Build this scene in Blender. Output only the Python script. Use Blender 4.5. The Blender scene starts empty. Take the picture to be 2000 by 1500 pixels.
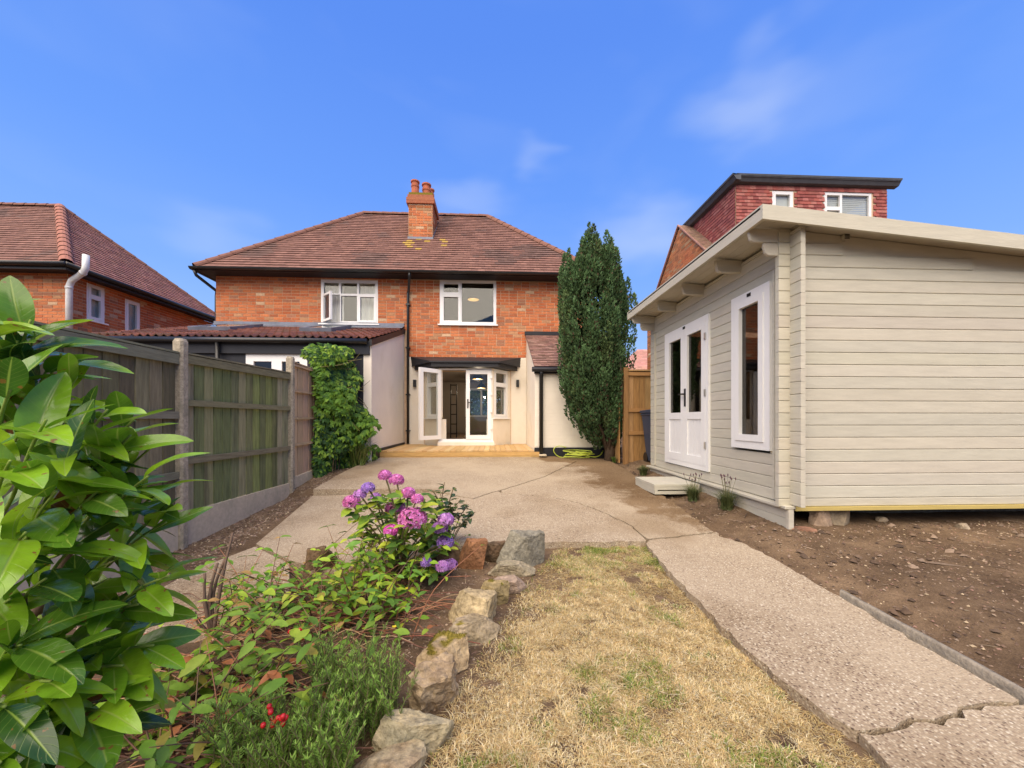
import bpy, bmesh, math, random
import numpy as np
from mathutils import Vector, Matrix, noise as mnoise
from mathutils.geometry import delaunay_2d_cdt

random.seed(7)
RNG = np.random.default_rng(11)
scene = bpy.context.scene
COL = scene.collection

# ------------------------------------------------------------------ camera, sky, sun, exposure
CAM_Z = 1.22
FPX = 740.0                      # focal length in pixels of a 2000 pixel wide picture
YAW = math.atan(35.0 / FPX)
HOR = 820.0
cam_data = bpy.data.cameras.new('camera')
cam_data.sensor_width = 36.0
cam_data.lens = 36.0 * FPX / 2000.0
cam_data.shift_y = (HOR - 750.0) / 2000.0
cam_data.clip_start = 0.05
cam_data.clip_end = 2000.0
cam = bpy.data.objects.new('camera', cam_data)
COL.objects.link(cam)
cam.location = (0, 0, CAM_Z)
cam.rotation_euler = (math.pi / 2, 0, -YAW)
scene.camera = cam

SUN_EL, SUN_AZ = math.radians(51), math.radians(-157)   # azimuth measured from +Y towards +X: behind the camera, to its left
world = bpy.data.worlds.new('World')
scene.world = world
world.use_nodes = True
wn, wl = world.node_tree.nodes, world.node_tree.links
wn.clear()
w_out = wn.new('ShaderNodeOutputWorld')
w_bg = wn.new('ShaderNodeBackground')
w_tc = wn.new('ShaderNodeTexCoord')
w_sep = wn.new('ShaderNodeSeparateXYZ')
w_ramp = wn.new('ShaderNodeValToRGB')
wl.new(w_tc.outputs['Generated'], w_sep.inputs[0])
wl.new(w_sep.outputs['Z'], w_ramp.inputs[0])
els = w_ramp.color_ramp.elements
els[0].position = 0.0
els[0].color = (0.52, 0.70, 1.0, 1)
els[1].position = 1.0
els[1].color = (0.09, 0.245, 0.84, 1)
for p, c in ((0.16, (0.36, 0.585, 1.0, 1)), (0.30, (0.235, 0.46, 1.0, 1)), (0.48, (0.155, 0.36, 0.98, 1)), (0.7, (0.112, 0.285, 0.90, 1))):
    e = els.new(p); e.color = c
w_map = wn.new('ShaderNodeMapping')
w_map.inputs['Scale'].default_value = (1.6, 1.6, 4.0)
w_map.inputs['Location'].default_value = (0.35, 0.1, 0.2)
wl.new(w_tc.outputs['Generated'], w_map.inputs[0])
w_n1 = wn.new('ShaderNodeTexNoise')
w_n1.inputs['Scale'].default_value = 1.5
w_n1.inputs['Detail'].default_value = 3.5
w_n1.inputs['Roughness'].default_value = 0.55
w_n1.inputs['Distortion'].default_value = 0.4
wl.new(w_map.outputs[0], w_n1.inputs['Vector'])
w_cr = wn.new('ShaderNodeValToRGB')
w_cr.color_ramp.elements[0].position = 0.52
w_cr.color_ramp.elements[0].color = (0, 0, 0, 1)
w_cr.color_ramp.elements[1].position = 0.80
w_cr.color_ramp.elements[1].color = (0.07, 0.07, 0.07, 1)
wl.new(w_n1.outputs['Fac'], w_cr.inputs[0])
w_mix = wn.new('ShaderNodeMixRGB')
w_mix.inputs['Color2'].default_value = (0.80, 0.88, 1.0, 1)
wl.new(w_ramp.outputs[0], w_mix.inputs['Color1'])
w_prev = w_cr.outputs[0]
def cloud_puff(px, py, rad, strength, prev):
    """a faint wisp of cloud at a direction in the sky"""
    d = Vector((math.sin(YAW) + (px - 1000) / FPX * math.cos(YAW), math.cos(YAW) - (px - 1000) / FPX * math.sin(YAW), (HOR - py) / FPX)).normalized()
    sub = wn.new('ShaderNodeVectorMath'); sub.operation = 'SUBTRACT'
    nz = wn.new('ShaderNodeTexNoise'); nz.inputs['Scale'].default_value = 3.5; nz.inputs['Detail'].default_value = 2.5
    wl.new(w_map.outputs[0], nz.inputs['Vector'])
    wob = wn.new('ShaderNodeVectorMath'); wob.operation = 'MULTIPLY_ADD'
    wob.inputs[1].default_value = (0.16, 0.16, 0.16)
    wl.new(nz.outputs['Color'], wob.inputs[0]); wl.new(w_tc.outputs['Generated'], wob.inputs[2])
    wl.new(wob.outputs[0], sub.inputs[0]); sub.inputs[1].default_value = d + Vector((0.08, 0.08, 0.08))
    ln = wn.new('ShaderNodeVectorMath'); ln.operation = 'LENGTH'
    sc = wn.new('ShaderNodeVectorMath'); sc.operation = 'MULTIPLY'; sc.inputs[1].default_value = (0.75, 0.75, 1.5)
    wl.new(sub.outputs[0], sc.inputs[0]); wl.new(sc.outputs[0], ln.inputs[0])
    mr = wn.new('ShaderNodeMapRange'); mr.interpolation_type = 'SMOOTHSTEP'
    mr.inputs['From Min'].default_value = 0.0; mr.inputs['From Max'].default_value = rad
    mr.inputs['To Min'].default_value = strength; mr.inputs['To Max'].default_value = 0.0
    wl.new(ln.outputs['Value'], mr.inputs['Value'])
    ad = wn.new('ShaderNodeMath'); ad.operation = 'ADD'; ad.use_clamp = True
    wl.new(prev, ad.inputs[0]); wl.new(mr.outputs[0], ad.inputs[1])
    return ad.outputs[0]
w_prev = cloud_puff(1460, 190, 0.11, 0.26, w_prev)
w_prev = cloud_puff(1600, 190, 0.16, 0.10, w_prev)
w_prev = cloud_puff(1055, 315, 0.055, 0.15, w_prev)
w_prev = cloud_puff(1270, 460, 0.15, 0.26, w_prev)
w_prev = cloud_puff(900, 390, 0.11, 0.20, w_prev)
w_prev = cloud_puff(440, 480, 0.11, 0.15, w_prev)
wl.new(w_prev, w_mix.inputs['Fac'])
wl.new(w_mix.outputs[0], w_bg.inputs['Color'])
w_bg.inputs['Strength'].default_value = 0.72
wl.new(w_bg.outputs[0], w_out.inputs['Surface'])

sun_data = bpy.data.lights.new('sun', 'SUN')
sun_data.energy = 5.0
sun_data.angle = math.radians(80)
sun_data.color = (1.0, 0.84, 0.605)
sun = bpy.data.objects.new('sun', sun_data)
COL.objects.link(sun)
sd = Vector((math.sin(SUN_AZ) * math.cos(SUN_EL), math.cos(SUN_AZ) * math.cos(SUN_EL), math.sin(SUN_EL)))
sun.rotation_euler = sd.to_track_quat('Z', 'Y').to_euler()
sun.location = sd * 50

scene.view_settings.view_transform = 'Standard'
scene.view_settings.look = 'None'
scene.view_settings.exposure = 0.50
scene.view_settings.gamma = 1.0
scene.view_settings.use_curve_mapping = False
scene.render.engine = 'CYCLES'
scene.cycles.use_denoising = True
scene.cycles.max_bounces = 6
scene.cycles.diffuse_bounces = 3
scene.cycles.transparent_max_bounces = 16
scene.cycles.caustics_reflective = False
scene.cycles.caustics_refractive = False

# ------------------------------------------------------------------ measuring helpers
def ray(px, py):
    xc = (px - 1000.0) / FPX
    return (math.sin(YAW) + xc * math.cos(YAW), math.cos(YAW) - xc * math.sin(YAW), (HOR - py) / FPX)
def W(px, py, Y):
    d = ray(px, py); t = Y / d[1]
    return Vector((t * d[0], Y, CAM_Z + t * d[2]))
def WX(px, py, X):
    d = ray(px, py); t = X / d[0]
    return Vector((X, t * d[1], CAM_Z + t * d[2]))
SL = 0.054
def G(px, py, dz=0.0):
    d = ray(px, py)
    t = (CAM_Z - dz + SL * 1.2) / (SL * d[1] - d[2])
    return Vector((t * d[0], t * d[1], SL * (t * d[1] - 1.2) + dz))
def sstep(a, b, x):
    t = np.clip((np.asarray(x, float) - a) / (b - a), 0, 1)
    return t * t * (3 - 2 * t)
def g0(x, y):
    y = np.asarray(y, float)
    return SL * (np.clip(y, -1.0, 8.6) - 1.2)
def fbm(x, y, s, seed=0):
    """cheap smooth bumps from sums of sines"""
    r = np.random.default_rng(seed)
    o = 0
    for k in range(7):
        a = r.uniform(0, 6.28); f = s * (1.0 + 0.55 * k); p = r.uniform(0, 6.28)
        o = o + np.sin((x * np.cos(a) + y * np.sin(a)) * f + p) / (1 + 0.5 * k)
    return o / 3.0
_e = [G(*q) for q in ((2080, 1418), (1990, 1370), (1800, 1262), (1640, 1166), (1516, 1096), (1404, 1049), (1345, 1004), (1268, 951), (1222, 918), (1180, 897))]
EDGE_Y = np.array([q.y for q in _e]); EDGE_X = np.array([q.x for q in _e])
def soil_z(x, y):
    x = np.asarray(x, float); y = np.asarray(y, float)
    z = g0(x, y) - 0.045
    xe = np.interp(y, EDGE_Y, EDGE_X)
    z = z + 0.11 * sstep(xe + 0.06, xe + 0.65, x) * sstep(0.5, 2.0, y)
    z = z - 0.095 * sstep(-0.3, -1.6, x) * sstep(1.9, 2.6, y) * (1 - sstep(5.9, 6.1, y))
    z = z - 0.09 * sstep(-2.55, -2.95, x) * sstep(1.0, 3.0, y) * (1 - sstep(6.0, 7.4, y))
    near = (np.abs(x) < 9) & (y < 10)
    z = z + np.where(near, 0.010 * fbm(x, y, 7.0, 3) + 0.006 * fbm(x, y, 25.0, 5), 0)
    return z

# ------------------------------------------------------------------ materials
MATS = {}
def nodes_of(name):
    m = bpy.data.materials.new(name)
    m.use_nodes = True
    n, l = m.node_tree.nodes, m.node_tree.links
    b = n['Principled BSDF']
    return m, n, l, b
def mat(name, col=(0.5, 0.5, 0.5), rough=0.8, spec=0.3, var=0.15, vscale=6.0, bump=0.15, bscale=60.0, attr=False,
        stretch=(1, 1, 1), stain=None, stain_scale=1.2, stain_lo=0.5, stain_hi=0.75, metallic=0.0, coat=0.0, bdist=0.004, transl=0.0, detail=5):
    m, n, l, b = nodes_of(name)
    b.inputs['Roughness'].default_value = rough
    b.inputs['Specular IOR Level'].default_value = spec
    b.inputs['Metallic'].default_value = metallic
    b.inputs['Coat Weight'].default_value = coat
    geo = n.new('ShaderNodeNewGeometry')
    mp = n.new('ShaderNodeMapping'); mp.inputs['Scale'].default_value = stretch
    l.new(geo.outputs['Position'], mp.inputs[0])
    if attr:
        a = n.new('ShaderNodeAttribute'); a.attribute_name = 'Col'; base = a.outputs['Color']
    else:
        a = n.new('ShaderNodeRGB'); a.outputs[0].default_value = (*col, 1); base = a.outputs[0]
    nz = n.new('ShaderNodeTexNoise'); nz.inputs['Scale'].default_value = vscale; nz.inputs['Detail'].default_value = detail
    nz.inputs['Roughness'].default_value = 0.65
    l.new(mp.outputs[0], nz.inputs['Vector'])
    mr = n.new('ShaderNodeMapRange')
    mr.inputs['From Min'].default_value = 0.25; mr.inputs['From Max'].default_value = 0.75
    mr.inputs['To Min'].default_value = 1 - var; mr.inputs['To Max'].default_value = 1 + var
    l.new(nz.outputs['Fac'], mr.inputs['Value'])
    mx = n.new('ShaderNodeVectorMath'); mx.operation = 'SCALE'
    l.new(base, mx.inputs[0]); l.new(mr.outputs[0], mx.inputs['Scale'])
    out = mx.outputs[0]
    if stain is not None:
        n2 = n.new('ShaderNodeTexNoise'); n2.inputs['Scale'].default_value = stain_scale; n2.inputs['Detail'].default_value = 6
        n2.inputs['Roughness'].default_value = 0.6
        l.new(mp.outputs[0], n2.inputs['Vector'])
        r2 = n.new('ShaderNodeMapRange'); r2.inputs['From Min'].default_value = stain_lo; r2.inputs['From Max'].default_value = stain_hi
        l.new(n2.outputs['Fac'], r2.inputs['Value'])
        m2 = n.new('ShaderNodeMixRGB'); m2.inputs['Color2'].default_value = (*stain, 1)
        l.new(r2.outputs[0], m2.inputs['Fac']); l.new(out, m2.inputs['Color1']); out = m2.outputs[0]
    l.new(out, b.inputs['Base Color'])
    if bump > 0:
        bn = n.new('ShaderNodeTexNoise'); bn.inputs['Scale'].default_value = bscale; bn.inputs['Detail'].default_value = 6
        l.new(mp.outputs[0], bn.inputs['Vector'])
        bp = n.new('ShaderNodeBump'); bp.inputs['Strength'].default_value = bump; bp.inputs['Distance'].default_value = bdist
        l.new(bn.outputs['Fac'], bp.inputs['Height']); l.new(bp.outputs[0], b.inputs['Normal'])
    if transl > 0:
        tr = n.new('ShaderNodeBsdfTranslucent'); l.new(out, tr.inputs['Color'])
        ms = n.new('ShaderNodeMixShader'); ms.inputs[0].default_value = transl
        o = n['Material Output']
        l.new(b.outputs[0], ms.inputs[1]); l.new(tr.outputs[0], ms.inputs[2]); l.new(ms.outputs[0], o.inputs['Surface'])
    MATS[name] = m
    return m

mat('brick', attr=True, rough=0.9, var=0.28, vscale=22, bump=0.5, bscale=90, bdist=0.006)
mat('mortar', (0.60, 0.42, 0.28), rough=0.95, var=0.2, vscale=9, bump=0.3)
mat('tile', attr=True, rough=0.85, var=0.25, vscale=16, bump=0.35, bscale=60)
mat('cream_paint', (0.80, 0.73, 0.62), rough=0.75, var=0.05, vscale=3, bump=0.25, bscale=45, stain=(0.68, 0.58, 0.42), stain_scale=1.6, stain_lo=0.55, stain_hi=0.9)
mat('white_render', (0.80, 0.73, 0.64), rough=0.8, var=0.05, vscale=2.5, bump=0.25, bscale=120, stain=(0.66, 0.57, 0.44), stain_scale=1.3, stain_lo=0.58, stain_hi=0.95)
mat('upvc', (0.82, 0.81, 0.80), rough=0.35, spec=0.45, var=0.02, bump=0.0)
mat('black_paint', (0.017, 0.017, 0.021), rough=0.5, spec=0.35, var=0.25, bump=0.15, bscale=30)
mat('black_plastic', (0.012, 0.012, 0.013), rough=0.35, spec=0.5, var=0.1, bump=0.0)
mat('grey_render', (0.030, 0.032, 0.040), rough=0.8, var=0.1, bump=0.2, bscale=80)
mat('slate_felt', (0.085, 0.09, 0.105), rough=0.7, var=0.2, vscale=5, bump=0.2)
mat('lead', (0.17, 0.185, 0.23), rough=0.5, var=0.3, vscale=5, bump=0.2, metallic=0.2)
mat('pantile', attr=True, rough=0.8, var=0.3, vscale=12, bump=0.3)
mat('terracotta', (0.42, 0.13, 0.07), rough=0.85, var=0.2, bump=0.2)
mat('cabin_paint', attr=True, rough=0.62, spec=0.3, var=0.095, vscale=3.5, bump=0.45, bscale=16, stretch=(1, 1, 7), bdist=0.004, stain=(0.50, 0.46, 0.37), stain_scale=0.9, stain_lo=0.60, stain_hi=1.1)
mat('white_paint', (0.80, 0.79, 0.76), rough=0.5, spec=0.35, var=0.03, bump=0.12, bscale=25, stretch=(4, 4, 1))
mat('fence_wood', attr=True, rough=0.9, var=0.34, vscale=7, bump=0.55, bscale=22, stretch=(5, 5, 0.55), bdist=0.006, stain=(0.042, 0.038, 0.026), stain_scale=1.1, stain_lo=0.55, stain_hi=0.78)
mat('tan_wood', attr=True, rough=0.85, var=0.20, vscale=7, bump=0.4, bscale=22, stretch=(5, 5, 0.5), bdist=0.004)
mat('rail_wood', attr=True, rough=0.9, var=0.34, vscale=9, bump=0.45, bscale=26, stretch=(4, 0.45, 4), bdist=0.005)
mat('deck_wood', attr=True, rough=0.6, var=0.18, vscale=10, bump=0.3, bscale=30, stretch=(5, 0.6, 5))
mat('deck_face', attr=True, rough=0.6, var=0.22, vscale=9, bump=0.3, bscale=30, stretch=(0.6, 5, 5))
mat('gate_wood', attr=True, rough=0.8, var=0.32, vscale=8, bump=0.4, bscale=25, stretch=(4, 4, 0.45))
mat('post_concrete', (0.36, 0.31, 0.235), rough=0.95, var=0.42, vscale=38, bump=0.9, bscale=95, bdist=0.008, stain=(0.15, 0.145, 0.10), stain_scale=5, stain_lo=0.54, stain_hi=0.8)
mat('gravel_concrete', (0.57, 0.475, 0.34), rough=0.95, var=0.16, vscale=22, bump=0.35, bscale=90, stain=(0.25, 0.25, 0.17), stain_scale=2.2, stain_lo=0.5, stain_hi=0.9)
mat('stone', attr=True, rough=0.95, spec=0.15, var=0.55, vscale=34, bump=1.0, bscale=55, bdist=0.012, detail=9)
mat('bark', (0.10, 0.068, 0.045), rough=0.95, var=0.4, vscale=30, bump=0.8, bscale=60)
mat('twig', attr=True, rough=0.85, var=0.3, vscale=40, bump=0.3)
mat('leaf', attr=True, rough=0.5, spec=0.28, var=0.2, vscale=30, bump=0.0, transl=0.25)
mat('conifer_leaf', attr=True, rough=0.7, spec=0.2, var=0.2, vscale=6, bump=0.0, transl=0.12)
mat('petal', attr=True, rough=0.7, var=0.12, vscale=60, bump=0.0, transl=0.25)
mat('grass', attr=True, rough=0.8, spec=0.2, var=0.12, vscale=20, bump=0.0, transl=0.25)
mat('berry', (0.60, 0.02, 0.025), rough=0.25, spec=0.5, var=0.15, bump=0.0)
mat('moss', (0.20, 0.155, 0.02), rough=1.0, var=0.4, vscale=60, bump=1.0, bscale=130, bdist=0.01)
mat('bin_plastic', (0.035, 0.055, 0.095), rough=0.4, spec=0.45, var=0.06, bump=0.05)
mat('hose', (0.46, 0.54, 0.06), rough=0.4, spec=0.5, var=0.05, bump=0.0)
mat('inner_wall', (0.36, 0.31, 0.26), rough=0.9, var=0.03, bump=0.0)
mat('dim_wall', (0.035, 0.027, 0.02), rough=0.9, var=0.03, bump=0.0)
mat('floor_wood', (0.12, 0.08, 0.05), rough=0.4, var=0.2, stretch=(6, 0.6, 1), bump=0.0)
mat('curtain', (0.74, 0.73, 0.71), rough=0.9, var=0.04, bump=0.0)
mat('dark_metal', (0.02, 0.02, 0.02), rough=0.4, metallic=0.5, var=0.05, bump=0.0)
mat('steel', (0.55, 0.55, 0.53), rough=0.3, metallic=0.9, var=0.05, bump=0.0)
mat('galvanised', (0.72, 0.72, 0.71), rough=0.45, metallic=0.0, var=0.14, vscale=12, bump=0.05)
mat('yellow_wood', (0.50, 0.39, 0.13), rough=0.7, var=0.1, stretch=(0.6, 5, 5), bump=0.15)
mat('litter', attr=True, rough=0.95, var=0.3, vscale=50, bump=0.0)
mat('rubble', attr=True, rough=0.95, var=0.35, vscale=22, bump=0.8, bscale=60, bdist=0.01)

def glass(name, tint=(1, 1, 1), refl=1.0):
    m, n, l, b = nodes_of(name)
    n.remove(b)
    t = n.new('ShaderNodeBsdfTransparent'); t.inputs[0].default_value = (*tint, 1)
    gl = n.new('ShaderNodeBsdfGlossy'); gl.inputs['Roughness'].default_value = 0.01
    fr = n.new('ShaderNodeLayerWeight'); fr.inputs['Blend'].default_value = 0.5
    pw = n.new('ShaderNodeMath'); pw.operation = 'POWER'; pw.inputs[1].default_value = 4.0
    l.new(fr.outputs['Facing'], pw.inputs[0])
    ml = n.new('ShaderNodeMath'); ml.operation = 'MULTIPLY_ADD'; ml.inputs[1].default_value = 0.8; ml.inputs[2].default_value = 0.045 * refl; ml.use_clamp = True
    l.new(pw.outputs[0], ml.inputs[0])
    mx = n.new('ShaderNodeMixShader')
    l.new(ml.outputs[0], mx.inputs[0]); l.new(t.outputs[0], mx.inputs[1]); l.new(gl.outputs[0], mx.inputs[2])
    l.new(mx.outputs[0], n['Material Output'].inputs['Surface'])
    MATS[name] = m
glass('glass', (0.90, 0.92, 0.91), 0.9)
glass('dark_glass', (0.42, 0.40, 0.38), 1.6)
m, n, l, b = nodes_of('lamp_glow')
b.inputs['Base Color'].default_value = (0.3, 0.18, 0.05, 1)
b.inputs['Emission Color'].default_value = (1.0, 0.52, 0.13, 1)
b.inputs['Emission Strength'].default_value = 0.62
MATS['lamp_glow'] = m

def concrete_material():
    m, n, l, b = nodes_of('aggregate_concrete')
    geo = n.new('ShaderNodeNewGeometry')
    vo = n.new('ShaderNodeTexVoronoi'); vo.inputs['Scale'].default_value = 95
    l.new(geo.outputs['Position'], vo.inputs['Vector'])
    cr = n.new('ShaderNodeValToRGB')
    cr.color_ramp.interpolation = 'CONSTANT'
    stops = [(0.0, (0.403, 0.320, 0.220)), (0.16, (0.306, 0.231, 0.156)), (0.30, (0.469, 0.381, 0.266)), (0.45, (0.207, 0.146, 0.102)), (0.56, (0.501, 0.421, 0.302)),
             (0.70, (0.360, 0.281, 0.193)), (0.84, (0.142, 0.103, 0.073)), (0.92, (0.609, 0.532, 0.401))]
    e = cr.color_ramp.elements
    e[0].position = 0; e[0].color = (*stops[0][1], 1); e[1].position = stops[1][0]; e[1].color = (*stops[1][1], 1)
    for p, c in stops[2:]:
        q = e.new(p); q.color = (*c, 1)
    sp = n.new('ShaderNodeSeparateColor'); l.new(vo.outputs['Color'], sp.inputs[0]); l.new(sp.outputs[0], cr.inputs[0])
    mor = n.new('ShaderNodeMapRange'); mor.inputs['From Min'].default_value = 0.35; mor.inputs['From Max'].default_value = 0.62
    l.new(vo.outputs['Distance'], mor.inputs['Value'])
    mx = n.new('ShaderNodeMixRGB'); mx.inputs['Color2'].default_value = (0.338, 0.264, 0.178, 1)
    l.new(mor.outputs[0], mx.inputs['Fac']); l.new(cr.outputs[0], mx.inputs['Color1'])
    # worn pale skin, and damp dirty patches with edges of their own
    n1 = n.new('ShaderNodeTexNoise'); n1.inputs['Scale'].default_value = 0.9; n1.inputs['Detail'].default_value = 7; n1.inputs['Roughness'].default_value = 0.62
    l.new(geo.outputs['Position'], n1.inputs['Vector'])
    r1 = n.new('ShaderNodeMapRange'); r1.inputs['From Min'].default_value = 0.46; r1.inputs['From Max'].default_value = 0.66; r1.inputs['To Max'].default_value = 0.62
    l.new(n1.outputs['Fac'], r1.inputs['Value'])
    m1 = n.new('ShaderNodeMixRGB'); m1.inputs['Color2'].default_value = (0.446, 0.359, 0.247, 1)
    l.new(r1.outputs[0], m1.inputs['Fac']); l.new(mx.outputs[0], m1.inputs['Color1'])
    n2 = n.new('ShaderNodeTexNoise'); n2.inputs['Scale'].default_value = 0.55; n2.inputs['Detail'].default_value = 8; n2.inputs['Roughness'].default_value = 0.6
    mp = n.new('ShaderNodeMapping'); mp.inputs['Location'].default_value = (3.1, 7.7, 0)
    l.new(geo.outputs['Position'], mp.inputs[0]); l.new(mp.outputs[0], n2.inputs['Vector'])
    r2 = n.new('ShaderNodeMapRange'); r2.inputs['From Min'].default_value = 0.50; r2.inputs['From Max'].default_value = 0.62; r2.inputs['To Max'].default_value = 0.55
    l.new(n2.outputs['Fac'], r2.inputs['Value'])
    m2 = n.new('ShaderNodeMixRGB'); m2.blend_type = 'MULTIPLY'; m2.inputs['Color2'].default_value = (0.490, 0.404, 0.291, 1)
    l.new(r2.outputs[0], m2.inputs['Fac']); l.new(m1.outputs[0], m2.inputs['Color1'])
    # soil washed along the bed beside the timber cabin
    at = n.new('ShaderNodeAttribute'); at.attribute_name = 'Dirt'
    n3 = n.new('ShaderNodeTexNoise'); n3.inputs['Scale'].default_value = 2.3; n3.inputs['Detail'].default_value = 7; n3.inputs['Roughness'].default_value = 0.65
    l.new(geo.outputs['Position'], n3.inputs['Vector'])
    ad = n.new('ShaderNodeMath'); ad.operation = 'ADD'; l.new(at.outputs['Fac'], ad.inputs[0]); l.new(n3.outputs['Fac'], ad.inputs[1])
    r3 = n.new('ShaderNodeMapRange'); r3.inputs['From Min'].default_value = 0.90; r3.inputs['From Max'].default_value = 1.03; r3.inputs['To Max'].default_value = 0.80
    l.new(ad.outputs[0], r3.inputs['Value'])
    m3 = n.new('ShaderNodeMixRGB'); m3.blend_type = 'MULTIPLY'; m3.inputs['Color2'].default_value = (0.457, 0.348, 0.229, 1)
    l.new(r3.outputs[0], m3.inputs['Fac']); l.new(m2.outputs[0], m3.inputs['Color1'])
    l.new(m3.outputs[0], b.inputs['Base Color'])
    b.inputs['Roughness'].default_value = 0.9
    b.inputs['Specular IOR Level'].default_value = 0.2
    bp = n.new('ShaderNodeBump'); bp.inputs['Strength'].default_value = 0.55; bp.inputs['Distance'].default_value = 0.006; bp.invert = True
    l.new(vo.outputs['Distance'], bp.inputs['Height']); l.new(bp.outputs[0], b.inputs['Normal'])
    MATS['aggregate_concrete'] = m
concrete_material()

def soil_material():
    m, n, l, b = nodes_of('soil')
    geo = n.new('ShaderNodeNewGeometry')
    n1 = n.new('ShaderNodeTexNoise'); n1.inputs['Scale'].default_value = 2.2; n1.inputs['Detail'].default_value = 10; n1.inputs['Roughness'].default_value = 0.72
    l.new(geo.outputs['Position'], n1.inputs['Vector'])
    cr = n.new('ShaderNodeValToRGB')
    e = cr.color_ramp.elements
    e[0].position = 0.30; e[0].color = (0.075, 0.047, 0.027, 1); e[1].position = 0.72; e[1].color = (0.28, 0.19, 0.112, 1)
    q = e.new(0.5); q.color = (0.155, 0.102, 0.060, 1)
    l.new(n1.outputs['Fac'], cr.inputs[0])
    n2 = n.new('ShaderNodeTexNoise'); n2.inputs['Scale'].default_value = 85; n2.inputs['Detail'].default_value = 6; n2.inputs['Roughness'].default_value = 0.8
    l.new(geo.outputs['Position'], n2.inputs['Vector'])
    r2 = n.new('ShaderNodeMapRange'); r2.inputs['From Min'].default_value = 0.3; r2.inputs['From Max'].default_value = 0.7; r2.inputs['To Min'].default_value = 0.62; r2.inputs['To Max'].default_value = 1.4
    l.new(n2.outputs['Fac'], r2.inputs['Value'])
    mx = n.new('ShaderNodeVectorMath'); mx.operation = 'SCALE'
    l.new(cr.outputs[0], mx.inputs[0]); l.new(r2.outputs[0], mx.inputs['Scale'])
    l.new(mx.outputs[0], b.inputs['Base Color'])
    b.inputs['Roughness'].default_value = 0.97
    b.inputs['Specular IOR Level'].default_value = 0.15
    bp = n.new('ShaderNodeBump'); bp.inputs['Strength'].default_value = 0.9; bp.inputs['Distance'].default_value = 0.012
    l.new(n2.outputs['Fac'], bp.inputs['Height']); l.new(bp.outputs[0], b.inputs['Normal'])
    MATS['soil'] = m
soil_material()

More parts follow.
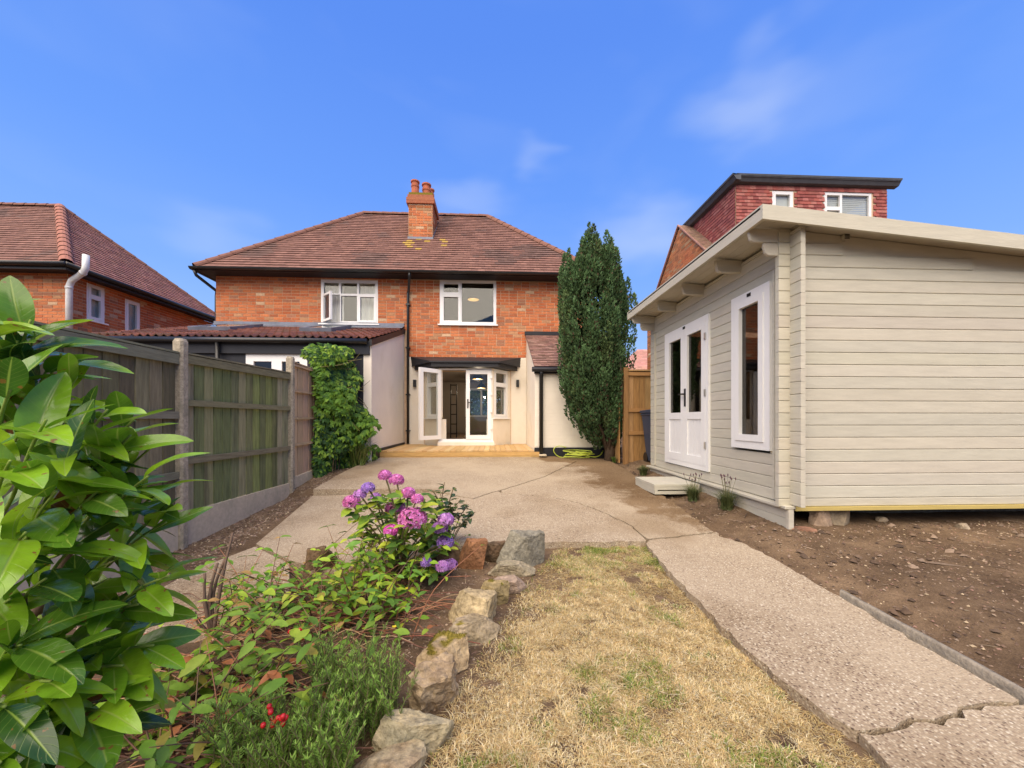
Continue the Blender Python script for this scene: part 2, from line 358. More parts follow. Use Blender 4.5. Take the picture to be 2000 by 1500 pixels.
def laurel_material():
    m, n, l, b = nodes_of('laurel_leaf')
    a = n.new('ShaderNodeAttribute'); a.attribute_name = 'Col'
    uv = n.new('ShaderNodeUVMap')
    sp = n.new('ShaderNodeSeparateXYZ'); l.new(uv.outputs[0], sp.inputs[0])
    ab = n.new('ShaderNodeMath'); ab.operation = 'ABSOLUTE'; l.new(sp.outputs['X'], ab.inputs[0])
    rib = n.new('ShaderNodeMapRange'); rib.inputs['From Min'].default_value = 0.02; rib.inputs['From Max'].default_value = 0.10
    rib.inputs['To Min'].default_value = 0.85; rib.inputs['To Max'].default_value = 0.0
    l.new(ab.outputs[0], rib.inputs['Value'])
    # side veins sweep forward from the midrib
    vy = n.new('ShaderNodeMath'); vy.operation = 'MULTIPLY_ADD'; vy.inputs[1].default_value = -0.16
    l.new(ab.outputs[0], vy.inputs[0]); l.new(sp.outputs['Y'], vy.inputs[2])
    fr = n.new('ShaderNodeMath'); fr.operation = 'MULTIPLY'; fr.inputs[1].default_value = 62.0; l.new(vy.outputs[0], fr.inputs[0])
    sn = n.new('ShaderNodeMath'); sn.operation = 'SINE'; l.new(fr.outputs[0], sn.inputs[0])
    vn = n.new('ShaderNodeMapRange'); vn.inputs['From Min'].default_value = 0.90; vn.inputs['From Max'].default_value = 1.0; vn.inputs['To Max'].default_value = 0.22
    l.new(sn.outputs[0], vn.inputs['Value'])
    sm = n.new('ShaderNodeMath'); sm.operation = 'MAXIMUM'; l.new(rib.outputs[0], sm.inputs[0]); l.new(vn.outputs[0], sm.inputs[1])
    geo = n.new('ShaderNodeNewGeometry')
    nz = n.new('ShaderNodeTexNoise'); nz.inputs['Scale'].default_value = 24; nz.inputs['Detail'].default_value = 5
    l.new(geo.outputs['Position'], nz.inputs['Vector'])
    mr = n.new('ShaderNodeMapRange'); mr.inputs['From Min'].default_value = 0.3; mr.inputs['From Max'].default_value = 0.7; mr.inputs['To Min'].default_value = 0.82; mr.inputs['To Max'].default_value = 1.18
    l.new(nz.outputs['Fac'], mr.inputs['Value'])
    sc = n.new('ShaderNodeVectorMath'); sc.operation = 'SCALE'; l.new(a.outputs['Color'], sc.inputs[0]); l.new(mr.outputs[0], sc.inputs['Scale'])
    mx = n.new('ShaderNodeMixRGB'); mx.inputs['Color2'].default_value = (0.30, 0.42, 0.07, 1)
    l.new(sm.outputs[0], mx.inputs['Fac']); l.new(sc.outputs[0], mx.inputs['Color1'])
    # brown specks and nibbled blotches
    n2 = n.new('ShaderNodeTexNoise'); n2.inputs['Scale'].default_value = 42; n2.inputs['Detail'].default_value = 3
    l.new(geo.outputs['Position'], n2.inputs['Vector'])
    r2 = n.new('ShaderNodeMapRange'); r2.inputs['From Min'].default_value = 0.675; r2.inputs['From Max'].default_value = 0.70; l.new(n2.outputs['Fac'], r2.inputs['Value'])
    m2 = n.new('ShaderNodeMixRGB'); m2.inputs['Color2'].default_value = (0.22, 0.12, 0.03, 1)
    l.new(r2.outputs[0], m2.inputs['Fac']); l.new(mx.outputs[0], m2.inputs['Color1'])
    l.new(m2.outputs[0], b.inputs['Base Color'])
    b.inputs['Roughness'].default_value = 0.2
    b.inputs['Specular IOR Level'].default_value = 0.55
    bp = n.new('ShaderNodeBump'); bp.inputs['Strength'].default_value = 0.25; bp.inputs['Distance'].default_value = 0.003; bp.invert = True
    l.new(sm.outputs[0], bp.inputs['Height']); l.new(bp.outputs[0], b.inputs['Normal'])
    tr = n.new('ShaderNodeBsdfTranslucent'); l.new(m2.outputs[0], tr.inputs['Color'])
    ms = n.new('ShaderNodeMixShader'); ms.inputs[0].default_value = 0.33
    l.new(b.outputs[0], ms.inputs[1]); l.new(tr.outputs[0], ms.inputs[2]); l.new(ms.outputs[0], n['Material Output'].inputs['Surface'])
    MATS['laurel_leaf'] = m
laurel_material()

# ------------------------------------------------------------------ mesh building helpers
WLOC = {}
def link(o, parent=None, at=(0, 0, 0), rot=None):
    COL.objects.link(o)
    at = Vector(at)
    WLOC[o.name] = at
    base = at
    if parent is not None:
        o.parent = parent
        base = at - WLOC[parent.name]
    if rot is None:
        o.location = base
    else:
        o.matrix_local = Matrix.Translation(base) @ rot.to_4x4()
    return o
def tag(o, label=None, category=None, group=None, kind=None):
    if label: o['label'] = label
    if category: o['category'] = category
    if group: o['group'] = group
    if kind: o['kind'] = kind
    return o
def thing(name, label, category, at=(0, 0, 0), group=None):
    o = bpy.data.objects.new(name, None)
    o.empty_display_size = 0.2
    link(o, None, at)
    return tag(o, label, category, group)
def np_mesh(name, verts, tris, cols=None, material=None, smooth=False):
    """verts (n,3), faces (m,3) or (m,4), cols (n,3)"""
    me = bpy.data.meshes.new(name)
    verts = np.asarray(verts, np.float32); tris = np.asarray(tris, np.int32)
    k = tris.shape[1]
    me.vertices.add(len(verts)); me.vertices.foreach_set('co', verts.ravel())
    me.loops.add(tris.size); me.loops.foreach_set('vertex_index', tris.ravel())
    me.polygons.add(len(tris)); me.polygons.foreach_set('loop_start', np.arange(0, tris.size, k, dtype=np.int32))
    me.polygons.foreach_set('loop_total', np.full(len(tris), k, np.int32))
    if smooth: me.polygons.foreach_set('use_smooth', np.ones(len(tris), bool))
    me.update(calc_edges=True)
    if cols is not None:
        ca = me.color_attributes.new('Col', 'FLOAT_COLOR', 'POINT')
        c4 = np.ones((len(verts), 4), np.float32); c4[:, :3] = cols
        ca.data.foreach_set('color', c4.ravel())
    if material: me.materials.append(MATS[material])
    return me

class MB:
    def __init__(self):
        self.v = []; self.f = []; self.c = []; self.uv = None
    def add(self, vs, fs, col=(1, 1, 1)):
        b = len(self.v)
        self.v += [tuple(p) for p in vs]
        self.f += [tuple(i + b for i in f) for f in fs]
        self.c += [col] * len(vs)
    BF = [(0, 3, 2, 1), (4, 5, 6, 7), (0, 1, 5, 4), (1, 2, 6, 5), (2, 3, 7, 6), (3, 0, 4, 7)]
    def box(self, a, b, col=(1, 1, 1)):
        x0, y0, z0 = a; x1, y1, z1 = b
        self.add([(x0, y0, z0), (x1, y0, z0), (x1, y1, z0), (x0, y1, z0), (x0, y0, z1), (x1, y0, z1), (x1, y1, z1), (x0, y1, z1)], self.BF, col)
    def obox(self, O, u, n, u0, u1, n0, n1, z0, z1, col=(1, 1, 1), up=Vector((0, 0, 1))):
        """box in a wall's own frame: u along the wall, n out of it"""
        O = Vector(O); u = Vector(u); n = Vector(n)
        P = lambda a, b, c: O + u * a + n * b + up * c
        vs = [P(u0, n0, z0), P(u1, n0, z0), P(u1, n1, z0), P(u0, n1, z0), P(u0, n0, z1), P(u1, n0, z1), P(u1, n1, z1), P(u0, n1, z1)]
        self.add(vs, self.BF, col)
    def prism(self, pts, ext, col=(1, 1, 1)):
        """polygon swept along a vector"""
        k = len(pts); e = Vector(ext)
        vs = [Vector(p) for p in pts] + [Vector(p) + e for p in pts]
        fs = [tuple(range(k))[::-1], tuple(range(k, 2 * k))] + [(i, (i + 1) % k, k + (i + 1) % k, k + i) for i in range(k)]
        self.add(vs, fs, col)
    def tube(self, pts, rad, n=8, col=(1, 1, 1), cap=True):
        pts = [Vector(p) for p in pts]
        rs = rad if isinstance(rad, (list, tuple)) else [rad] * len(pts)
        rings = []
        prev = None
        for i, p in enumerate(pts):
            t = (pts[min(i + 1, len(pts) - 1)] - pts[max(i - 1, 0)])
            if t.length < 1e-9: t = Vector((0, 0, 1))
            t.normalize()
            if prev is None:
                a = t.cross(Vector((0, 0, 1)) if abs(t.z) < 0.9 else Vector((1, 0, 0))).normalized()
            else:
                a = (prev - t * prev.dot(t))
                a = a.normalized() if a.length > 1e-6 else t.orthogonal().normalized()
            prev = a
            b = t.cross(a)
            rings.append([p + (a * math.cos(q) + b * math.sin(q)) * rs[i] for q in (2 * math.pi * k / n for k in range(n))])
        vs = [q for r in rings for q in r]
        fs = [(i * n + k, i * n + (k + 1) % n, (i + 1) * n + (k + 1) % n, (i + 1) * n + k) for i in range(len(pts) - 1) for k in range(n)]
        if cap: fs += [tuple(range(n))[::-1], tuple(range((len(pts) - 1) * n, len(pts) * n))]
        self.add(vs, fs, col)
    def lathe(self, O, prof, n=16, col=(1, 1, 1)):
        O = Vector(O); vs = []; fs = []
        for r, z in prof:
            vs += [O + Vector((r * math.cos(2 * math.pi * k / n), r * math.sin(2 * math.pi * k / n), z)) for k in range(n)]
        for i in range(len(prof) - 1):
            fs += [(i * n + k, i * n + (k + 1) % n, (i + 1) * n + (k + 1) % n, (i + 1) * n + k) for k in range(n)]
        fs += [tuple(range(n))[::-1], tuple(range((len(prof) - 1) * n, len(prof) * n))]
        self.add(vs, fs, col)
    def mesh(self, name, material, at=(0, 0, 0), smooth=False):
        me = bpy.data.meshes.new(name)
        at = Vector(at)
        me.from_pydata([tuple(Vector(p) - at) for p in self.v], [], self.f)
        ca = me.color_attributes.new('Col', 'FLOAT_COLOR', 'POINT')
        c4 = np.ones((len(self.v), 4), np.float32)
        if self.c: c4[:, :3] = np.array(self.c, np.float32)
        ca.data.foreach_set('color', c4.ravel())
        if material: me.materials.append(MATS[material])
        if smooth: me.polygons.foreach_set('use_smooth', np.ones(len(me.polygons), bool))
        return me
    def build(self, name, material, parent=None, at=None, smooth=False, kind=None, bevel=0.0):
        if at is None: at = WLOC[parent.name] if parent is not None else (0, 0, 0)
        o = bpy.data.objects.new(name, self.mesh(name, material, at, smooth))
        link(o, parent, at)
        if kind: o['kind'] = kind
        if bevel > 0:
            md = o.modifiers.new('bevel', 'BEVEL'); md.width = bevel; md.segments = 2; md.limit_method = 'ANGLE'
        return o
def piece(name, me, parent, at, rot=None):
    return link(bpy.data.objects.new(name, me), parent, at, rot)
def jit(c, a=0.1):
    k = 1 + random.uniform(-a, a)
    return tuple(max(0.0, x * k * (1 + random.uniform(-a, a) * 0.3)) for x in c)

# ------------------------------------------------------------------ ground, slabs, lawn bed
def axis(lo, hi, fine_lo, fine_hi, step):
    a = list(np.arange(fine_lo, fine_hi, step)) + [fine_hi]
    d = step
    x = fine_lo
    left = []
    while x > lo:
        d *= 1.6; x -= d; left.append(max(x, lo))
    d = step; x = fine_hi; right = []
    while x < hi:
        d *= 1.6; x += d; right.append(min(x, hi))
    return np.array(sorted(set(left + a + right)))
gx = axis(-400, 400, -3.4, 6.0, 0.05); gy = axis(-400, 900, 0.6, 9.0, 0.05)
XX, YY = np.meshgrid(gx, gy)
ZZ = soil_z(XX, YY)
nx, ny = len(gx), len(gy)
idx = np.arange(nx * ny).reshape(ny, nx)
quads = np.stack([idx[:-1, :-1], idx[:-1, 1:], idx[1:, 1:], idx[1:, :-1]], -1).reshape(-1, 4)
me = np_mesh('ground', np.stack([XX, YY, ZZ], -1).reshape(-1, 3), quads, None, 'soil', True)
tag(link(bpy.data.objects.new('ground', me)), kind='structure')

def rough_line(pts, step=0.06, amp=0.010, seed=0, closed=True):
    r = random.Random(seed); out = []
    k = len(pts)
    for i in range(k if closed else k - 1):
        a = Vector(pts[i]).to_2d() if len(pts[i]) == 3 else Vector(pts[i]); b = pts[(i + 1) % k]
        b = Vector(b).to_2d() if len(b) == 3 else Vector(b)
        m = max(1, int((b - a).length / step))
        nrm = (b - a).orthogonal().normalized() if (b - a).length > 1e-6 else Vector((0, 0))
        for j in range(m):
            q = a.lerp(b, j / m)
            if j: q = q + nrm * r.uniform(-amp, amp)
            out.append(q)
    if not closed: out.append(Vector(pts[-1]).to_2d() if len(pts[-1]) == 3 else Vector(pts[-1]))
    return out
def pt_in(poly, x, y):
    ins = False; j = len(poly) - 1
    for i in range(len(poly)):
        xi, yi = poly[i]; xj, yj = poly[j]
        if (yi > y) != (yj > y) and x < (xj - xi) * (y - yi) / (yj - yi) + xi: ins = not ins
        j = i
    return ins
def slab(name, poly, zf, thick=0.12, grid=0.12, label=None):
    pts = [Vector(p) for p in poly]; nb = len(pts)
    xs = [p.x for p in pts]; ys = [p.y for p in pts]
    for x in np.arange(min(xs), max(xs), grid):
        for y in np.arange(min(ys), max(ys), grid):
            if pt_in(poly, x, y): pts.append(Vector((x + random.uniform(-.02, .02), y + random.uniform(-.02, .02))))
    v, e, f, ov, oe, of = delaunay_2d_cdt(pts, [(i, (i + 1) % nb) for i in range(nb)], [], 1, 1e-5)
    vs = [(p.x, p.y, float(zf(p.x, p.y)) + 0.003 * math.sin(p.x * 5 + p.y * 3)) for p in v]
    fs = [tuple(t) for t in f]
    border = []
    for i in range(nb):
        for k, src in enumerate(ov):
            if i in src: border.append(k); break
    b0 = len(vs)
    vs += [(vs[k][0], vs[k][1], vs[k][2] - thick) for k in border]
    nbr = len(border)
    fs += [(border[i], border[(i + 1) % nbr], b0 + (i + 1) % nbr, b0 + i) for i in range(nbr) if border[i] != border[(i + 1) % nbr]]
    me = bpy.data.meshes.new(name); me.from_pydata(vs, [], fs)
    ca = me.color_attributes.new('Dirt', 'FLOAT_COLOR', 'POINT')
    for i, p in enumerate(vs):
        x, y = p[0], p[1]
        d = float(0.60 * sstep(0.9, 2.2, x + 0.12 * (y - 4)) * sstep(3.1, 3.9, y) + 0.45 * sstep(7.4, 8.3, y) * sstep(0.3, 1.4, x)
                  + 0.33 * sstep(-2.1, -2.7, x))
        ca.data[i].color = (d, d, d, 1)
    me.materials.append(MATS['aggregate_concrete'])
    bm = bmesh.new(); bm.from_mesh(me); bmesh.ops.recalc_face_normals(bm, faces=bm.faces); bm.to_mesh(me); bm.free()
    return tag(link(bpy.data.objects.new(name, me)), kind='structure')
g2 = lambda px, py: G(px, py).to_2d()
def upper_z(x, y): return g0(x, y) + 0.012
def lower_z(x, y): return g0(x, y) + 0.008 - 0.085 * sstep(-0.3, -1.6, x)
crack_a = [g2(842, 957), g2(880, 966), g2(923, 976), g2(965, 962), g2(1010, 949), g2(1063, 932), g2(1100, 914), g2(1125, 902)]
crack_a = rough_line(crack_a, 0.07, 0.012, 3, False)
step_l = g2(612, 957)
deck_y = 8.42
up_poly = [step_l] + crack_a + [Vector((1.35, deck_y + 0.02)), Vector((-2.5, deck_y + 0.02)), Vector((-2.62, 7.4)), Vector((-2.62, 6.6))]
slab('concrete_patio', rough_line(up_poly[:1], 1, 0) + up_poly[1:], upper_z)
off = lambda q, dx, dy: Vector((q.x + dx, q.y + dy))
branch = rough_line([g2(978, 963), g2(1080, 973), g2(1130, 984), g2(1190, 1008), g2(1235, 1030), g2(1260, 1052)], 0.06, 0.016, 9, False)
ca2 = [off(q, 0.006, -0.014) for q in crack_a]
kb = min(range(len(ca2)), key=lambda i: (ca2[i] - branch[0]).length)
lawn_top = rough_line([g2(1262, 1057), g2(1235, 1058), g2(1160, 1061), g2(1085, 1060)], 0.05, 0.014, 2, False)
left_part = [Vector((step_l.x, step_l.y - 0.02))] + ca2[:kb + 1] + branch[:-1] + lawn_top + [g2(985, 1068), g2(900, 1068), g2(760, 1095), g2(640, 1098), g2(570, 1078), g2(500, 1046)]
slab('concrete_patio', left_part, lower_z)
right_edge = rough_line([g2(1402, 1046), g2(1345, 1004), g2(1268, 951), g2(1222, 918), g2(1196, 903), g2(1180, 897)], 0.06, 0.02, 5, False)
cross = rough_line([g2(1268, 1055), g2(1330, 1049), g2(1402, 1042)], 0.05, 0.012, 6, False)
right_part = [off(q, 0.014, 0.012) for q in branch] + [off(q, 0, 0.014) for q in cross] + right_edge + [Vector((1.40, deck_y + 0.02))] + ca2[kb + 1:][::-1]
slab('concrete_patio', right_part, lower_z)
pl = [g2(1262, 1062), g2(1300, 1108), g2(1400, 1215), g2(1530, 1332), g2(1610, 1392), g2(1672, 1428)]
pr = [g2(1404, 1049), g2(1450, 1062), g2(1516, 1096), g2(1580, 1133), g2(1640, 1166), g2(1800, 1262), g2(1900, 1318), g2(1990, 1370)]
crack_c = rough_line([g2(1672, 1428), g2(1745, 1424), g2(1775, 1405), g2(1840, 1402), g2(1900, 1380), g2(1990, 1370)], 0.04, 0.014, 12, False)
path_z = lambda x, y: g0(x, y) + 0.006
path_poly = [off(q, 0.0, -0.012) for q in cross][::-1] + rough_line(pl, 0.05, 0.012, 7, False) + crack_c[1:-1] + rough_line(pr, 0.05, 0.014, 8, False)[::-1]
slab('concrete_path', path_poly, path_z)
crack_d = [off(q, 0.004, -0.008 - 0.018 * abs(math.sin(i * 1.1)) ** 2) for i, q in enumerate(crack_c)]
pd = crack_d + [g2(2080, 1418), Vector((2.6, 0.55)), Vector((1.45, 0.2)), g2(1780, 1545), g2(1700, 1452)]
slab('concrete_path', pd, lambda x, y: path_z(x, y) - 0.004)
slab('concrete_path', [g2(498, 1050), g2(565, 1082), Vector((-1.42, 2.7)), Vector((-1.36, 1.9)), Vector((-1.15, 1.2)), Vector((-1.0, 0.4)), Vector((-2.3, 0.4)), Vector((-2.45, 2.0)), Vector((-2.38, 3.2))],
     lambda x, y: lower_z(x, y) - 0.006)

# kerb along the path
kp = [G(1640, 1162), G(1720, 1207), G(1800, 1252), G(1900, 1308), G(2000, 1366), G(2110, 1430)]
mb = MB()
kp2 = rough_line(kp, 0.09, 0.006, 4, False)
for i in range(len(kp2) - 1):
    a, b = kp2[i], kp2[i + 1]
    nrm = Vector((0.036, 0.022))
    pts = []
    for q in (a, b):
        z = float(g0(q.x, q.y))
        h = 0.026 + 0.010 * math.sin(q.x * 17) + 0.006 * math.sin(q.x * 41)
        pts.append([(q.x, q.y, z - .1), (q.x, q.y, z + h * 0.75), (q.x + nrm.x * .25, q.y + nrm.y * .25, z + h), (q.x + nrm.x, q.y + nrm.y, z + h * .95), (q.x + nrm.x * 1.1, q.y + nrm.y * 1.1, z - .1)])
    mb.add(pts[0] + pts[1], [(0, 5, 6, 1), (1, 6, 7, 2), (2, 7, 8, 3), (3, 8, 9, 4)], (.27, .23, .175))
k = mb.build('path_kerb', 'rubble', kind='structure', smooth=True)

# ------------------------------------------------------------------ dry lawn and soil litter
lawn_poly = [g2(1085, 1062), g2(1235, 1058), g2(1275, 1066), g2(1409, 1216), g2(1540, 1334), g2(1625, 1396), g2(1710, 1458), Vector((1.2, 0.7)), Vector((-0.62, 0.7)),
             g2(820, 1500), g2(850, 1410), g2(885, 1330), g2(920, 1290), g2(965, 1215), g2(1010, 1150), g2(1050, 1105)]
def vnoise(x, y, s, seed):
    """smooth value noise 0..1, vectorised"""
    r = np.random.default_rng(seed); T = r.random((64, 64))
    fx, fy = np.asarray(x) * s, np.asarray(y) * s
    ix, iy = np.floor(fx).astype(int), np.floor(fy).astype(int)
    tx, ty = fx - ix, fy - iy
    tx = tx * tx * (3 - 2 * tx); ty = ty * ty * (3 - 2 * ty)
    A = lambda i, j: T[i % 64, j % 64]
    return (A(ix, iy) * (1 - tx) + A(ix + 1, iy) * tx) * (1 - ty) + (A(ix, iy + 1) * (1 - tx) + A(ix + 1, iy + 1) * tx) * ty
def in_poly(poly, x, y):
    ins = np.zeros(len(x), bool); j = len(poly) - 1
    for i in range(len(poly)):
        xi, yi = poly[i]; xj, yj = poly[j]
        if yi != yj:
            c = ((yi > y) != (yj > y)) & (x < (xj - xi) * (y - yi) / (yj - yi) + xi)
            ins ^= c
        j = i
    return ins
def edge_dist(poly, x, y):
    d = np.full(len(x), 9.0)
    for i in range(len(poly)):
        a, b = np.array(poly[i]), np.array(poly[(i + 1) % len(poly)])
        ab = b - a; t = np.clip(((x - a[0]) * ab[0] + (y - a[1]) * ab[1]) / (ab @ ab + 1e-9), 0, 1)
        d = np.minimum(d, np.hypot(x - a[0] - t * ab[0], y - a[1] - t * ab[1]))
    return d
def blades(x, y, z, h, w, lean, az, cols, bend=0.5):
    """bent grass blades: five points each"""
    n = len(x)
    dx, dy = np.cos(az), np.sin(az)
    sx, sy = -dy, dx
    p0 = np.stack([x, y, z], -1)
    mid = p0 + np.stack([dx * lean * h * 0.35, dy * lean * h * 0.35, h * 0.6 * np.ones(n)], -1)
    tipz = h * (1 - bend * np.clip(lean, 0, 1.6) * 0.45)
    tip = p0 + np.stack([dx * lean * h, dy * lean * h, tipz], -1)
    s = np.stack([sx * w, sy * w, np.zeros(n)], -1) * 0.5
    V = np.stack([p0 - s, p0 + s, mid + s * 0.8, mid - s * 0.8, tip], 1).reshape(-1, 3)
    b = np.arange(n)[:, None] * 5
    F = np.concatenate([b + np.array([[0, 1, 2]]), b + np.array([[0, 2, 3]]), b + np.array([[3, 2, 4]])], 1).reshape(-1, 3)
    C = np.repeat(cols, 5, 0)
    return V, F, C
N = 330000
lx = RNG.uniform(-0.8, 1.6, N); ly = RNG.uniform(0.7, 3.5, N)
ok = in_poly(lawn_poly, lx, ly)
lx, ly = lx[ok], ly[ok]
ed = edge_dist(lawn_poly[8:] + lawn_poly[:1], lx, ly)
dens = vnoise(lx, ly, 9, 1) * 0.55 + vnoise(lx, ly, 22, 2) * 0.45
bare = vnoise(lx + 3, ly, 3.2, 5)
keep = (dens > 0.30 + 0.30 * np.clip((bare - 0.66) * 8, 0, 1)) & (RNG.random(len(lx)) < np.clip(0.10 + ed * 3.0, 0, 1))
lx, ly = lx[keep], ly[keep]; n = len(lx)
clump = vnoise(lx, ly, 14, 8)
green = vnoise(lx, ly, 4.0, 21) * 0.5 + vnoise(lx, ly, 11, 22) * 0.5
edge_r = edge_dist([lawn_poly[0], lawn_poly[1], lawn_poly[2], lawn_poly[3], lawn_poly[4], lawn_poly[5]], lx, ly) if False else None
ra, rb = np.array(lawn_poly[2]), np.array(lawn_poly[6])
rab = rb - ra; dr = np.abs((lx - ra[0]) * rab[1] - (ly - ra[1]) * rab[0]) / np.hypot(*rab)
gp = np.clip((green - 0.50) * 2.2, 0, .6) + np.clip(0.50 - dr * 4.2, 0, 0.5) + np.clip((ly - 2.5) * 0.5, 0, 0.42)
isg = RNG.random(n) < gp
straw = np.array([[0.72, 0.54, 0.26], [0.80, 0.66, 0.37], [0.64, 0.46, 0.21], [0.86, 0.76, 0.50], [0.50, 0.35, 0.17], [0.70, 0.58, 0.28]])
grn = np.array([[0.20, 0.29, 0.05], [0.14, 0.22, 0.04], [0.28, 0.33, 0.07], [0.36, 0.36, 0.09]])
cols = straw[RNG.integers(0, len(straw), n)] * RNG.uniform(0.8, 1.15, (n, 1))
cols[isg] = (grn[RNG.integers(0, len(grn), n)] * RNG.uniform(0.8, 1.25, (n, 1)))[isg]
hh = (0.009 + 0.027 * clump ** 1.6) * RNG.uniform(0.6, 1.3, n) * np.where(isg, 1.15, 1)
lean = RNG.uniform(0.4, 2.4, n) * np.where(isg, 0.55, 1)
az = RNG.uniform(0, 6.283, n)
tn = 150000
tx, ty = RNG.uniform(-0.8, 1.6, tn), RNG.uniform(0.7, 3.5, tn); tk = in_poly(lawn_poly, tx, ty); tx, ty = tx[tk], ty[tk]
tk = (RNG.random(len(tx)) < np.clip(0.2 + 3.0 * edge_dist(lawn_poly[8:] + lawn_poly[:1], tx, ty), 0, 1)) & (vnoise(tx, ty, 8, 61) > 0.34); tx, ty = tx[tk], ty[tk]; tn = len(tx)
lx, ly = np.concatenate([lx, tx]), np.concatenate([ly, ty]); hh = np.concatenate([hh, RNG.uniform(.006, .012, tn)]); lean = np.concatenate([lean, RNG.uniform(2.5, 6.0, tn)]); az = np.concatenate([az, RNG.uniform(0, 6.283, tn)])
cols = np.concatenate([cols, straw[RNG.integers(0, len(straw), tn)] * RNG.uniform(0.5, 1.0, (tn, 1)) * np.array([1, .95, .85])]); n = len(lx)
V, F, C = blades(lx, ly, soil_z(lx, ly) + 0.0 - 0.002, hh, RNG.uniform(0.0018, 0.0038, n), lean, az, cols)
tag(link(bpy.data.objects.new('dry_lawn', np_mesh('dry_lawn', V, F, C, 'grass'))), 'straw coloured parched lawn with green tufts beside the concrete path', 'grass', kind='stuff')

def litter(name, label, poly, n, seed, cols, smin, smax, long=0.25, dens_fn=None):
    r = np.random.default_rng(seed)
    xs = [p[0] for p in poly]; ys = [p[1] for p in poly]
    x = r.uniform(min(xs), max(xs), n); y = r.uniform(min(ys), max(ys), n)
    ok = in_poly(poly, x, y)
    if dens_fn is not None: ok &= r.random(n) < dens_fn(x, y)
    x, y = x[ok], y[ok]; n = len(x)
    z = soil_z(x, y)
    a = r.uniform(0, 6.28, n); s = smin + (smax - smin) * r.random(n) ** 2.5
    ln = np.where(r.random(n) < long, r.uniform(2.5, 7, n), r.uniform(0.8, 1.5, n))
    thin = np.where(ln > 2, 0.30, 1.0)
    u = np.stack([np.cos(a), np.sin(a), r.normal(0, .12, n)], -1) * (s * ln * 0.5)[:, None]
    w = np.stack([-np.sin(a), np.cos(a), r.normal(0, .2, n)], -1) * (s * thin * 0.5)[:, None]
    c = np.stack([x, y, z + s * 0.12], -1); up = np.zeros((n, 3)); up[:, 2] = s * thin * r.uniform(.25, .6, n)
    V = np.stack([c - u, c - w, c + u, c + w, c + up + u * r.uniform(-.3, .3, n)[:, None]], 1).reshape(-1, 3)
    b = np.arange(n)[:, None] * 5
    F = np.concatenate([b + np.array([[0, 1, 4]]), b + np.array([[1, 2, 4]]), b + np.array([[2, 3, 4]]), b + np.array([[3, 0, 4]])], 1).reshape(-1, 3)
    cc = np.array(cols)[r.integers(0, len(cols), n)] * r.uniform(.7, 1.25, (n, 1))
    return tag(link(bpy.data.objects.new(name, np_mesh(name, V, F, np.repeat(cc, 5, 0), 'litter'))), label, 'litter', kind='stuff')
soil_cols = [(0.10, 0.065, 0.042), (0.20, 0.13, 0.085), (0.34, 0.25, 0.17), (0.14, 0.09, 0.06), (0.27, 0.20, 0.14), (0.24, 0.14, 0.10), (0.38, 0.29, 0.18), (0.16, 0.11, 0.08), (0.22, 0.15, 0.10)]
bed_poly = [Vector((-0.62, 0.7)), g2(820, 1500), g2(850, 1410), g2(885, 1330), g2(920, 1290), g2(965, 1215), g2(1010, 1150), g2(1050, 1105), g2(1000, 1070), g2(760, 1095), g2(640, 1098), g2(570, 1080),
            g2(500, 1046), g2(430, 1090), Vector((-1.42, 2.7)), Vector((-1.36, 1.9)), Vector((-1.15, 1.2)), Vector((-1.0, 0.7))]
litter('bark_litter', 'brown twigs, bark chips and crumbs of soil in the planted bed', bed_poly, 26000, 4, soil_cols, 0.004, 0.018, 0.5)
soil_right = [g2(1404, 1049), g2(1516, 1094), g2(1640, 1160), g2(2000, 1362), Vector((6, 1.9)), Vector((6, 3.6)), Vector((2.8, 3.6)), Vector((2.8, 6.8)), Vector((2.9, 8.2)), Vector((1.75, 8.2)), g2(1196, 903), g2(1268, 951), g2(1345, 1004)]
litter('soil_crumbs', 'crumbs of dry soil, twigs and small stones in front of the cabin', soil_right, 34000, 5, soil_cols, 0.004, 0.022, 0.22)
fence_soil = [Vector((-3.15, 2.4)), Vector((-2.45, 2.4)), Vector((-2.4, 3.4)), Vector((-2.6, 6.0)), Vector((-2.6, 7.6)), Vector((-3.15, 7.6))]
litter('soil_clods', 'lumps of dark earth, roots and stones on the bare ground by the cabin', soil_right, 2600, 15, [(0.12, 0.078, 0.05), (0.17, 0.115, 0.075), (0.09, 0.06, 0.04), (0.23, 0.165, 0.115)], 0.015, 0.065, 0.12, lambda x, y: 0.25 + 0.75 * (vnoise(x, y, 2.5, 44) > .5))
litter('fence_crumbs', 'crumbs of soil and dead leaves in the strip under the fence', fence_soil, 9000, 6, soil_cols, 0.006, 0.03, 0.35)
litter('lawn_crumbs', 'bare soil crumbs and dead stems between the lawn and stone edging', lawn_poly, 9000, 7, soil_cols, 0.003, 0.012, 0.6)

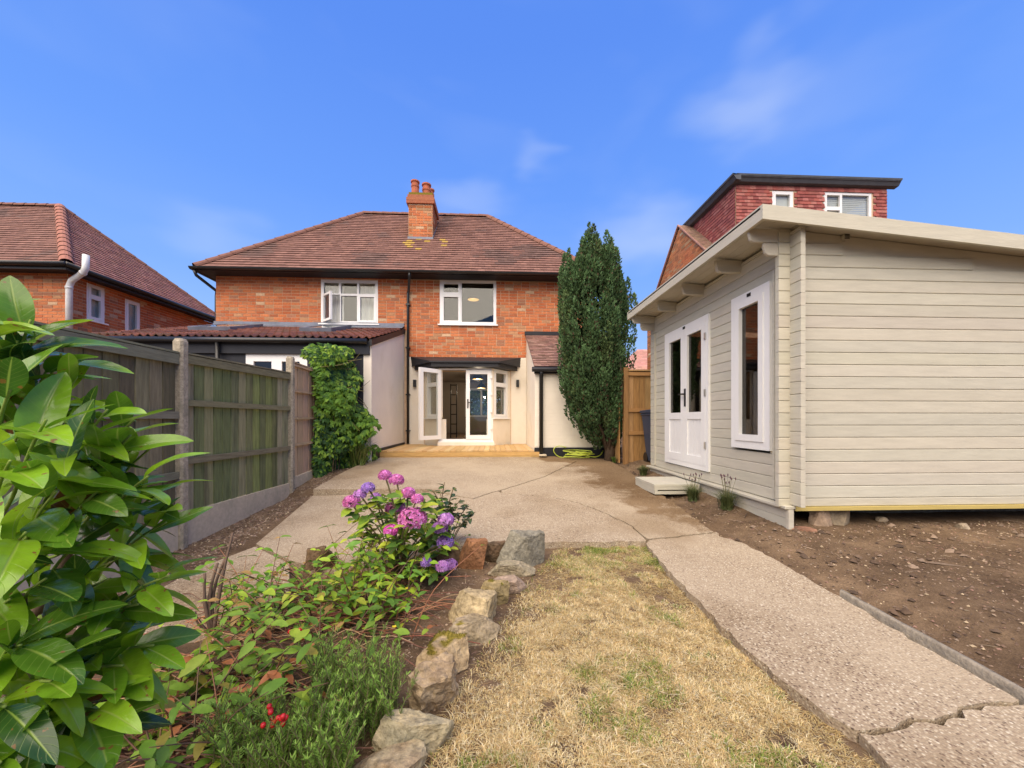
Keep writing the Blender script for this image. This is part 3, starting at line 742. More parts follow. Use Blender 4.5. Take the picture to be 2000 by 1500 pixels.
# ------------------------------------------------------------------ brickwork, tiling, windows
BRICK_COLS = [(0.49, 0.148, 0.056), (0.53, 0.168, 0.062), (0.46, 0.134, 0.052), (0.51, 0.178, 0.074), (0.44, 0.142, 0.062), (0.54, 0.182, 0.072), (0.48, 0.140, 0.056)]
def brick_colour(r):
    k = r.random()
    if k < 0.03: c = (0.62, 0.41, 0.25)
    elif k < 0.08: c = (0.36, 0.16, 0.09)
    elif k < 0.17: c = (0.46, 0.235, 0.12)
    else: c = BRICK_COLS[r.randrange(len(BRICK_COLS))]
    j = 1 + r.uniform(-.12, .12)
    return tuple(x * j for x in c)
BR_L, BR_C, JOINT = 0.235, 0.0825, 0.0145
_brick_mesh = {}
def brick_mesh(kind, variant, prefix='brick', material='brick', cfun=None):
    key = (kind, variant, prefix)
    if key not in _brick_mesh:
        w = (BR_L if kind == 's' else BR_L / 2) - JOINT
        mb = MB(); mb.box((-w / 2, -0.02, -(BR_C - JOINT) / 2), (w / 2, 0.02, (BR_C - JOINT) / 2), (cfun or brick_colour)(random.Random(variant * 13 + (5 if kind == 's' else 0))))
        _brick_mesh[key] = mb.mesh('brick', material)
    return _brick_mesh[key]
def brick_face(parent, O, u, n, width, z0, z1, holes=(), clip=None, n_obj=0, obj_key=None, seed=1, cfun=brick_colour, material='brick', proud=0.008, name='brick', headers=0.06, kind_parent=None):
    """lay bricks on a wall face; O is at the wall's left foot, u along it, n out of it. The biggest n_obj full bricks become objects, the rest one joined part."""
    r = random.Random(seed)
    O = Vector(O); u = Vector(u).normalized(); n = Vector(n).normalized()
    rotm = Matrix((u, -n, Vector((0, 0, 1)))).transposed() if True else None
    full = []; mb = MB()
    nrow = int(round((z1 - z0) / BR_C))
    for row in range(nrow):
        zb = z0 + row * BR_C; zt = min(zb + BR_C, z1)
        a = -(BR_L / 2 if row % 2 else 0.0)
        while a < width:
            w = BR_L
            if r.random() < headers: w = BR_L / 2
            lo, hi = max(a, 0), min(a + w, width)
            a += w
            spans = [(lo, hi)]
            zc = (zb + zt) / 2
            if clip is not None:
                cl, ch = clip(zc)
                spans = [(max(s, cl), min(e, ch)) for s, e in spans]
            for (h0, h1, hz0, hz1) in holes:
                if hz0 < zc < hz1:
                    ns = []
                    for s, e in spans:
                        if e <= h0 or s >= h1: ns.append((s, e)); continue
                        if s < h0: ns.append((s, h0))
                        if e > h1: ns.append((h1, e))
                    spans = ns
            for s, e in spans:
                if e - s < 0.03: continue
                if abs((e - s) - w) < 1e-4 and zt - zb > BR_C - 1e-4:
                    full.append(((s + e) / 2, zc, 's' if w == BR_L else 'h'))
                else:
                    mb.obox(O, u, n, s + JOINT / 2, e - JOINT / 2, -0.02, proud + r.uniform(0, .003), zb - O.z + JOINT / 2, zt - O.z - JOINT / 2, cfun(r))
    key = obj_key or (lambda c: 0)
    full.sort(key=lambda q: key(O + u * q[0] + Vector((0, 0, q[1] - O.z))))
    for i, (s, zc, kd) in enumerate(full):
        if i < n_obj:
            p = O + u * s + Vector((0, 0, zc - O.z)) + n * (proud - 0.02 + r.uniform(0, 0.003))
            piece(name, brick_mesh(kd, r.randrange(26), name, material, cfun), kind_parent or parent, p, rotm)
        else:
            w = BR_L if kd == 's' else BR_L / 2
            mb.obox(O, u, n, s - w / 2 + JOINT / 2, s + w / 2 - JOINT / 2, -0.02, proud + r.uniform(0, .003), zc - O.z - (BR_C - JOINT) / 2, zc - O.z + (BR_C - JOINT) / 2, cfun(r))
    if mb.v:
        mb.build('brickwork', material, kind_parent or parent, kind='stuff')
def wall_with_holes(mb, O, u, n, width, z0, z1, thick, holes=()):
    """wall slab, outer face at n=0, cut by rectangular openings"""
    us = sorted(set([0, width] + [h for q in holes for h in q[:2]])); zs = sorted(set([z0, z1] + [h for q in holes for h in q[2:]]))
    for i in range(len(us) - 1):
        run = None
        for j in range(len(zs) - 1):
            uc, zc = (us[i] + us[i + 1]) / 2, (zs[j] + zs[j + 1]) / 2
            hole = any(h[0] < uc < h[1] and h[2] < zc < h[3] for h in holes)
            if hole:
                if run is not None: mb.obox(O, u, n, us[i], us[i + 1], -thick, 0, run - Vector(O).z, zs[j] - Vector(O).z); run = None
            elif run is None: run = zs[j]
        if run is not None: mb.obox(O, u, n, us[i], us[i + 1], -thick, 0, run - Vector(O).z, zs[-1] - Vector(O).z)
def tile_slope(mb, O, u, s, n, lo, hi, slen, gauge=0.1, tw=0.165, thick=0.014, colf=None, seed=0):
    r = random.Random(seed)
    O = Vector(O); u = Vector(u).normalized(); s = Vector(s).normalized(); n = Vector(n).normalized()
    rows = int(slen / gauge)
    for k in range(rows):
        s0 = k * gauge; s1 = min(s0 + gauge * 1.5, slen)
        l0, h0 = lo(s0), hi(s0); l1, h1 = lo(min(s0 + gauge, slen)), hi(min(s0 + gauge, slen))
        a = math.floor(l0 / tw) * tw - (tw / 2 if k % 2 else 0)
        while a < h0:
            b0, b1 = max(a, l0), min(a + tw, h0)
            t0, t1 = max(a, l1), min(a + tw, h1)
            if b1 - b0 > 0.02:
                if t1 <= t0: t0 = t1 = min(max((b0 + b1) / 2, l1), h1)
                up = thick + 0.006 + r.uniform(0, 0.006)
                g = 0.0015
                P = lambda a_, s_, n_: O + u * a_ + s * s_ + n * n_
                c = colf(r, P((b0 + b1) / 2, s0, 0))
                mb.add([P(b0 + g, s0, up), P(b1 - g, s0, up), P(t1 - g, s1, 0.004), P(t0 + g, s1, 0.004)], [(0, 1, 2, 3)], c)
                mb.add([P(b0 + g, s0, up - thick), P(b1 - g, s0, up - thick), P(b1 - g, s0, up), P(b0 + g, s0, up)], [(0, 1, 2, 3)], tuple(x * .55 for x in c))  # front edge coloured darker: grime, and a stand-in for course shadow lines
            a += tw
TILE_COLS = [(0.21, 0.106, 0.080), (0.195, 0.098, 0.075), (0.23, 0.118, 0.090), (0.215, 0.110, 0.083), (0.20, 0.100, 0.076)]
def roof_colour(r, p):
    c = TILE_COLS[r.randrange(len(TILE_COLS))]
    st = mnoise.noise(p * 0.75) * 0.6 + mnoise.noise(p * 2.1) * 0.4
    k = 1 - 0.30 * max(0.0, min(1.0, (st - 0.08) * 3.2))
    j = r.uniform(0.85, 1.15) * k
    c = tuple(x * j for x in c)
    if k < 0.85: c = (c[0] * 0.9, c[1] * 1.02, c[2] * 1.08)
    return c
def ring(mb, O, u, n, u0, u1, z0, z1, w, n0, n1, col=(1, 1, 1)):
    Oz = Vector(O).z
    mb.obox(O, u, n, u0, u0 + w, n0, n1, z0 - Oz, z1 - Oz, col); mb.obox(O, u, n, u1 - w, u1, n0, n1, z0 - Oz, z1 - Oz, col)
    mb.obox(O, u, n, u0 + w, u1 - w, n0, n1, z0 - Oz, z0 + w - Oz, col); mb.obox(O, u, n, u0 + w, u1 - w, n0, n1, z1 - w - Oz, z1 - Oz, col)
def window(parent, O, u, n, u0, u1, z0, z1, lights, frame=0.045, depth=(-0.07, 0.0), sill=True, glass_mat='glass', mat_='upvc', sill_out=0.07, name='window'):
    """lights: (u0,u1,z0,z1,sash_bar,proud) as fractions of the opening inside the frame"""
    Oz = Vector(O).z
    mb = MB(); ring(mb, O, u, n, u0, u1, z0, z1, frame, depth[0], depth[1])
    wn_ = mb.build(name, mat_, parent)
    iu0, iu1, iz0, iz1 = u0 + frame, u1 - frame, z0 + frame, z1 - frame
    for (a, b, c, d, bar, pr) in lights:
        A, B, C_, D = iu0 + (iu1 - iu0) * a, iu0 + (iu1 - iu0) * b, iz0 + (iz1 - iz0) * c, iz0 + (iz1 - iz0) * d
        mb = MB(); ring(mb, O, u, n, A, B, C_, D, bar, depth[0] + 0.01, depth[1] + pr)
        mb.build('sash', mat_, wn_)
        mb = MB(); mb.obox(O, u, n, A + bar, B - bar, depth[0] + 0.025, depth[0] + 0.031, C_ + bar - Oz, D - bar - Oz)
        mb.build('pane', glass_mat, wn_)
    if sill:
        mb = MB(); mb.obox(O, u, n, u0 - 0.05, u1 + 0.05, depth[0], sill_out, z0 - 0.035 - Oz, z0 - 0.001 - Oz)
        mb.build('sill', mat_, wn_)
    return wn_

# ------------------------------------------------------------------ semi-detached house
YF = 10.7
XL, XP, XR = W(422, 600, YF).x, W(797, 600, YF).x, 0
XR = XP + (XP - XL)
Z_PAINT = W(900, 698, YF).z
ZE = 5.16
X_, N_ = Vector((1, 0, 0)), Vector((0, -1, 0))
house = thing('semi_detached_house', 'pair of red brick semi-detached houses with brown tiled hip roof and chimney', 'house', (XP, YF, 0.3))
BR0 = 2.9
wl_l = W(627, 632, YF); wl_r = W(738, 548, YF); wr_l = W(859, 632, YF); wr_r = W(969, 548, YF)
HL = (wl_l.x - XL, wl_r.x - XL, wl_l.z, wl_r.z)
HR = (wr_l.x - XL, wr_r.x - XL, wr_l.z - 0.02, wr_r.z)
BAY_L, BAY_R = -1.94, 0.46
BAYH = (BAY_L - XL + 0.05, BAY_R - XL - 0.05, 0.3, 2.60)
O = Vector((XL, YF, 0.3))
mb = MB(); wall_with_holes(mb, O, X_, N_, XR - XL, 0.3, ZE, 0.25, [HL, HR, BAYH])
mb.box((XL, YF + .25, 0.3), (XL + .25, YF + 7.6, ZE)); mb.box((XR - .25, YF + .25, 0.3), (XR, YF + 7.6, ZE))
mb.build('brick_wall', 'mortar', house)
ext_top = W(600, 640, YF).z
def key_house(p):
    return abs(p.x - 0.2) + (0 if p.z > 3 else 5)
EX = W(790, 640, YF).x        # right side wall of the rear extension
# upper brickwork: left half above the extension, right half above the painted part
brick_face(house, Vector((XL, YF, 0.3)), X_, N_, XP - XL, ext_top - 0.05, ZE, [HL], n_obj=110, obj_key=lambda p: -p.x, seed=3)
brick_face(house, Vector((XP, YF, 0.3)), X_, N_, XR - XP, Z_PAINT, ZE, [(HR[0] - (XP - XL), HR[1] - (XP - XL), HR[2], HR[3])], n_obj=190, obj_key=lambda p: abs(p.x - 0.0), seed=4)
def cream(r):
    j = r.uniform(.97, 1.03); return (j, j, j)
CREAM_HOLE = [(BAY_L - XP - 0.02, BAY_R - XP + 0.02, 0.3, 2.70)]
brick_face(house, Vector((XP, YF, 0.3)), X_, N_, 0.91 - XP, 0.42, Z_PAINT, CREAM_HOLE, n_obj=0, seed=5, cfun=cream, material='cream_paint', proud=0.004)
mb = MB(); wall_with_holes(mb, Vector((XP, YF - 0.0015, 0.3)), X_, N_, 0.91 - XP, 0.3, Z_PAINT, 0.001, [(BAY_L - XP - 0.02, BAY_R - XP + 0.02, 0.3, 2.70)])
mb.build('painted_wall', 'cream_paint', house)
# brick side wall and corner return
brick_face(house, Vector((XL, YF + 7.6, 0.3)), (0, -1, 0), (-1, 0, 0), 7.6, 0.3, ZE, seed=6)
# windows
window(house, Vector((XL, YF, 0.3)), X_, N_, *HL, [(0, .32, .68, 1, .03, 0), (.32, .66, .68, 1, .03, 0), (.66, 1, .68, 1, .03, 0), (.32, .66, 0, .68, .03, 0), (.66, 1, 0, .68, .06, .012)])
window(house, Vector((XL, YF, 0.3)), X_, N_, *HR, [(0, .36, .68, 1, .065, .012), (0, .36, 0, .68, .065, .012), (.36, 1, 0, 1, .03, 0)])
# the open casement of the left window
hx = XL + HL[0] + 0.045; hw = (HL[1] - HL[0] - .09) * .32; hz0, hz1 = HL[2] + .045, HL[2] + .045 + (HL[3] - HL[2] - .09) * .68
ang = math.radians(42)
cu = Vector((math.cos(ang), -math.sin(ang), 0)); cn = Vector((-math.sin(ang), -math.cos(ang), 0))
mb = MB(); ring(mb, Vector((hx, YF + 0.01, hz0)), cu, cn, 0, hw, hz0, hz1, .06, -.04, .015)
cs = mb.build('window_casement', 'upvc', house)
mb = MB(); mb.obox(Vector((hx, YF + 0.01, hz0)), cu, cn, .06, hw - .06, -.02, -.014, .06, hz1 - hz0 - .06); mb.build('pane', 'glass', cs)
# eaves
EO = 0.42
EOX = 0.24
XEL, XER, YE = XL - EOX, XR + EOX, YF - EO
ZG = W(700, 527, YE).z
RUN = (XER - XEL) / 2 - (W(945, 422, 14.7).x - W(722, 422, 14.7).x) / 2
YR = YE + RUN
ZR = W(833, 421, YR).z
mb = MB()
mb.box((XEL, YE, ZE - 0.02), (XER, YF - 0.012, ZE)); mb.box((XEL, YE - 0.02, ZE - 0.03), (XER, YE, ZG))
mb.box((XEL - .02, YE - .02, ZE - .03), (XEL, YE + 2 * RUN, ZG)); mb.box((XEL, YF, ZE - 0.02), (XL - .012, YF + 7.6, ZE))
mb.build('fascia_board', 'black_paint', house)
mb = MB()
gpts = [(math.cos(a) * 0.06, math.sin(a) * 0.06) for a in np.linspace(math.pi, 2 * math.pi, 7)]
for i in range(6):
    a, b = gpts[i], gpts[i + 1]
    mb.add([(XEL - .06, YE - .085 + a[0], ZG - .03 + a[1]), (XER + .06, YE - .085 + a[0], ZG - .03 + a[1]), (XER + .06, YE - .085 + b[0], ZG - .03 + b[1]), (XEL - .06, YE - .085 + b[0], ZG - .03 + b[1])], [(0, 1, 2, 3)])
    mb.add([(XEL - .06 - .0 + a[0], YE - .05, ZG - .03 + a[1]), (XEL - .06 + a[0], YE + 7, ZG - .03 + a[1]), (XEL - .06 + b[0], YE + 7, ZG - .03 + b[1]), (XEL - .06 + b[0], YE - .05, ZG - .03 + b[1])], [(0, 1, 2, 3)])
mb.build('gutter', 'black_plastic', house)
def drainpipe(parent, pts, rad=0.035, mt='black_plastic', name='drainpipe'):
    mb = MB(); mb.tube(pts, rad, 10)
    d = mb.build(name, mt, parent, smooth=True)
    return d
px_ = W(797, 600, YF - .06).x
dp = drainpipe(house, [(px_ + .13, YE - .08, ZG - .08), (px_ + .13, YE - .05, ZG - .18), (px_ + .02, YF - .08, ZG - .42), (px_, YF - .07, ZG - .5), (px_, YF - .07, 0.56)])
mb = MB()
for zz in (4.4, 3.2, 1.9, 0.9): mb.box((px_ - .055, YF - .115, zz), (px_ + .055, YF - .002, zz + .035))
mb.build('pipe_bracket', 'black_plastic', dp)
drainpipe(house, [(XEL + .02, YE - .05, ZG - .1), (XEL + .04, YE + .0, ZG - .22), (XL - .06, YF + .1, ZG - .45), (XL - .06, YF + .1, ZG - .6), (XL - .06, YF + .1, 0.4)], 0.04)
# roof
pitch_v = Vector((0, RUN, ZR - ZG)); slen = pitch_v.length; s_ = pitch_v.normalized(); n_front = Vector((0, -s_.z, s_.y))
wid = XER - XEL
mb = MB()
P0, P1, P2, P3 = Vector((XEL, YE, ZG)), Vector((XER, YE, ZG)), Vector((XER, YE + 2 * RUN, ZG)), Vector((XEL, YE + 2 * RUN, ZG))
R0, R1 = Vector((XEL + RUN, YR, ZR)), Vector((XER - RUN, YR, ZR))
mb.add([P0, P1, P2, P3, R0, R1], [(0, 1, 5, 4), (1, 2, 5), (2, 3, 4, 5), (3, 0, 4), (3, 2, 1, 0)], (0.14, 0.07, 0.055))
roof = mb.build('roof', 'tile', house)
LICH = [W(790, 487, YE + 1.6), W(800, 480, YE + 1.6), W(782, 493, YE + 1.5), W(853, 478, YE + 1.7)]
def house_roof_colour(r, p):
    c = roof_colour(r, p)
    for q, rad in ((Vector((-2.35, 0, 0)), .38), (Vector((-2.62, 0, 0)), .30), (Vector((-1.66, 0, 0)), .20)):
        if abs(p.x - q.x) < rad and 6.2 < p.z < 6.75 and r.random() < 0.30: c = (0.40, 0.26, 0.06)
    return c
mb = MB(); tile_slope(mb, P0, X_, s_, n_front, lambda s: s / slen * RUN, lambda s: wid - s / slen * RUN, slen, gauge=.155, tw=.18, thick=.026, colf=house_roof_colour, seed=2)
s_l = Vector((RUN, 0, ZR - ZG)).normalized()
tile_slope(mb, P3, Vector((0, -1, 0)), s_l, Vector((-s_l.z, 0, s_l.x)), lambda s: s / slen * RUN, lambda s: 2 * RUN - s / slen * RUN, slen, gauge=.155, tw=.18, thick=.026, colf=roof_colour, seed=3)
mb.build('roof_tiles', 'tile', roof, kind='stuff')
def ridge_tiles(parent, a, b, step=0.32, rad=0.11, col=(0.33, 0.14, 0.10), lift=0.02):
    a, b = Vector(a), Vector(b); L = (b - a).length; k = max(1, int(L / step)); t = (b - a).normalized()
    sd_ = t.cross(Vector((0, 0, 1))).normalized(); up = sd_.cross(t)
    mb = MB()
    for i in range(7):
        q0 = math.pi * i / 7 - 0.0; q1 = math.pi * (i + 1) / 7
        mb.add([sd_ * math.cos(q) * rad * w + up * (math.sin(q) * rad * w - rad * .35) + t * z for q, z, w in ((q0, 0, 1.08), (q1, 0, 1.08), (q1, L / k * 1.02, .95), (q0, L / k * 1.02, .95))], [(0, 1, 2, 3)], col)
    me = mb.mesh('ridge_tile', 'tile')
    for i in range(k): piece('ridge_tile', me, parent, a + t * (L * i / k) + up * lift)
ridge_tiles(roof, P0, R0, col=(.20, .095, .07)); ridge_tiles(roof, R0, R1, col=(.20, .095, .07)); ridge_tiles(roof, P1, R1, col=(.21, .10, .072))
# chimney
def on_roof(px, py):
    d = Vector(ray(px, py)); o = Vector((0, 0, CAM_Z))
    t = (P0 - o).dot(n_front) / d.dot(n_front)
    return o + d * t
cb = on_roof(822, 467); cyf = cb.y
cx0, cx1 = W(798, 460, cyf).x, W(845, 460, cyf).x
ctop = W(820, 380, cyf).z
mb = MB(); mb.box((cx0, cyf, cb.z - 0.4), (cx1, cyf + 0.9, ctop)); chim = mb.build('chimney', 'mortar', house)
def dull(r):
    c = brick_colour(r); return (c[0] * .78, c[1] * .85, c[2] * .85)
zc1 = ctop - 0.30
brick_face(house, Vector((cx0, cyf, cb.z - .35)), X_, N_, cx1 - cx0, cb.z - .35, zc1, seed=8, cfun=dull, n_obj=40, name='brick', kind_parent=chim)
brick_face(house, Vector((cx1, cyf, cb.z - .35)), (0, 1, 0), (1, 0, 0), 0.9, cb.z - .35, zc1, seed=9, cfun=dull, kind_parent=chim)
mb = MB()
for row in range(3):
    e = 0.03 + (0.03 if row < 2 else 0)
    mb.box((cx0 - e, cyf - e, zc1 + row * .095 + .006), (cx1 + e, cyf + .9 + e, zc1 + (row + 1) * .095), jit((0.36, 0.13, 0.07), .1))
mb.build('chimney_corbel', 'brick', chim)
mb = MB(); mb.box((cx0 - .0, cyf - .0, ctop - .01), (cx1, cyf + .9, ctop + .07)); mb.build('flaunching', 'moss', chim)
for (px, py, dy, sc) in ((811, 358, .18, 1), (833, 364, .42, 1.08), (842, 374, .72, .8)):
    p = W(px, py, cyf + dy)
    mb = MB(); hgt = p.z - ctop
    mb.lathe((p.x, p.y, ctop + .05), [(.125 * sc, 0), (.115 * sc, hgt * .55), (.13 * sc, hgt * .6), (.13 * sc, hgt * .72), (.11 * sc, hgt * .75), (.11 * sc, hgt * .88), (.14 * sc, hgt * .92), (.14 * sc, hgt), (.10 * sc, hgt), (.10 * sc, hgt * .8)], 14)
    mb.build('chimney_pot', 'terracotta', chim)
mb = MB(); mb.box((cx0 - .02, cyf - .05, cb.z - .03), (cx1 + .02, cyf - .013, cb.z + .05)); mb.prism([(cx1 + .012, cyf - .03, cb.z - .02), (cx1 + .012, cyf + .75, cb.z + .65), (cx1 + .012, cyf + .75, cb.z + .78), (cx1 + .012, cyf - .03, cb.z + .10)], (.012, 0, 0)); mb.build('lead_flashing', 'lead', chim)
mb = MB(); q = W(872, 421, YR); mb.tube([(cx1, cyf + .6, ctop - .35), (q.x, q.y, q.z + .05)], .008, 5); mb.build('aerial_wire', 'dark_metal', chim)
# rooms behind the glass
def room(x0, x1, y0, y1, z0, z1, holes_front=(), wm='inner_wall'):
    mb = MB(); t = .03
    mb.box((x0 - t, y0, z0), (x0, y1, z1)); mb.box((x1, y0, z0), (x1 + t, y1, z1)); mb.box((x0, y0, z1), (x1, y1, z1 + t))
    wall_with_holes(mb, Vector((x0, y1, z0)), X_, N_, x1 - x0, z0, z1, t, holes_front)
    mb.build('room_wall', wm, house)
    mb = MB(); mb.box((x0, y0, z0 - t), (x1, y1, z0)); mb.build('room_floor', 'floor_wood', house)
HB = (1.0, 3.4, 1.35, 2.65)
room(XP + .08, 2.2, YF + .26, YF + 6.6, .64, 2.92, [HB])
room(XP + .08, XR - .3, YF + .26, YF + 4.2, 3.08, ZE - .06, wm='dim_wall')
room(XL + .3, XP - .08, YF + .26, YF + 4.2, 3.08, ZE - .06)
window(house, Vector((XP + .08, YF + 6.62, .64)), X_, N_, *HB, [(0, .3, 0, 1, .04, 0), (.3, .7, 0, 1, .04, 0), (.7, 1, 0, 1, .04, 0)], sill=False, name='front_window')
mb = MB()
def drape(mb, x0, x1, y, z0, z1, k=18):
    vs = []; fs = []
    for i in range(k + 1):
        x = x0 + (x1 - x0) * i / k; yy = y + .025 * math.sin(i * 1.9) + .01 * math.sin(i * .7)
        vs += [(x, yy, z0), (x, yy, z1)]
    for i in range(k): fs.append((2 * i, 2 * i + 2, 2 * i + 3, 2 * i + 1))
    mb.add(vs, fs)
drape(mb, XL + HL[0] + .0, XL + HL[0] + .5, YF + .30, HL[2] - .1, HL[3] + .05); drape(mb, XL + HL[0] + .88, XL + HL[1] + .05, YF + .30, HL[2] - .1, HL[3] + .05)
mb.build('curtain', 'curtain', house, smooth=True)
# bay with patio doors
YB = 10.05; BFL, BFR = -1.45, -0.03
ZB0, ZB1 = W(900, 861, YB).z, 2.58
bay_l_u = (Vector((BAY_L, YF, 0)) - Vector((BFL, YB, 0))); bay_r_u = (Vector((BAY_R, YF, 0)) - Vector((BFR, YB, 0)))
ZS = W(980, 816, 10.3).z
mb = MB()
for A, uvec, sg in ((Vector((BFL, YB, 0.3)), bay_l_u, -1), (Vector((BFR, YB, 0.3)), bay_r_u, 1)):
    uu = uvec.normalized(); nn = Vector((uu.y * sg, -uu.x * sg, 0)) * (1 if sg > 0 else 1)
    if nn.y > 0: nn = -nn
    L = uvec.length
    mb.obox(A, uu, nn, 0.0, L, -.22, 0, 0, ZS - .04 - .3)
mb.box((BFL - .02, YB - .03, .3), (BFR + .02, YB + .18, ZB0 - .12))
mb.build('bay_wall', 'cream_paint', house)
mb = MB(); mb.box((BFL - .02, YB - .10, ZB0 - .12), (BFR + .04, YB + .12, ZB0 - .035)); mb.build('threshold_board', 'cream_paint', house)
for A, uvec, sg in ((Vector((BFL, YB, 0.3)), bay_l_u, -1), (Vector((BFR, YB, 0.3)), bay_r_u, 1)):
    uu = uvec.normalized(); nn = Vector((uu.y, -uu.x, 0))
    if nn.y > 0: nn = -nn
    window(house, A, uu, nn, 0.05, uvec.length - .12, ZS, ZB1, [(0, 1, .70, 1, .055, .01), (0, 1, 0, .70, .055, .01)], frame=.04, depth=(-.10, -.01), sill_out=.05)
    mb = MB(); mb.obox(A, uu, nn, -.02, .05, -.10, .0, ZS - .3, ZB1 - .3); mb.obox(A, uu, nn, uvec.length - .12, uvec.length + .02, -.12, .0, ZS - .3, ZB1 - .3); mb.build('bay_post', 'cream_paint', house)
# door frame, closed leaf, open leaf
mb = MB(); ring(mb, Vector((BFL, YB, ZB0)), X_, N_, 0, BFR - BFL, ZB0, ZB1, .045, -.07, 0)
mb.box((BFL - .02, YB - .07, ZB0 - .034), (BFR + .02, YB + .08, ZB0 - .002))
df = mb.build('patio_door_frame', 'upvc', house)
LW = (BFR - BFL - .09) / 2
def door_leaf(A, uu, nn, handle_u, outside=True):
    mb = MB(); ring(mb, A, uu, nn, 0, LW, ZB0 + .05, ZB1 - .05, .10, -.06, .012)
    d = mb.build('patio_door', 'upvc', house)
    mb = MB(); mb.obox(A, uu, nn, .10, LW - .10, -.03, -.022, .15, ZB1 - ZB0 - .15); mb.build('pane', 'glass', d)
    mb = MB(); zz = .98
    mb.obox(A, uu, nn, handle_u - .016, handle_u + .016, .012, .022, zz - .12, zz + .12); mb.obox(A, uu, nn, handle_u - .012, handle_u + .11 * (1 if handle_u < .3 else -1), .05, .065, zz + .02, zz + .042)
    mb.obox(A, uu, nn, handle_u - .01, handle_u + .01, .02, .06, zz + .02, zz + .042)
    mb.build('handle', 'black_plastic' if handle_u < .3 else 'steel', d)
    return d
dr_ = door_leaf(Vector((BFL + .045 + LW, YB - .012, ZB0)), X_, N_, .05)
mb = MB()
for zz in (.3, .75, 1.2, 1.65): mb.obox(Vector((BFL + .045 + LW, YB - .012, ZB0)), X_, N_, LW - .03, LW + .03, .012, .035, zz, zz + .07)
mb.build('hinge', 'upvc', dr_)
ph = math.radians(133)
door_leaf(Vector((BFL + .03, YB - .035, ZB0)), Vector((math.cos(ph), -math.sin(ph), 0)), Vector((math.sin(ph), math.cos(ph), 0)) * -1 if False else Vector((-math.sin(ph), -math.cos(ph), 0)), LW - .05)
# black lead canopy over the bay
zc0, zc1_ = 2.60, 2.73
wp = [Vector((-2.22, YF, 0)), Vector((-1.62, 9.86, 0)), Vector((0.11, 9.86, 0)), Vector((0.66, YF, 0))]
mb = MB()
vs = [p + Vector((0, 0, zc0)) for p in wp] + [p + Vector((0, 0, zc1_)) for p in wp]
mb.add(vs, [(3, 2, 1, 0), (0, 1, 5, 4), (1, 2, 6, 5), (2, 3, 7, 6)])
e = [Vector((-2.33, YF, Z_PAINT)), Vector((0.76, YF, Z_PAINT))]
vs2 = [Vector((-2.30, YF, zc1_ + .02)), Vector((-1.66, 9.81, zc1_ + .01)), Vector((0.15, 9.81, zc1_ + .01)), Vector((0.74, YF, zc1_ + .02)), e[0], e[1], Vector((-2.30, YF, zc1_ - .03)), Vector((-1.66, 9.81, zc1_ - .03)), Vector((0.15, 9.81, zc1_ - .03)), Vector((0.74, YF, zc1_ - .03))]
mb.add(vs2, [(0, 1, 4), (1, 2, 5, 4), (2, 3, 5), (6, 7, 1, 0), (7, 8, 2, 1), (8, 9, 3, 2)])
mb.build('bay_canopy', 'black_paint', house)
# wall lights beside the doors
for px in (810, 1011):
    p = W(px, 749, YF - .05)
    mb = MB(); mb.box((p.x - .04, YF - .1, p.z - .10), (p.x + .04, YF - .02, p.z + .10)); mb.box((p.x - .03, YF - .02, p.z - .05), (p.x + .03, YF - .004, p.z + .05))
    mb.build('wall_light', 'black_plastic', house, bevel=.006)

def pendant(px, py, Y, label, rad=.19, zt=2.92, watts=30):
    p = W(px, py, Y)
    t = thing('pendant_lamp', label, 'lamp', p, 'pendant lamps inside the house')
    mb = MB(); mb.lathe(p, [(rad, 0), (rad * .92, .06), (rad * .6, .15), (rad * .22, .2), (.03, .22), (.03, .3)], 20)
    mb.v = [v for v in mb.v]; mb.f = [f for f in mb.f if len(f) == 4]
    mb.build('lamp_shade', 'black_paint', t, smooth=True)
    mb = MB(); mb.lathe(p, [(rad * .9, .012), (rad * .85, .02)], 20); mb.build('lamp_diffuser', 'lamp_glow', t)
    mb = MB(); mb.tube([p + Vector((0, 0, .29)), (p.x, p.y, zt)], .006, 5); mb.build('flex', 'black_plastic', t)
    ld = bpy.data.lights.new('lamp_bulb', 'POINT'); ld.energy = watts; ld.color = (1.0, .80, .58); ld.shadow_soft_size = .06
    lo_ = bpy.data.objects.new('lamp_bulb', ld); link(lo_, t, p - Vector((0, 0, .05)))
pendant(933, 741, 12.6, 'black pendant lamp with yellow inside behind the closed patio door, the larger one')
pendant(940, 758.5, 14.8, 'black pendant lamp with yellow inside behind the closed patio door, the smaller one')
pendant(924.5, 586, 12.2, 'glowing yellow pendant lamp behind the upstairs window', .20, ZE - .06, .6)
p = W(886, 855, 12.4)
t = thing('wall_rack', 'tall narrow black framed rack on the floor inside the open patio door', 'rack', (p.x, 12.4, .64))
mb = MB(); z1_ = W(886, 750, 12.4).z
for dx in (-.11, .08): mb.box((p.x + dx, 12.4, .64), (p.x + dx + .03, 12.43, z1_))
mb.build('rack_upright', 'dark_metal', t)
for i in range(6):
    mb = MB(); zz = .75 + (z1_ - .80) * i / 5; mb.box((p.x - .08, 12.405, zz), (p.x + .08, 12.425, zz + .03)); mb.build('rack_bar', 'dark_metal', t)

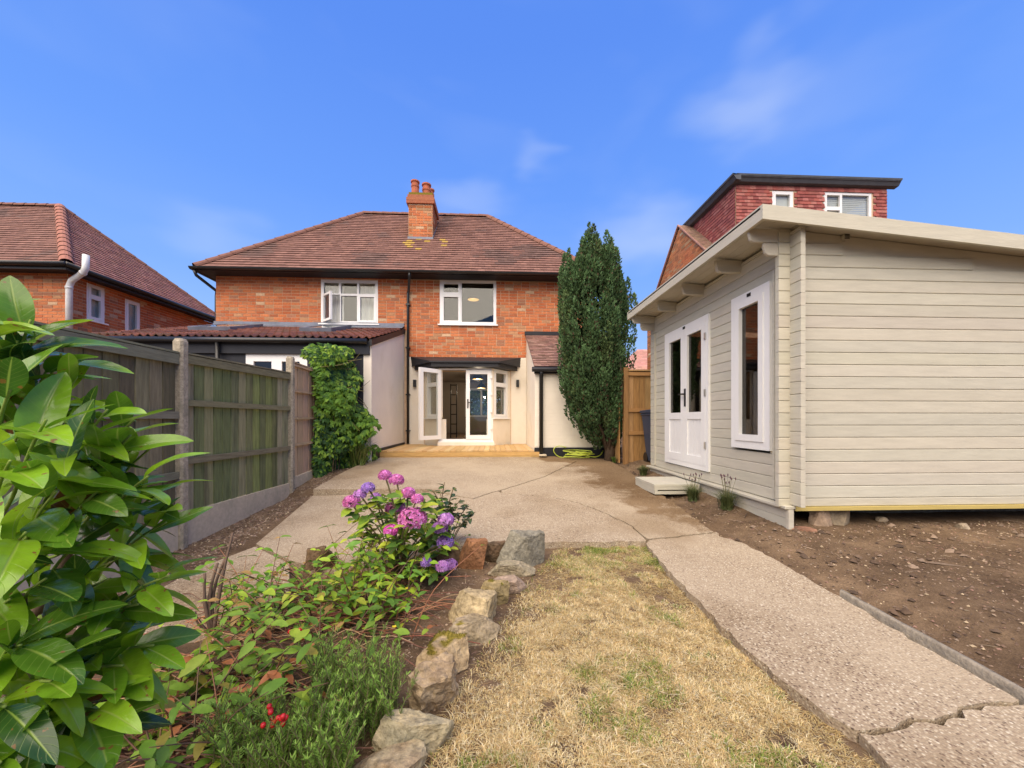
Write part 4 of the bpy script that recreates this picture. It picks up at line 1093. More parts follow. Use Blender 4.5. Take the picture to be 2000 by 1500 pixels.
# ------------------------------------------------------------------ neighbour's rear extension
YX = YF * (W(790, 700, YF).x / 1) / (W(725, 700, 1.0).x) if False else 7.85
EXL = XL + .02
ext = thing('rear_extension', 'dark grey rendered single storey extension with red-brown pantile roof and two roof windows', 'extension', (EXL, YX, .25))
eave_z = W(600, 663, YX).z
top_z = ext_top - .03
mb = MB()
wall_with_holes(mb, Vector((EXL, YX, .25)), X_, N_, EX - EXL - .16, .25, eave_z - .04, .2, [(W(480, 690, YX).x - EXL, W(600, 690, YX).x - EXL, .35, W(500, 691, YX).z)])
mb.build('rendered_wall', 'grey_render', ext)
mb = MB(); mb.prism([(EX - .16, YX, .2), (EX - .16, YF - .012, .2), (EX - .16, YF - .012, top_z - .07), (EX - .16, YX, eave_z - .05)], (.16, 0, 0)); mb.build('side_wall', 'white_render', ext)
mb = MB(); mb.box((EX - .0, YX + .02, .22), (EX + .012, YF - .01, .22 + .38)); mb.build('plinth', 'black_paint', ext)
mb = MB(); mb.prism([(EX - .02, YX - .08, eave_z - .13), (EX - .02, YF - .012, top_z - .1), (EX - .02, YF - .012, top_z + .03), (EX - .02, YX - .08, eave_z + .0)], (.05, 0, 0)); mb.build('verge_board', 'black_paint', ext)
mb = MB(); mb.box((EXL, YX - .06, eave_z - .30), (EX - .03, YX - .001, eave_z - .03)); mb.build('fascia_board', 'grey_render', ext)
mb = MB(); mb.tube([(EXL - .1, YX - .13, eave_z - .05), (EX - .05, YX - .13, eave_z - .05)], .055, 10); mb.build('gutter', 'black_plastic', ext, smooth=True)
qx = W(424, 700, YX - .12).x
drainpipe(ext, [(qx, YX - .12, eave_z - .1), (qx, YX - .06, .3)], .04)
dz = top_z - eave_z; dyy = YF - YX + .06
sv = Vector((0, dyy, dz)); sl2 = sv.length; sv.normalize(); nv = Vector((0, -sv.z, sv.y))
mb = MB(); mb.add([(EXL - .1, YX - .06, eave_z - .02), (EX + .02, YX - .06, eave_z - .02), (EX + .02, YF - .02, top_z - .02), (EXL - .1, YF - .02, top_z - .02)], [(0, 1, 2, 3)]); rf = mb.build('extension_roof', 'black_paint', ext)
PC = [(0.15, 0.058, 0.042), (0.19, 0.07, 0.05), (0.11, 0.045, 0.036), (0.16, 0.075, 0.052), (0.22, 0.085, 0.06)]
pt_w, pt_g = 0.30, 0.305
pan_mesh = []
for k in range(10):
    mb = MB(); K = 16; vs = []; fs = []
    for i in range(K + 1):
        a = pt_w * i / K; hgt = .028 * max(0.0, math.sin(2 * math.pi * (i / K) * 2 - .9)) + .008 * math.sin(2 * math.pi * i / K * 2)
        for sv_, lift in ((0, .045), (pt_g * 1.15, .012)):
            vs.append(Vector((a, 0, 0)) + sv * sv_ + nv * (hgt + lift))
        vs.append(Vector((a, 0, 0)) + nv * (hgt + .022))
    for i in range(K):
        fs += [(3 * i, 3 * i + 3, 3 * i + 4, 3 * i + 1), (3 * i + 2, 3 * i + 5, 3 * i + 3, 3 * i)]
    mb.add(vs, fs, jit(PC[k % len(PC)], .18)); pan_mesh.append(mb.mesh('pantile', 'pantile', smooth=False))
O2 = Vector((EXL - .1, YX - .1, eave_z))
skl = [(W(660, 645, 9.3).x - .02, W(598, 645, 9.3).x, 9.0, 10.25), (W(468, 645, 9.3).x, W(388, 645, 9.3).x, 9.0, 10.25)]
skl = [(min(a, b), max(a, b), c, d) for a, b, c, d in skl]
kx = int((EX + .03 - O2.x) / pt_w)
for r_ in range(int(sl2 / pt_g)):
    for c_ in range(kx + 1):
        q = Vector((EX + .03 - (c_ + 1) * pt_w, O2.y, O2.z)) + sv * (r_ * pt_g)
        if q.x < EXL - .35: continue
        if any(a - .12 < q.x + .15 < b + .12 and c - .1 < q.y + .1 < d + .05 for a, b, c, d in skl): continue
        piece('pantile', random.choice(pan_mesh), rf, q)
for a, b, c, d in skl:
    f0 = (c - O2.y) / sv.y; f1 = (d - O2.y) / sv.y
    OO = Vector((a, O2.y, O2.z)); mb = MB()
    ring_n = nv
    def sbox(mb, u0, u1, s0, s1, n0, n1):
        P = lambda x, s, n: OO + X_ * x + sv * s + nv * n
        mb.add([P(u0, s0, n0), P(u1, s0, n0), P(u1, s1, n0), P(u0, s1, n0), P(u0, s0, n1), P(u1, s0, n1), P(u1, s1, n1), P(u0, s1, n1)], MB.BF)
    ww = b - a
    sbox(mb, 0, .07, f0, f1, .0, .13); sbox(mb, ww - .07, ww, f0, f1, .0, .13); sbox(mb, .07, ww - .07, f0, f0 + .07, 0, .13); sbox(mb, .07, ww - .07, f1 - .07, f1, 0, .13)
    sk = mb.build('roof_window', 'lead', rf)
    mb = MB(); sbox(mb, .07, ww - .07, f0 + .07, f1 - .07, .08, .11); mb.build('blind', 'curtain', sk)
    mb = MB(); sbox(mb, .07, ww - .07, f0 + .07, f1 - .07, .116, .122); mb.build('pane', 'glass', sk)
mb = MB(); mb.box((EXL - .05, YF - .05, top_z + .06), (EX - .0, YF - .012, top_z + .17)); mb.add([(EXL - .05, YF - .3, top_z - .02), (EX - .0, YF - .3, top_z - .02), (EX - .0, YF - .04, top_z + .09), (EXL - .05, YF - .04, top_z + .09)], [(0, 1, 2, 3)]); mb.build('lead_flashing', 'lead', ext)
dx0, dx1, dzt = W(480, 690, YX).x, W(600, 690, YX).x, W(500, 691, YX).z
window(ext, Vector((dx0, YX, .35)), X_, N_, 0, dx1 - dx0, .35, dzt, [(0, .5, 0, 1, .10, .0), (.5, 1, 0, 1, .10, .0)], sill=False, frame=.05, name='patio_door')
mb = MB(); mb.box((EXL, YX + 1.6, .25), (EX - .2, YX + 1.65, eave_z)); mb.box((EXL, YX + .2, eave_z - .1), (EX - .2, YX + 1.6, eave_z - .06)); mb.build('room_wall', 'inner_wall', ext)

# ------------------------------------------------------------------ lean-to outhouse on the right
XA, YA = 0.913, 8.45
lean_ = thing('lean_to', 'cream painted brick lean-to with sloping brown tile roof beside the conifer', 'outhouse', (XA, YA, .35))
lt_top = W(1030, 655, YF).z; lt_eave = W(1060, 718, YA).z
mb = MB(); mb.box((XA, YA, .3), (XR + .1, YA + .2, lt_eave - .05)); mb.prism([(XA, YA + .2, .3), (XA, YF - .012, .3), (XA, YF - .012, lt_top - .05), (XA, YA + .2, lt_eave + .02)], (.2, 0, 0))
mb.build('painted_wall', 'cream_paint', lean_)
brick_face(lean_, Vector((XA, YA, .3)), X_, N_, XR - XA, .62, lt_eave - .05, cfun=cream, material='cream_paint', proud=.005, seed=15)
mb = MB(); mb.box((XA - .012, YA - .018, .3), (XR + .1, YA - .001, .60)); mb.build('plinth', 'black_paint', lean_)
lv = Vector((0, YF - YA + .12, lt_top - lt_eave)); ll = lv.length; lv.normalize(); ln_ = Vector((0, -lv.z, lv.y))
LO = Vector((XA - .03, YA - .12, lt_eave))
mb = MB(); mb.add([LO, LO + X_ * (XR - XA + .2), LO + X_ * (XR - XA + .2) + lv * ll, LO + lv * ll], [(0, 1, 2, 3), (3, 2, 1, 0)], (.1, .06, .05)); lr = mb.build('roof', 'tile', lean_)
TC2 = [(0.34, 0.19, 0.155), (0.29, 0.16, 0.13), (0.38, 0.225, 0.18), (0.26, 0.15, 0.12)]
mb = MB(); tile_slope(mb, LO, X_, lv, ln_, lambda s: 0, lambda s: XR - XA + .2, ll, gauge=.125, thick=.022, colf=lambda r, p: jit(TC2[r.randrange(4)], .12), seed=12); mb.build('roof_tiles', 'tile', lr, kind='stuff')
mb = MB(); mb.box((XA - .05, YF - .06, lt_top + .0), (XR + .1, YF - .012, lt_top + .10)); mb.build('flashing_board', 'black_paint', lean_)
mb = MB(); mb.tube([(XA - .08, YA - .16, lt_eave - .06), (XR + .1, YA - .16, lt_eave - .06)], .055, 10); mb.box((XA - .02, YA - .09, lt_eave - .14), (XR + .1, YA - .001, lt_eave - .01)); mb.build('gutter', 'black_paint', lean_)
qx = W(1057, 800, YA - .06).x
drainpipe(lean_, [(qx, YA - .15, lt_eave - .1), (qx, YA - .07, lt_eave - .2), (qx, YA - .07, .40)], .045)

# ------------------------------------------------------------------ brick house on the left
lh = thing('left_house', 'red brick house with hipped brown tile roof seen above the fence at left', 'house', (-12, 11, .2))
EC = W(130, 514, 9.9); XLE, ZLE = EC.x, EC.z
YFE = WX(436, 632, XLE).y
APX = W(118, 404, (9.9 + YFE) / 2)
wx_ = XLE - .38; wy0 = 9.9 + .38
zt_ = ZLE - .12
def left_hole(px0, py0, px1, py1):
    a = WX(px0, py1, wx_); b = WX(px1, py0, wx_)
    return (a.y - wy0, b.y - wy0, WX((px0 + px1) / 2, py1, wx_).z, WX((px0 + px1) / 2, py0, wx_).z)
h1 = left_hole(169, 556, 204, 628); h2 = left_hole(244, 588, 273, 658)
OL = Vector((wx_, wy0, .2))
mb = MB(); wall_with_holes(mb, OL, (0, 1, 0), (1, 0, 0), YFE - wy0, .2, zt_, .25, [h1, h2]); mb.box((wx_ - 6, wy0, .2), (wx_ - .25, wy0 + .25, zt_))
mb.build('brick_wall', 'mortar', lh)
brick_face(lh, OL, (0, 1, 0), (1, 0, 0), YFE - wy0, 2.6, zt_, [h1, h2], n_obj=150, obj_key=lambda p: p.y, seed=21)
brick_face(lh, Vector((wx_ - 6, wy0, .2)), X_, N_, 6, 2.6, zt_, n_obj=120, obj_key=lambda p: -p.x, seed=22)
window(lh, OL, (0, 1, 0), (1, 0, 0), *h1, [(0, 1, .66, 1, .06, .012), (0, 1, 0, .66, .06, .012)], frame=.05)
window(lh, OL, (0, 1, 0), (1, 0, 0), *h2, [(0, 1, 0, 1, .06, .012)], frame=.04, sill=False)
mb = MB()
for h in (h1, h2):
    vs = []; K = 14
    for i in range(K + 1):
        y = wy0 + h[0] + (h[1] - h[0]) * i / K
        vs += [(wx_ - .13 + .02 * math.sin(i * 2.1), y, h[2]), (wx_ - .13 + .02 * math.sin(i * 2.1 + .4), y, h[3])]
    mb.add(vs, [(2 * i, 2 * i + 2, 2 * i + 3, 2 * i + 1) for i in range(K)])
mb.build('net_curtain', 'curtain', lh, smooth=True)
mb = MB()
mb.box((XLE - .02, 9.9, ZLE - .16), (XLE, YFE, ZLE + .0)); mb.box((XLE - 7, 9.88, ZLE - .16), (XLE, 9.9, ZLE)); mb.box((XLE - 7, 9.9, zt_ - .0), (XLE - .02, wy0 - .012, zt_ + .02)); mb.box((wx_ + .012, wy0, zt_), (XLE - .02, YFE, zt_ + .02))
mb.build('fascia_board', 'black_paint', lh)
mb = MB(); mb.tube([(XLE + .06, 9.82, ZLE - .04), (XLE + .06, YFE, ZLE - .04)], .06, 8); mb.tube([(XLE + .06, 9.82, ZLE - .04), (XLE - 7, 9.82, ZLE - .04)], .06, 8); mb.build('gutter', 'black_plastic', lh, smooth=True)
A0, A1, A2 = Vector((XLE, 9.9, ZLE)), Vector((XLE, YFE, ZLE)), Vector((XLE - 7, 9.9, ZLE))
A3 = Vector((XLE - 7, APX.y, APX.z)); A4 = Vector((XLE - 7, YFE, ZLE))
mb = MB(); mb.add([A0, A1, APX, A2, A3, A4], [(0, 1, 2), (3, 0, 2, 4), (1, 5, 4, 2)], (.13, .07, .055)); lroof = mb.build('roof', 'tile', lh)
mb = MB()
hy = YFE - 9.9; rx = XLE - APX.x; rz = APX.z - ZLE
s1 = Vector((-rx, 0, rz)); L1 = s1.length; s1.normalize()
fy = (APX.y - 9.9) / hy
TC3 = [(0.28, 0.125, 0.10), (0.25, 0.11, 0.088), (0.32, 0.15, 0.12), (0.27, 0.122, 0.095)]
lcol = lambda r, p: jit(TC3[r.randrange(4)], .16)
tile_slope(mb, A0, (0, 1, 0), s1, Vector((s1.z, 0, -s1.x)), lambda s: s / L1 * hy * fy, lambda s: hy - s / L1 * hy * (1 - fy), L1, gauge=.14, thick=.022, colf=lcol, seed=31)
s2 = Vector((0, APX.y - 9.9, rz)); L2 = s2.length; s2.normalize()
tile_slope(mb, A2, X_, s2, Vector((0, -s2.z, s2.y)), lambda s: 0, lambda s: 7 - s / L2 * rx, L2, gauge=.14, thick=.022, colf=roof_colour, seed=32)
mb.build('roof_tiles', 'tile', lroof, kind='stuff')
ridge_tiles(lroof, A0, APX, rad=.13, col=(.34, .145, .10)); ridge_tiles(lroof, APX, A3, rad=.10, col=(.20, .095, .07)); ridge_tiles(lroof, A1, APX, rad=.09, col=(.20, .095, .07))
fl = [W(135, 648, 10.2), W(135, 560, 10.2), W(140, 548, 10.2), W(163, 532, 10.1), W(167, 524, 10.1), W(168, 498, 10.1)]
for q in fl[:3]: q.x = max(q.x, wx_ + .12)
mb = MB(); mb.tube(fl, .068, 12); drp = mb.build('flue_pipe', 'galvanised', lh, smooth=True)
mb = MB(); mb.tube([fl[1] - Vector((0, 0, .06)), fl[1]], .078, 12); mb.build('pipe_collar', 'galvanised', drp, smooth=True); mb = MB(); mb.tube([fl[3] - (fl[3] - fl[2]).normalized() * .05, fl[3]], .078, 12); mb.build('pipe_collar', 'galvanised', drp, smooth=True)

# ------------------------------------------------------------------ brick house with tile hung dormer on the right
rh = thing('dormer_house', 'brick gabled house with red tile-hung flat roof dormer behind the cabin', 'house', (8, 13, .3))
YRR = 13.04; AP = W(1327, 440, YRR); XG = AP.x
e1 = WX(1385, 491, XG); sl_r = (AP.z - e1.z) / (AP.y - e1.y)
zev = 5.2; ye0 = YRR - (AP.z - zev) / sl_r; ye1 = YRR + (AP.z - zev) / sl_r
XG2 = XG + 8
mb = MB(); mb.prism([(XG, ye0 + .25, .3), (XG, ye1 - .25, .3), (XG, ye1 - .25, zev + .15), (XG, YRR, AP.z - .1), (XG, ye0 + .25, zev + .15)], (XG2 - XG, 0, 0)); mb.build('brick_wall', 'mortar', rh)
def gable_clip(z):
    if z < zev + .1: return (0, ye1 - ye0 - .5)
    k = (z - zev) / sl_r
    return (k - .15, ye1 - ye0 - .25 - k - .05)
def mottled(r):
    c = brick_colour(r); k = r.uniform(.8, 1.25); return (c[0] * .92 * k, c[1] * 1.12 * k, c[2] * 1.15 * k)
brick_face(rh, Vector((XG, ye1 - .25, .3)), (0, -1, 0), (-1, 0, 0), ye1 - ye0 - .5, 2.2, AP.z - .15, clip=gable_clip, seed=41, cfun=mottled, n_obj=60, obj_key=lambda p: abs(p.z - 6.3) + abs(p.y - 12.5))
mb = MB()
s3 = Vector((0, YRR - ye0, AP.z - zev)); L3 = s3.length; s3.normalize()
mb.add([(XG - .06, ye0, zev), (XG2, ye0, zev), (XG2, YRR, AP.z), (XG - .06, YRR, AP.z), (XG2, ye1, zev), (XG - .06, ye1, zev)], [(0, 1, 2, 3), (3, 2, 4, 5)], (.14, .08, .06)); rroof = mb.build('roof', 'tile', rh)
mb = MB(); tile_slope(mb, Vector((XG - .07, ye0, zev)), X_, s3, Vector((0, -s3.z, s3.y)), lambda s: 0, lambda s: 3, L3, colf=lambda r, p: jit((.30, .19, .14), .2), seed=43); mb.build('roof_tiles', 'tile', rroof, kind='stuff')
mb = MB()
for sgn, yy in ((1, ye0), (-1, ye1)):
    mb.prism([(XG - .075, yy, zev - .03), (XG - .075, YRR, AP.z - .03), (XG - .075, YRR, AP.z + .02), (XG - .075, yy, zev + .02)], (.06, 0, 0), (.45, .24, .19))
mb.build('verge', 'brick', rh)
# dormer
YD = 10.55
d0 = W(1437, 364, YD); d1 = W(1731, 372, YD)
zd1 = W(1437, 350, YD).z + .0; zd0 = 5.9
xd0, xd1 = d0.x, d1.x
dh = []
for (a, b_, c, d) in ((1508, 374, 1549, 410), (1608, 377, 1702, 440)):
    p, q = W(a, d, YD), W(c, b_, YD); dh.append((p.x - xd0, q.x - xd0, p.z, q.z))
OD = Vector((xd0, YD, zd0))
mb = MB(); wall_with_holes(mb, OD, X_, N_, xd1 - xd0, zd0, zd1 - .15, .12, dh); mb.box((xd0, YD + .12, zd0), (xd0 + .1, YRR + .4, zd1 - .15)); dorm = mb.build('dormer', 'mortar', rh)
DT = [(0.27, 0.075, 0.065), (0.32, 0.10, 0.085), (0.23, 0.065, 0.06), (0.30, 0.085, 0.07), (0.35, 0.13, 0.11)]
tm = []
for k in range(10):
    mb = MB(); c = jit(DT[k % 5], .12); w = .0815
    mb.add([(-w, -.032, 0), (w, -.032, 0), (w, -.008, .14), (-w, -.008, .14), (-w, -.014, 0), (w, -.014, 0)], [(0, 1, 2, 3), (4, 5, 1, 0)], c); mb.add([(-w, -.032, 0), (-w, -.008, .14), (-w, -.004, 0)], [(0, 1, 2)], c); mb.add([(w, -.032, 0), (w, -.004, 0), (w, -.008, .14)], [(0, 1, 2)], c)
    tm.append(mb.mesh('wall_tile', 'tile'))
gz_ = .096
def hang(O_, u_, n_, width, z0, z1, holes, count, name='wall_tile', limit=9999):
    u_ = Vector(u_); n_ = Vector(n_); rm = Matrix((u_, -n_, Vector((0, 0, 1)))).transposed()
    r = random.Random(5); made = 0
    for row in range(int((z1 - z0) / gz_)):
        z = z0 + row * gz_
        edges = [0.0]
        if row % 2: edges.append(.0825)
        while edges[-1] + .165 < width: edges.append(edges[-1] + .165)
        if width - edges[-1] > .02: edges.append(width)
        for e0, e1 in zip(edges[:-1], edges[1:]):
            a = (e0 + e1) / 2
            if not any(h[0] - .05 < a < h[1] + .05 and h[2] - .06 < z + .05 < h[3] + .02 for h in holes):
                piece(name, r.choice(tm), dorm, Vector(O_) + u_ * a + Vector((0, 0, z - Vector(O_).z)), rm @ Matrix.Diagonal(((e1 - e0) / .165, 1, 1)))
zvis = W(1437, 470, YD).z
hang(OD, X_, N_, xd1 - xd0, zvis - .35, zd1 - .14, dh, 0)
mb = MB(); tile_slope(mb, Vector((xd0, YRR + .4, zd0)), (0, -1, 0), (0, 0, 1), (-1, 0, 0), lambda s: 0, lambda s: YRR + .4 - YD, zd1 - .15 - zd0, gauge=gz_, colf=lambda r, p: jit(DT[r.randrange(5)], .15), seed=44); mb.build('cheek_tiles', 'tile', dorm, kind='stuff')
window(rh, OD, X_, N_, *dh[0], [(0, 1, 0, 1, .05, .012)], frame=.05, sill=False)
window(rh, OD, X_, N_, *dh[1], [(0, .36, .5, 1, .05, .012), (0, .36, 0, .5, .05, .012), (.36, 1, 0, 1, .03, 0)], frame=.05, sill=False)
mb = MB()
for i in range(16):
    h = dh[1]; zz = h[2] + .05 + (h[3] - h[2] - .1) * i / 16; mb.box((xd0 + h[0] + .03, YD + .09, zz), (xd0 + h[1] - .03, YD + .1, zz + (h[3] - h[2] - .1) / 16 * .8))
mb.box((xd0 + dh[0][0] + .03, YD + .09, dh[0][2]), (xd0 + dh[0][1] - .03, YD + .1, dh[0][3])); mb.build('window_blind', 'curtain', rh)
zt2 = W(1440, 343, YD - .2).z
mb = MB()
ov = .24
prof = [(0, zd1 - .16), (ov * .55, zd1 - .14), (ov, zd1 + .02), (ov * .95, zt2), (0, zt2 + .02)]
mb.add([(xd0 - ov * .5, YD - d, z) for d, z in prof] + [(xd1 + ov, YD - d, z) for d, z in prof], [(i, i + 1, 5 + i + 1, 5 + i) for i in range(4)] + [(4, 3, 2, 1, 0), (5, 6, 7, 8, 9)])
mb.add([(xd0 - d, YD - ov, z) for d, z in prof] + [(xd0 - d, YRR + .35, z) for d, z in prof], [(i, 5 + i, 5 + i + 1, i + 1) for i in range(4)] + [(0, 1, 2, 3, 4)])
mb.box((xd0 - ov * .4, YD - ov * .9, zt2 - .02), (xd1 + ov * .9, YRR + .35, zt2 + .015))
mb.build('flat_roof', 'slate_felt', rh)
# distant house roof past the gate
fh = thing('distant_house', 'distant house roof with pinkish tiles just above the wooden gate', 'house', (9, 26, .3))
p0, p1, p2 = W(1222, 722, 26), W(1262, 683, 26), W(1320, 730, 26)
mb = MB(); mb.box((p0.x - .3, 25.2, .3), (p2.x + 3, 30, p0.z)); mb.build('brick_wall', 'mortar', fh)
mb = MB(); mb.add([(p0.x - .6, 25, p0.z - .2), (p2.x + 3, 25, p0.z - .2), (p2.x + 1, 27.5, p1.z + .3), (p1.x, 27.5, p1.z + .3), (p0.x - .6, 30, p0.z - .2)], [(0, 1, 2, 3), (4, 0, 3)], (.50, .25, .21)); fr_ = mb.build('roof', 'tile', fh)
mb = MB(); sfar = Vector((0, 2.5, p1.z + .5 - p0.z)); lf = sfar.length; sfar.normalize()
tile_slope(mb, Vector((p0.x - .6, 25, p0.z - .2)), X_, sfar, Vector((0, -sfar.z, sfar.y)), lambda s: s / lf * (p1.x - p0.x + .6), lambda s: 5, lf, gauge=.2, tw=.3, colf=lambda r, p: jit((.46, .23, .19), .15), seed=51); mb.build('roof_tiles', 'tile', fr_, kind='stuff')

# ------------------------------------------------------------------ timber deck in front of the patio doors
DZ = W(900, 880, 8.42).z
deck = thing('timber_deck', 'low golden timber deck of new boards in front of the patio doors', 'deck', (-0.8, 8.42, .35))
dkx0, dkx1 = EX + .03, XA - .02
DC = [(0.52, 0.33, 0.14), (0.56, 0.37, 0.17), (0.48, 0.30, 0.12), (0.58, 0.40, 0.19)]
nb = 27; bw = (dkx1 - dkx0) / nb
for i in range(nb):
    mb = MB(); x0 = dkx0 + i * bw
    yb = YF - .02
    xm = x0 + bw / 2
    if BAY_L - .05 < xm < BAY_R + .05: yb = YB - .04 if BFL - .1 < xm < BFR + .1 else YF - .02 - (0.45 if BFL - .35 < xm < BFR + .35 else .2)
    mb.box((x0 + .003, 8.40, DZ - .028), (x0 + bw - .003, yb, DZ + random.uniform(0, .003)), jit(random.choice(DC), .08)); mb.build('deck_board', 'deck_wood', deck)
for k in range(2):
    mb = MB(); z0 = DZ - .03 - (k + 1) * .088
    if k == 0: mb.box((dkx0 - .08, 8.372, z0 + .002), (dkx1 + .12, 8.398, z0 + .086), jit((0.50, 0.31, 0.11), .05))
    else:
        mb.box((dkx0 - .08, 8.374, z0 + .002), (-.55, 8.398, z0 + .086), jit((0.46, 0.28, 0.10), .05)); mb.build('fascia_board', 'deck_face', deck); mb = MB(); mb.box((-.546, 8.374, z0 + .002), (dkx1 + .12, 8.398, z0 + .086), jit((0.50, 0.32, 0.12), .05))
    mb.build('fascia_board', 'deck_face', deck)

# ------------------------------------------------------------------ left fence: concrete posts, gravel boards, panels
FX = -3.2
FY = [1.64, W(344, 800, 1).x and WX(346, 800, FX).y, WX(563, 800, FX).y, 7.80]
def fpost(y, ztop, label, w=.105, d=.095):
    z0 = float(soil_z(FX + .1, y)) - .1
    t = MB(); c = .018
    xa, xb, ya, yb = FX - .02, FX + w - .02, y - d / 2, y + d / 2
    prof = [(xa + c, ya), (xb - c, ya), (xb, ya + c), (xb, yb - c), (xb - c, yb), (xa + c, yb), (xa, yb - c), (xa, ya + c)]
    vs = [(x, q, z0) for x, q in prof] + [(x, q, ztop - .03) for x, q in prof] + [(x * .75 + (xa + xb) / 2 * .25, q * .75 + y * .25, ztop) for x, q in prof]
    fs = [(i, (i + 1) % 8, 8 + (i + 1) % 8, 8 + i) for i in range(8)] + [(8 + i, 8 + (i + 1) % 8, 16 + (i + 1) % 8, 16 + i) for i in range(8)] + [tuple(range(16, 24))]
    t.add(vs, fs); o = t.build('concrete_post', 'post_concrete', at=(FX + .03, y, z0))
    return tag(o, label, 'fence post', 'concrete fence posts')
zp1 = WX(337, 658, FX + .03).z; zp2 = WX(565, 696, FX + .03).z
fpost(FY[0], zp1, 'weathered concrete fence post hidden behind the laurel at far left')
fpost(FY[1], zp1, 'pitted lichen-spotted concrete fence post beside the laurel, the nearer one')
fpost(FY[2], zp2, 'pale concrete fence post between the green and the tan fence panels')
fpost(FY[3], zp2 - .1, 'concrete fence post behind the creeper')
def gboard(y0, y1, ztop0, ztop1, label):
    z = min(float(soil_z(FX + .1, y0)), float(soil_z(FX + .1, y1))) - .15
    mb = MB(); mb.prism([(FX, y0, z), (FX, y1, z), (FX, y1, ztop1), (FX, y0, ztop0)], (.05, 0, 0))
    o = mb.build('gravel_board', 'gravel_concrete', at=(FX, (y0 + y1) / 2, z)); tag(o, label, 'gravel board', 'concrete gravel boards'); return o
zb0 = WX(380, 996, FX + .05).z; zb1 = WX(552, 948, FX + .05).z; zb2 = WX(570, 934, FX + .05).z; zb3 = WX(632, 908, FX + .05).z
gboard(FY[0] + .05, FY[1] - .05, zb0 - .02, zb0, 'concrete gravel board under the darkest fence panel behind the laurel')
gboard(FY[1] + .05, FY[2] - .05, zb0, zb1, 'concrete gravel board under the long green fence panel')
gboard(FY[2] + .05, FY[3], zb2, zb3 + .02, 'pale concrete gravel board under the tan fence panel')
GW = [(0.19, 0.205, 0.085), (0.225, 0.235, 0.11), (0.165, 0.185, 0.08), (0.27, 0.26, 0.135), (0.205, 0.225, 0.08), (0.29, 0.275, 0.16)]
DWD = [(0.155, 0.14, 0.078), (0.20, 0.18, 0.10), (0.135, 0.122, 0.07), (0.23, 0.20, 0.12)]
TW = [(0.47, 0.33, 0.22), (0.52, 0.38, 0.265), (0.43, 0.29, 0.19), (0.54, 0.40, 0.275), (0.45, 0.30, 0.18)]
def fpanel(y0, y1, z0a, z0b, zta, ztb, cols, rails, label, mt, top_cap=.05, rail_mt='rail_wood', railcols=None, bw=.135):
    t = thing('fence_panel', label, 'fence panel', (FX, (y0 + y1) / 2, z0a), 'timber fence panels')
    L = y1 - y0; k = max(1, int(L / bw)); w = L / k
    zl = lambda y, a, b: a + (b - a) * (y - y0) / L
    for i in range(k):
        ya, yb = y0 + i * w, y0 + (i + 1) * w
        mb = MB(); off_ = .004 * (i % 2)
        # feather edged: thick side laps over the next thin side
        mb.prism([(FX + .012 + off_, ya - .006, 0), (FX + .026 + off_, ya - .006, 0), (FX + .020, yb, 0), (FX + .012, yb, 0)], (0, 0, 1), jit(random.choice(cols), .16))
        v = []
        for (x, y, z) in mb.v: v.append((x, y, zl(y, z0a, z0b) + .003 if z < .5 else zl(y, zta, ztb) - .004))
        mb.v = v
        mb.build('fence_board', mt, t)
    for (za, zb_, hh) in rails:
        mb = MB(); mb.prism([(FX + .030, y0 + .002, za - hh / 2), (FX + .030, y1 - .002, zb_ - hh / 2), (FX + .030, y1 - .002, zb_ + hh / 2), (FX + .030, y0 + .002, za + hh / 2)], (.032, 0, 0), jit(random.choice(railcols or cols), .1))
        mb.build('fence_rail', rail_mt, t)
    if top_cap:
        mb = MB(); mb.prism([(FX - .01, y0 + .002, zta - .004), (FX - .01, y1 - .002, ztb - .004), (FX - .01, y1 - .002, ztb + .014), (FX - .01, y0 + .002, zta + .014)], (.075, 0, 0), jit(random.choice(railcols or cols), .08)); mb.build('fence_capping', rail_mt, t)
    return t
zA = WX(72, 634, FX + .05).z; zB = WX(322, 684, FX + .05).z; zC = WX(350, 688, FX + .05).z; zD = WX(553, 726, FX + .05).z
rl1 = [(zA - .06, zB - .06, .10), (zA - .62, zB - .62, .07), (zA - 1.22, zB - 1.22, .07)]
RG = [(0.22, 0.20, 0.12), (0.19, 0.18, 0.10)]
fpanel(FY[0] + .05, FY[1] - .05, zb0 - .02, zb0, zA, zB, DWD, rl1, 'darkest grey-brown fence panel behind the laurel', 'fence_wood', railcols=[(0.20, 0.19, 0.13)])
zm0, zm1 = WX(372, 787, FX + .05).z, WX(553, 797, FX + .05).z; zq0, zq1 = WX(408, 895, FX + .05).z, WX(551, 877, FX + .05).z
fpanel(FY[1] + .05, FY[2] - .05, zb0, zb1, zC, zD, GW, [(zC - .055, zD - .055, .085), (zm0, zm1, .065), (zq0 - .0, zq1, .065)], 'long algae-green fence panel between the two concrete posts', 'fence_wood', railcols=RG)
zT0, zT1 = WX(570, 707, FX + .05).z, WX(610, 720, FX + .05).z
rr = [(zT0 - (zT0 - zb2) * f, zT0 - .02 - (zT0 - zb3) * f, .035) for f in (.02, .245, .485, .72)]
fpanel(FY[2] + .05, FY[3] - .05, zb2, zb3 + .02, zT0, zT0 - .06, TW, rr, 'newer tan fence panel beside the leafy creeper', 'tan_wood', railcols=[(0.42, 0.30, 0.19)], bw=.17)

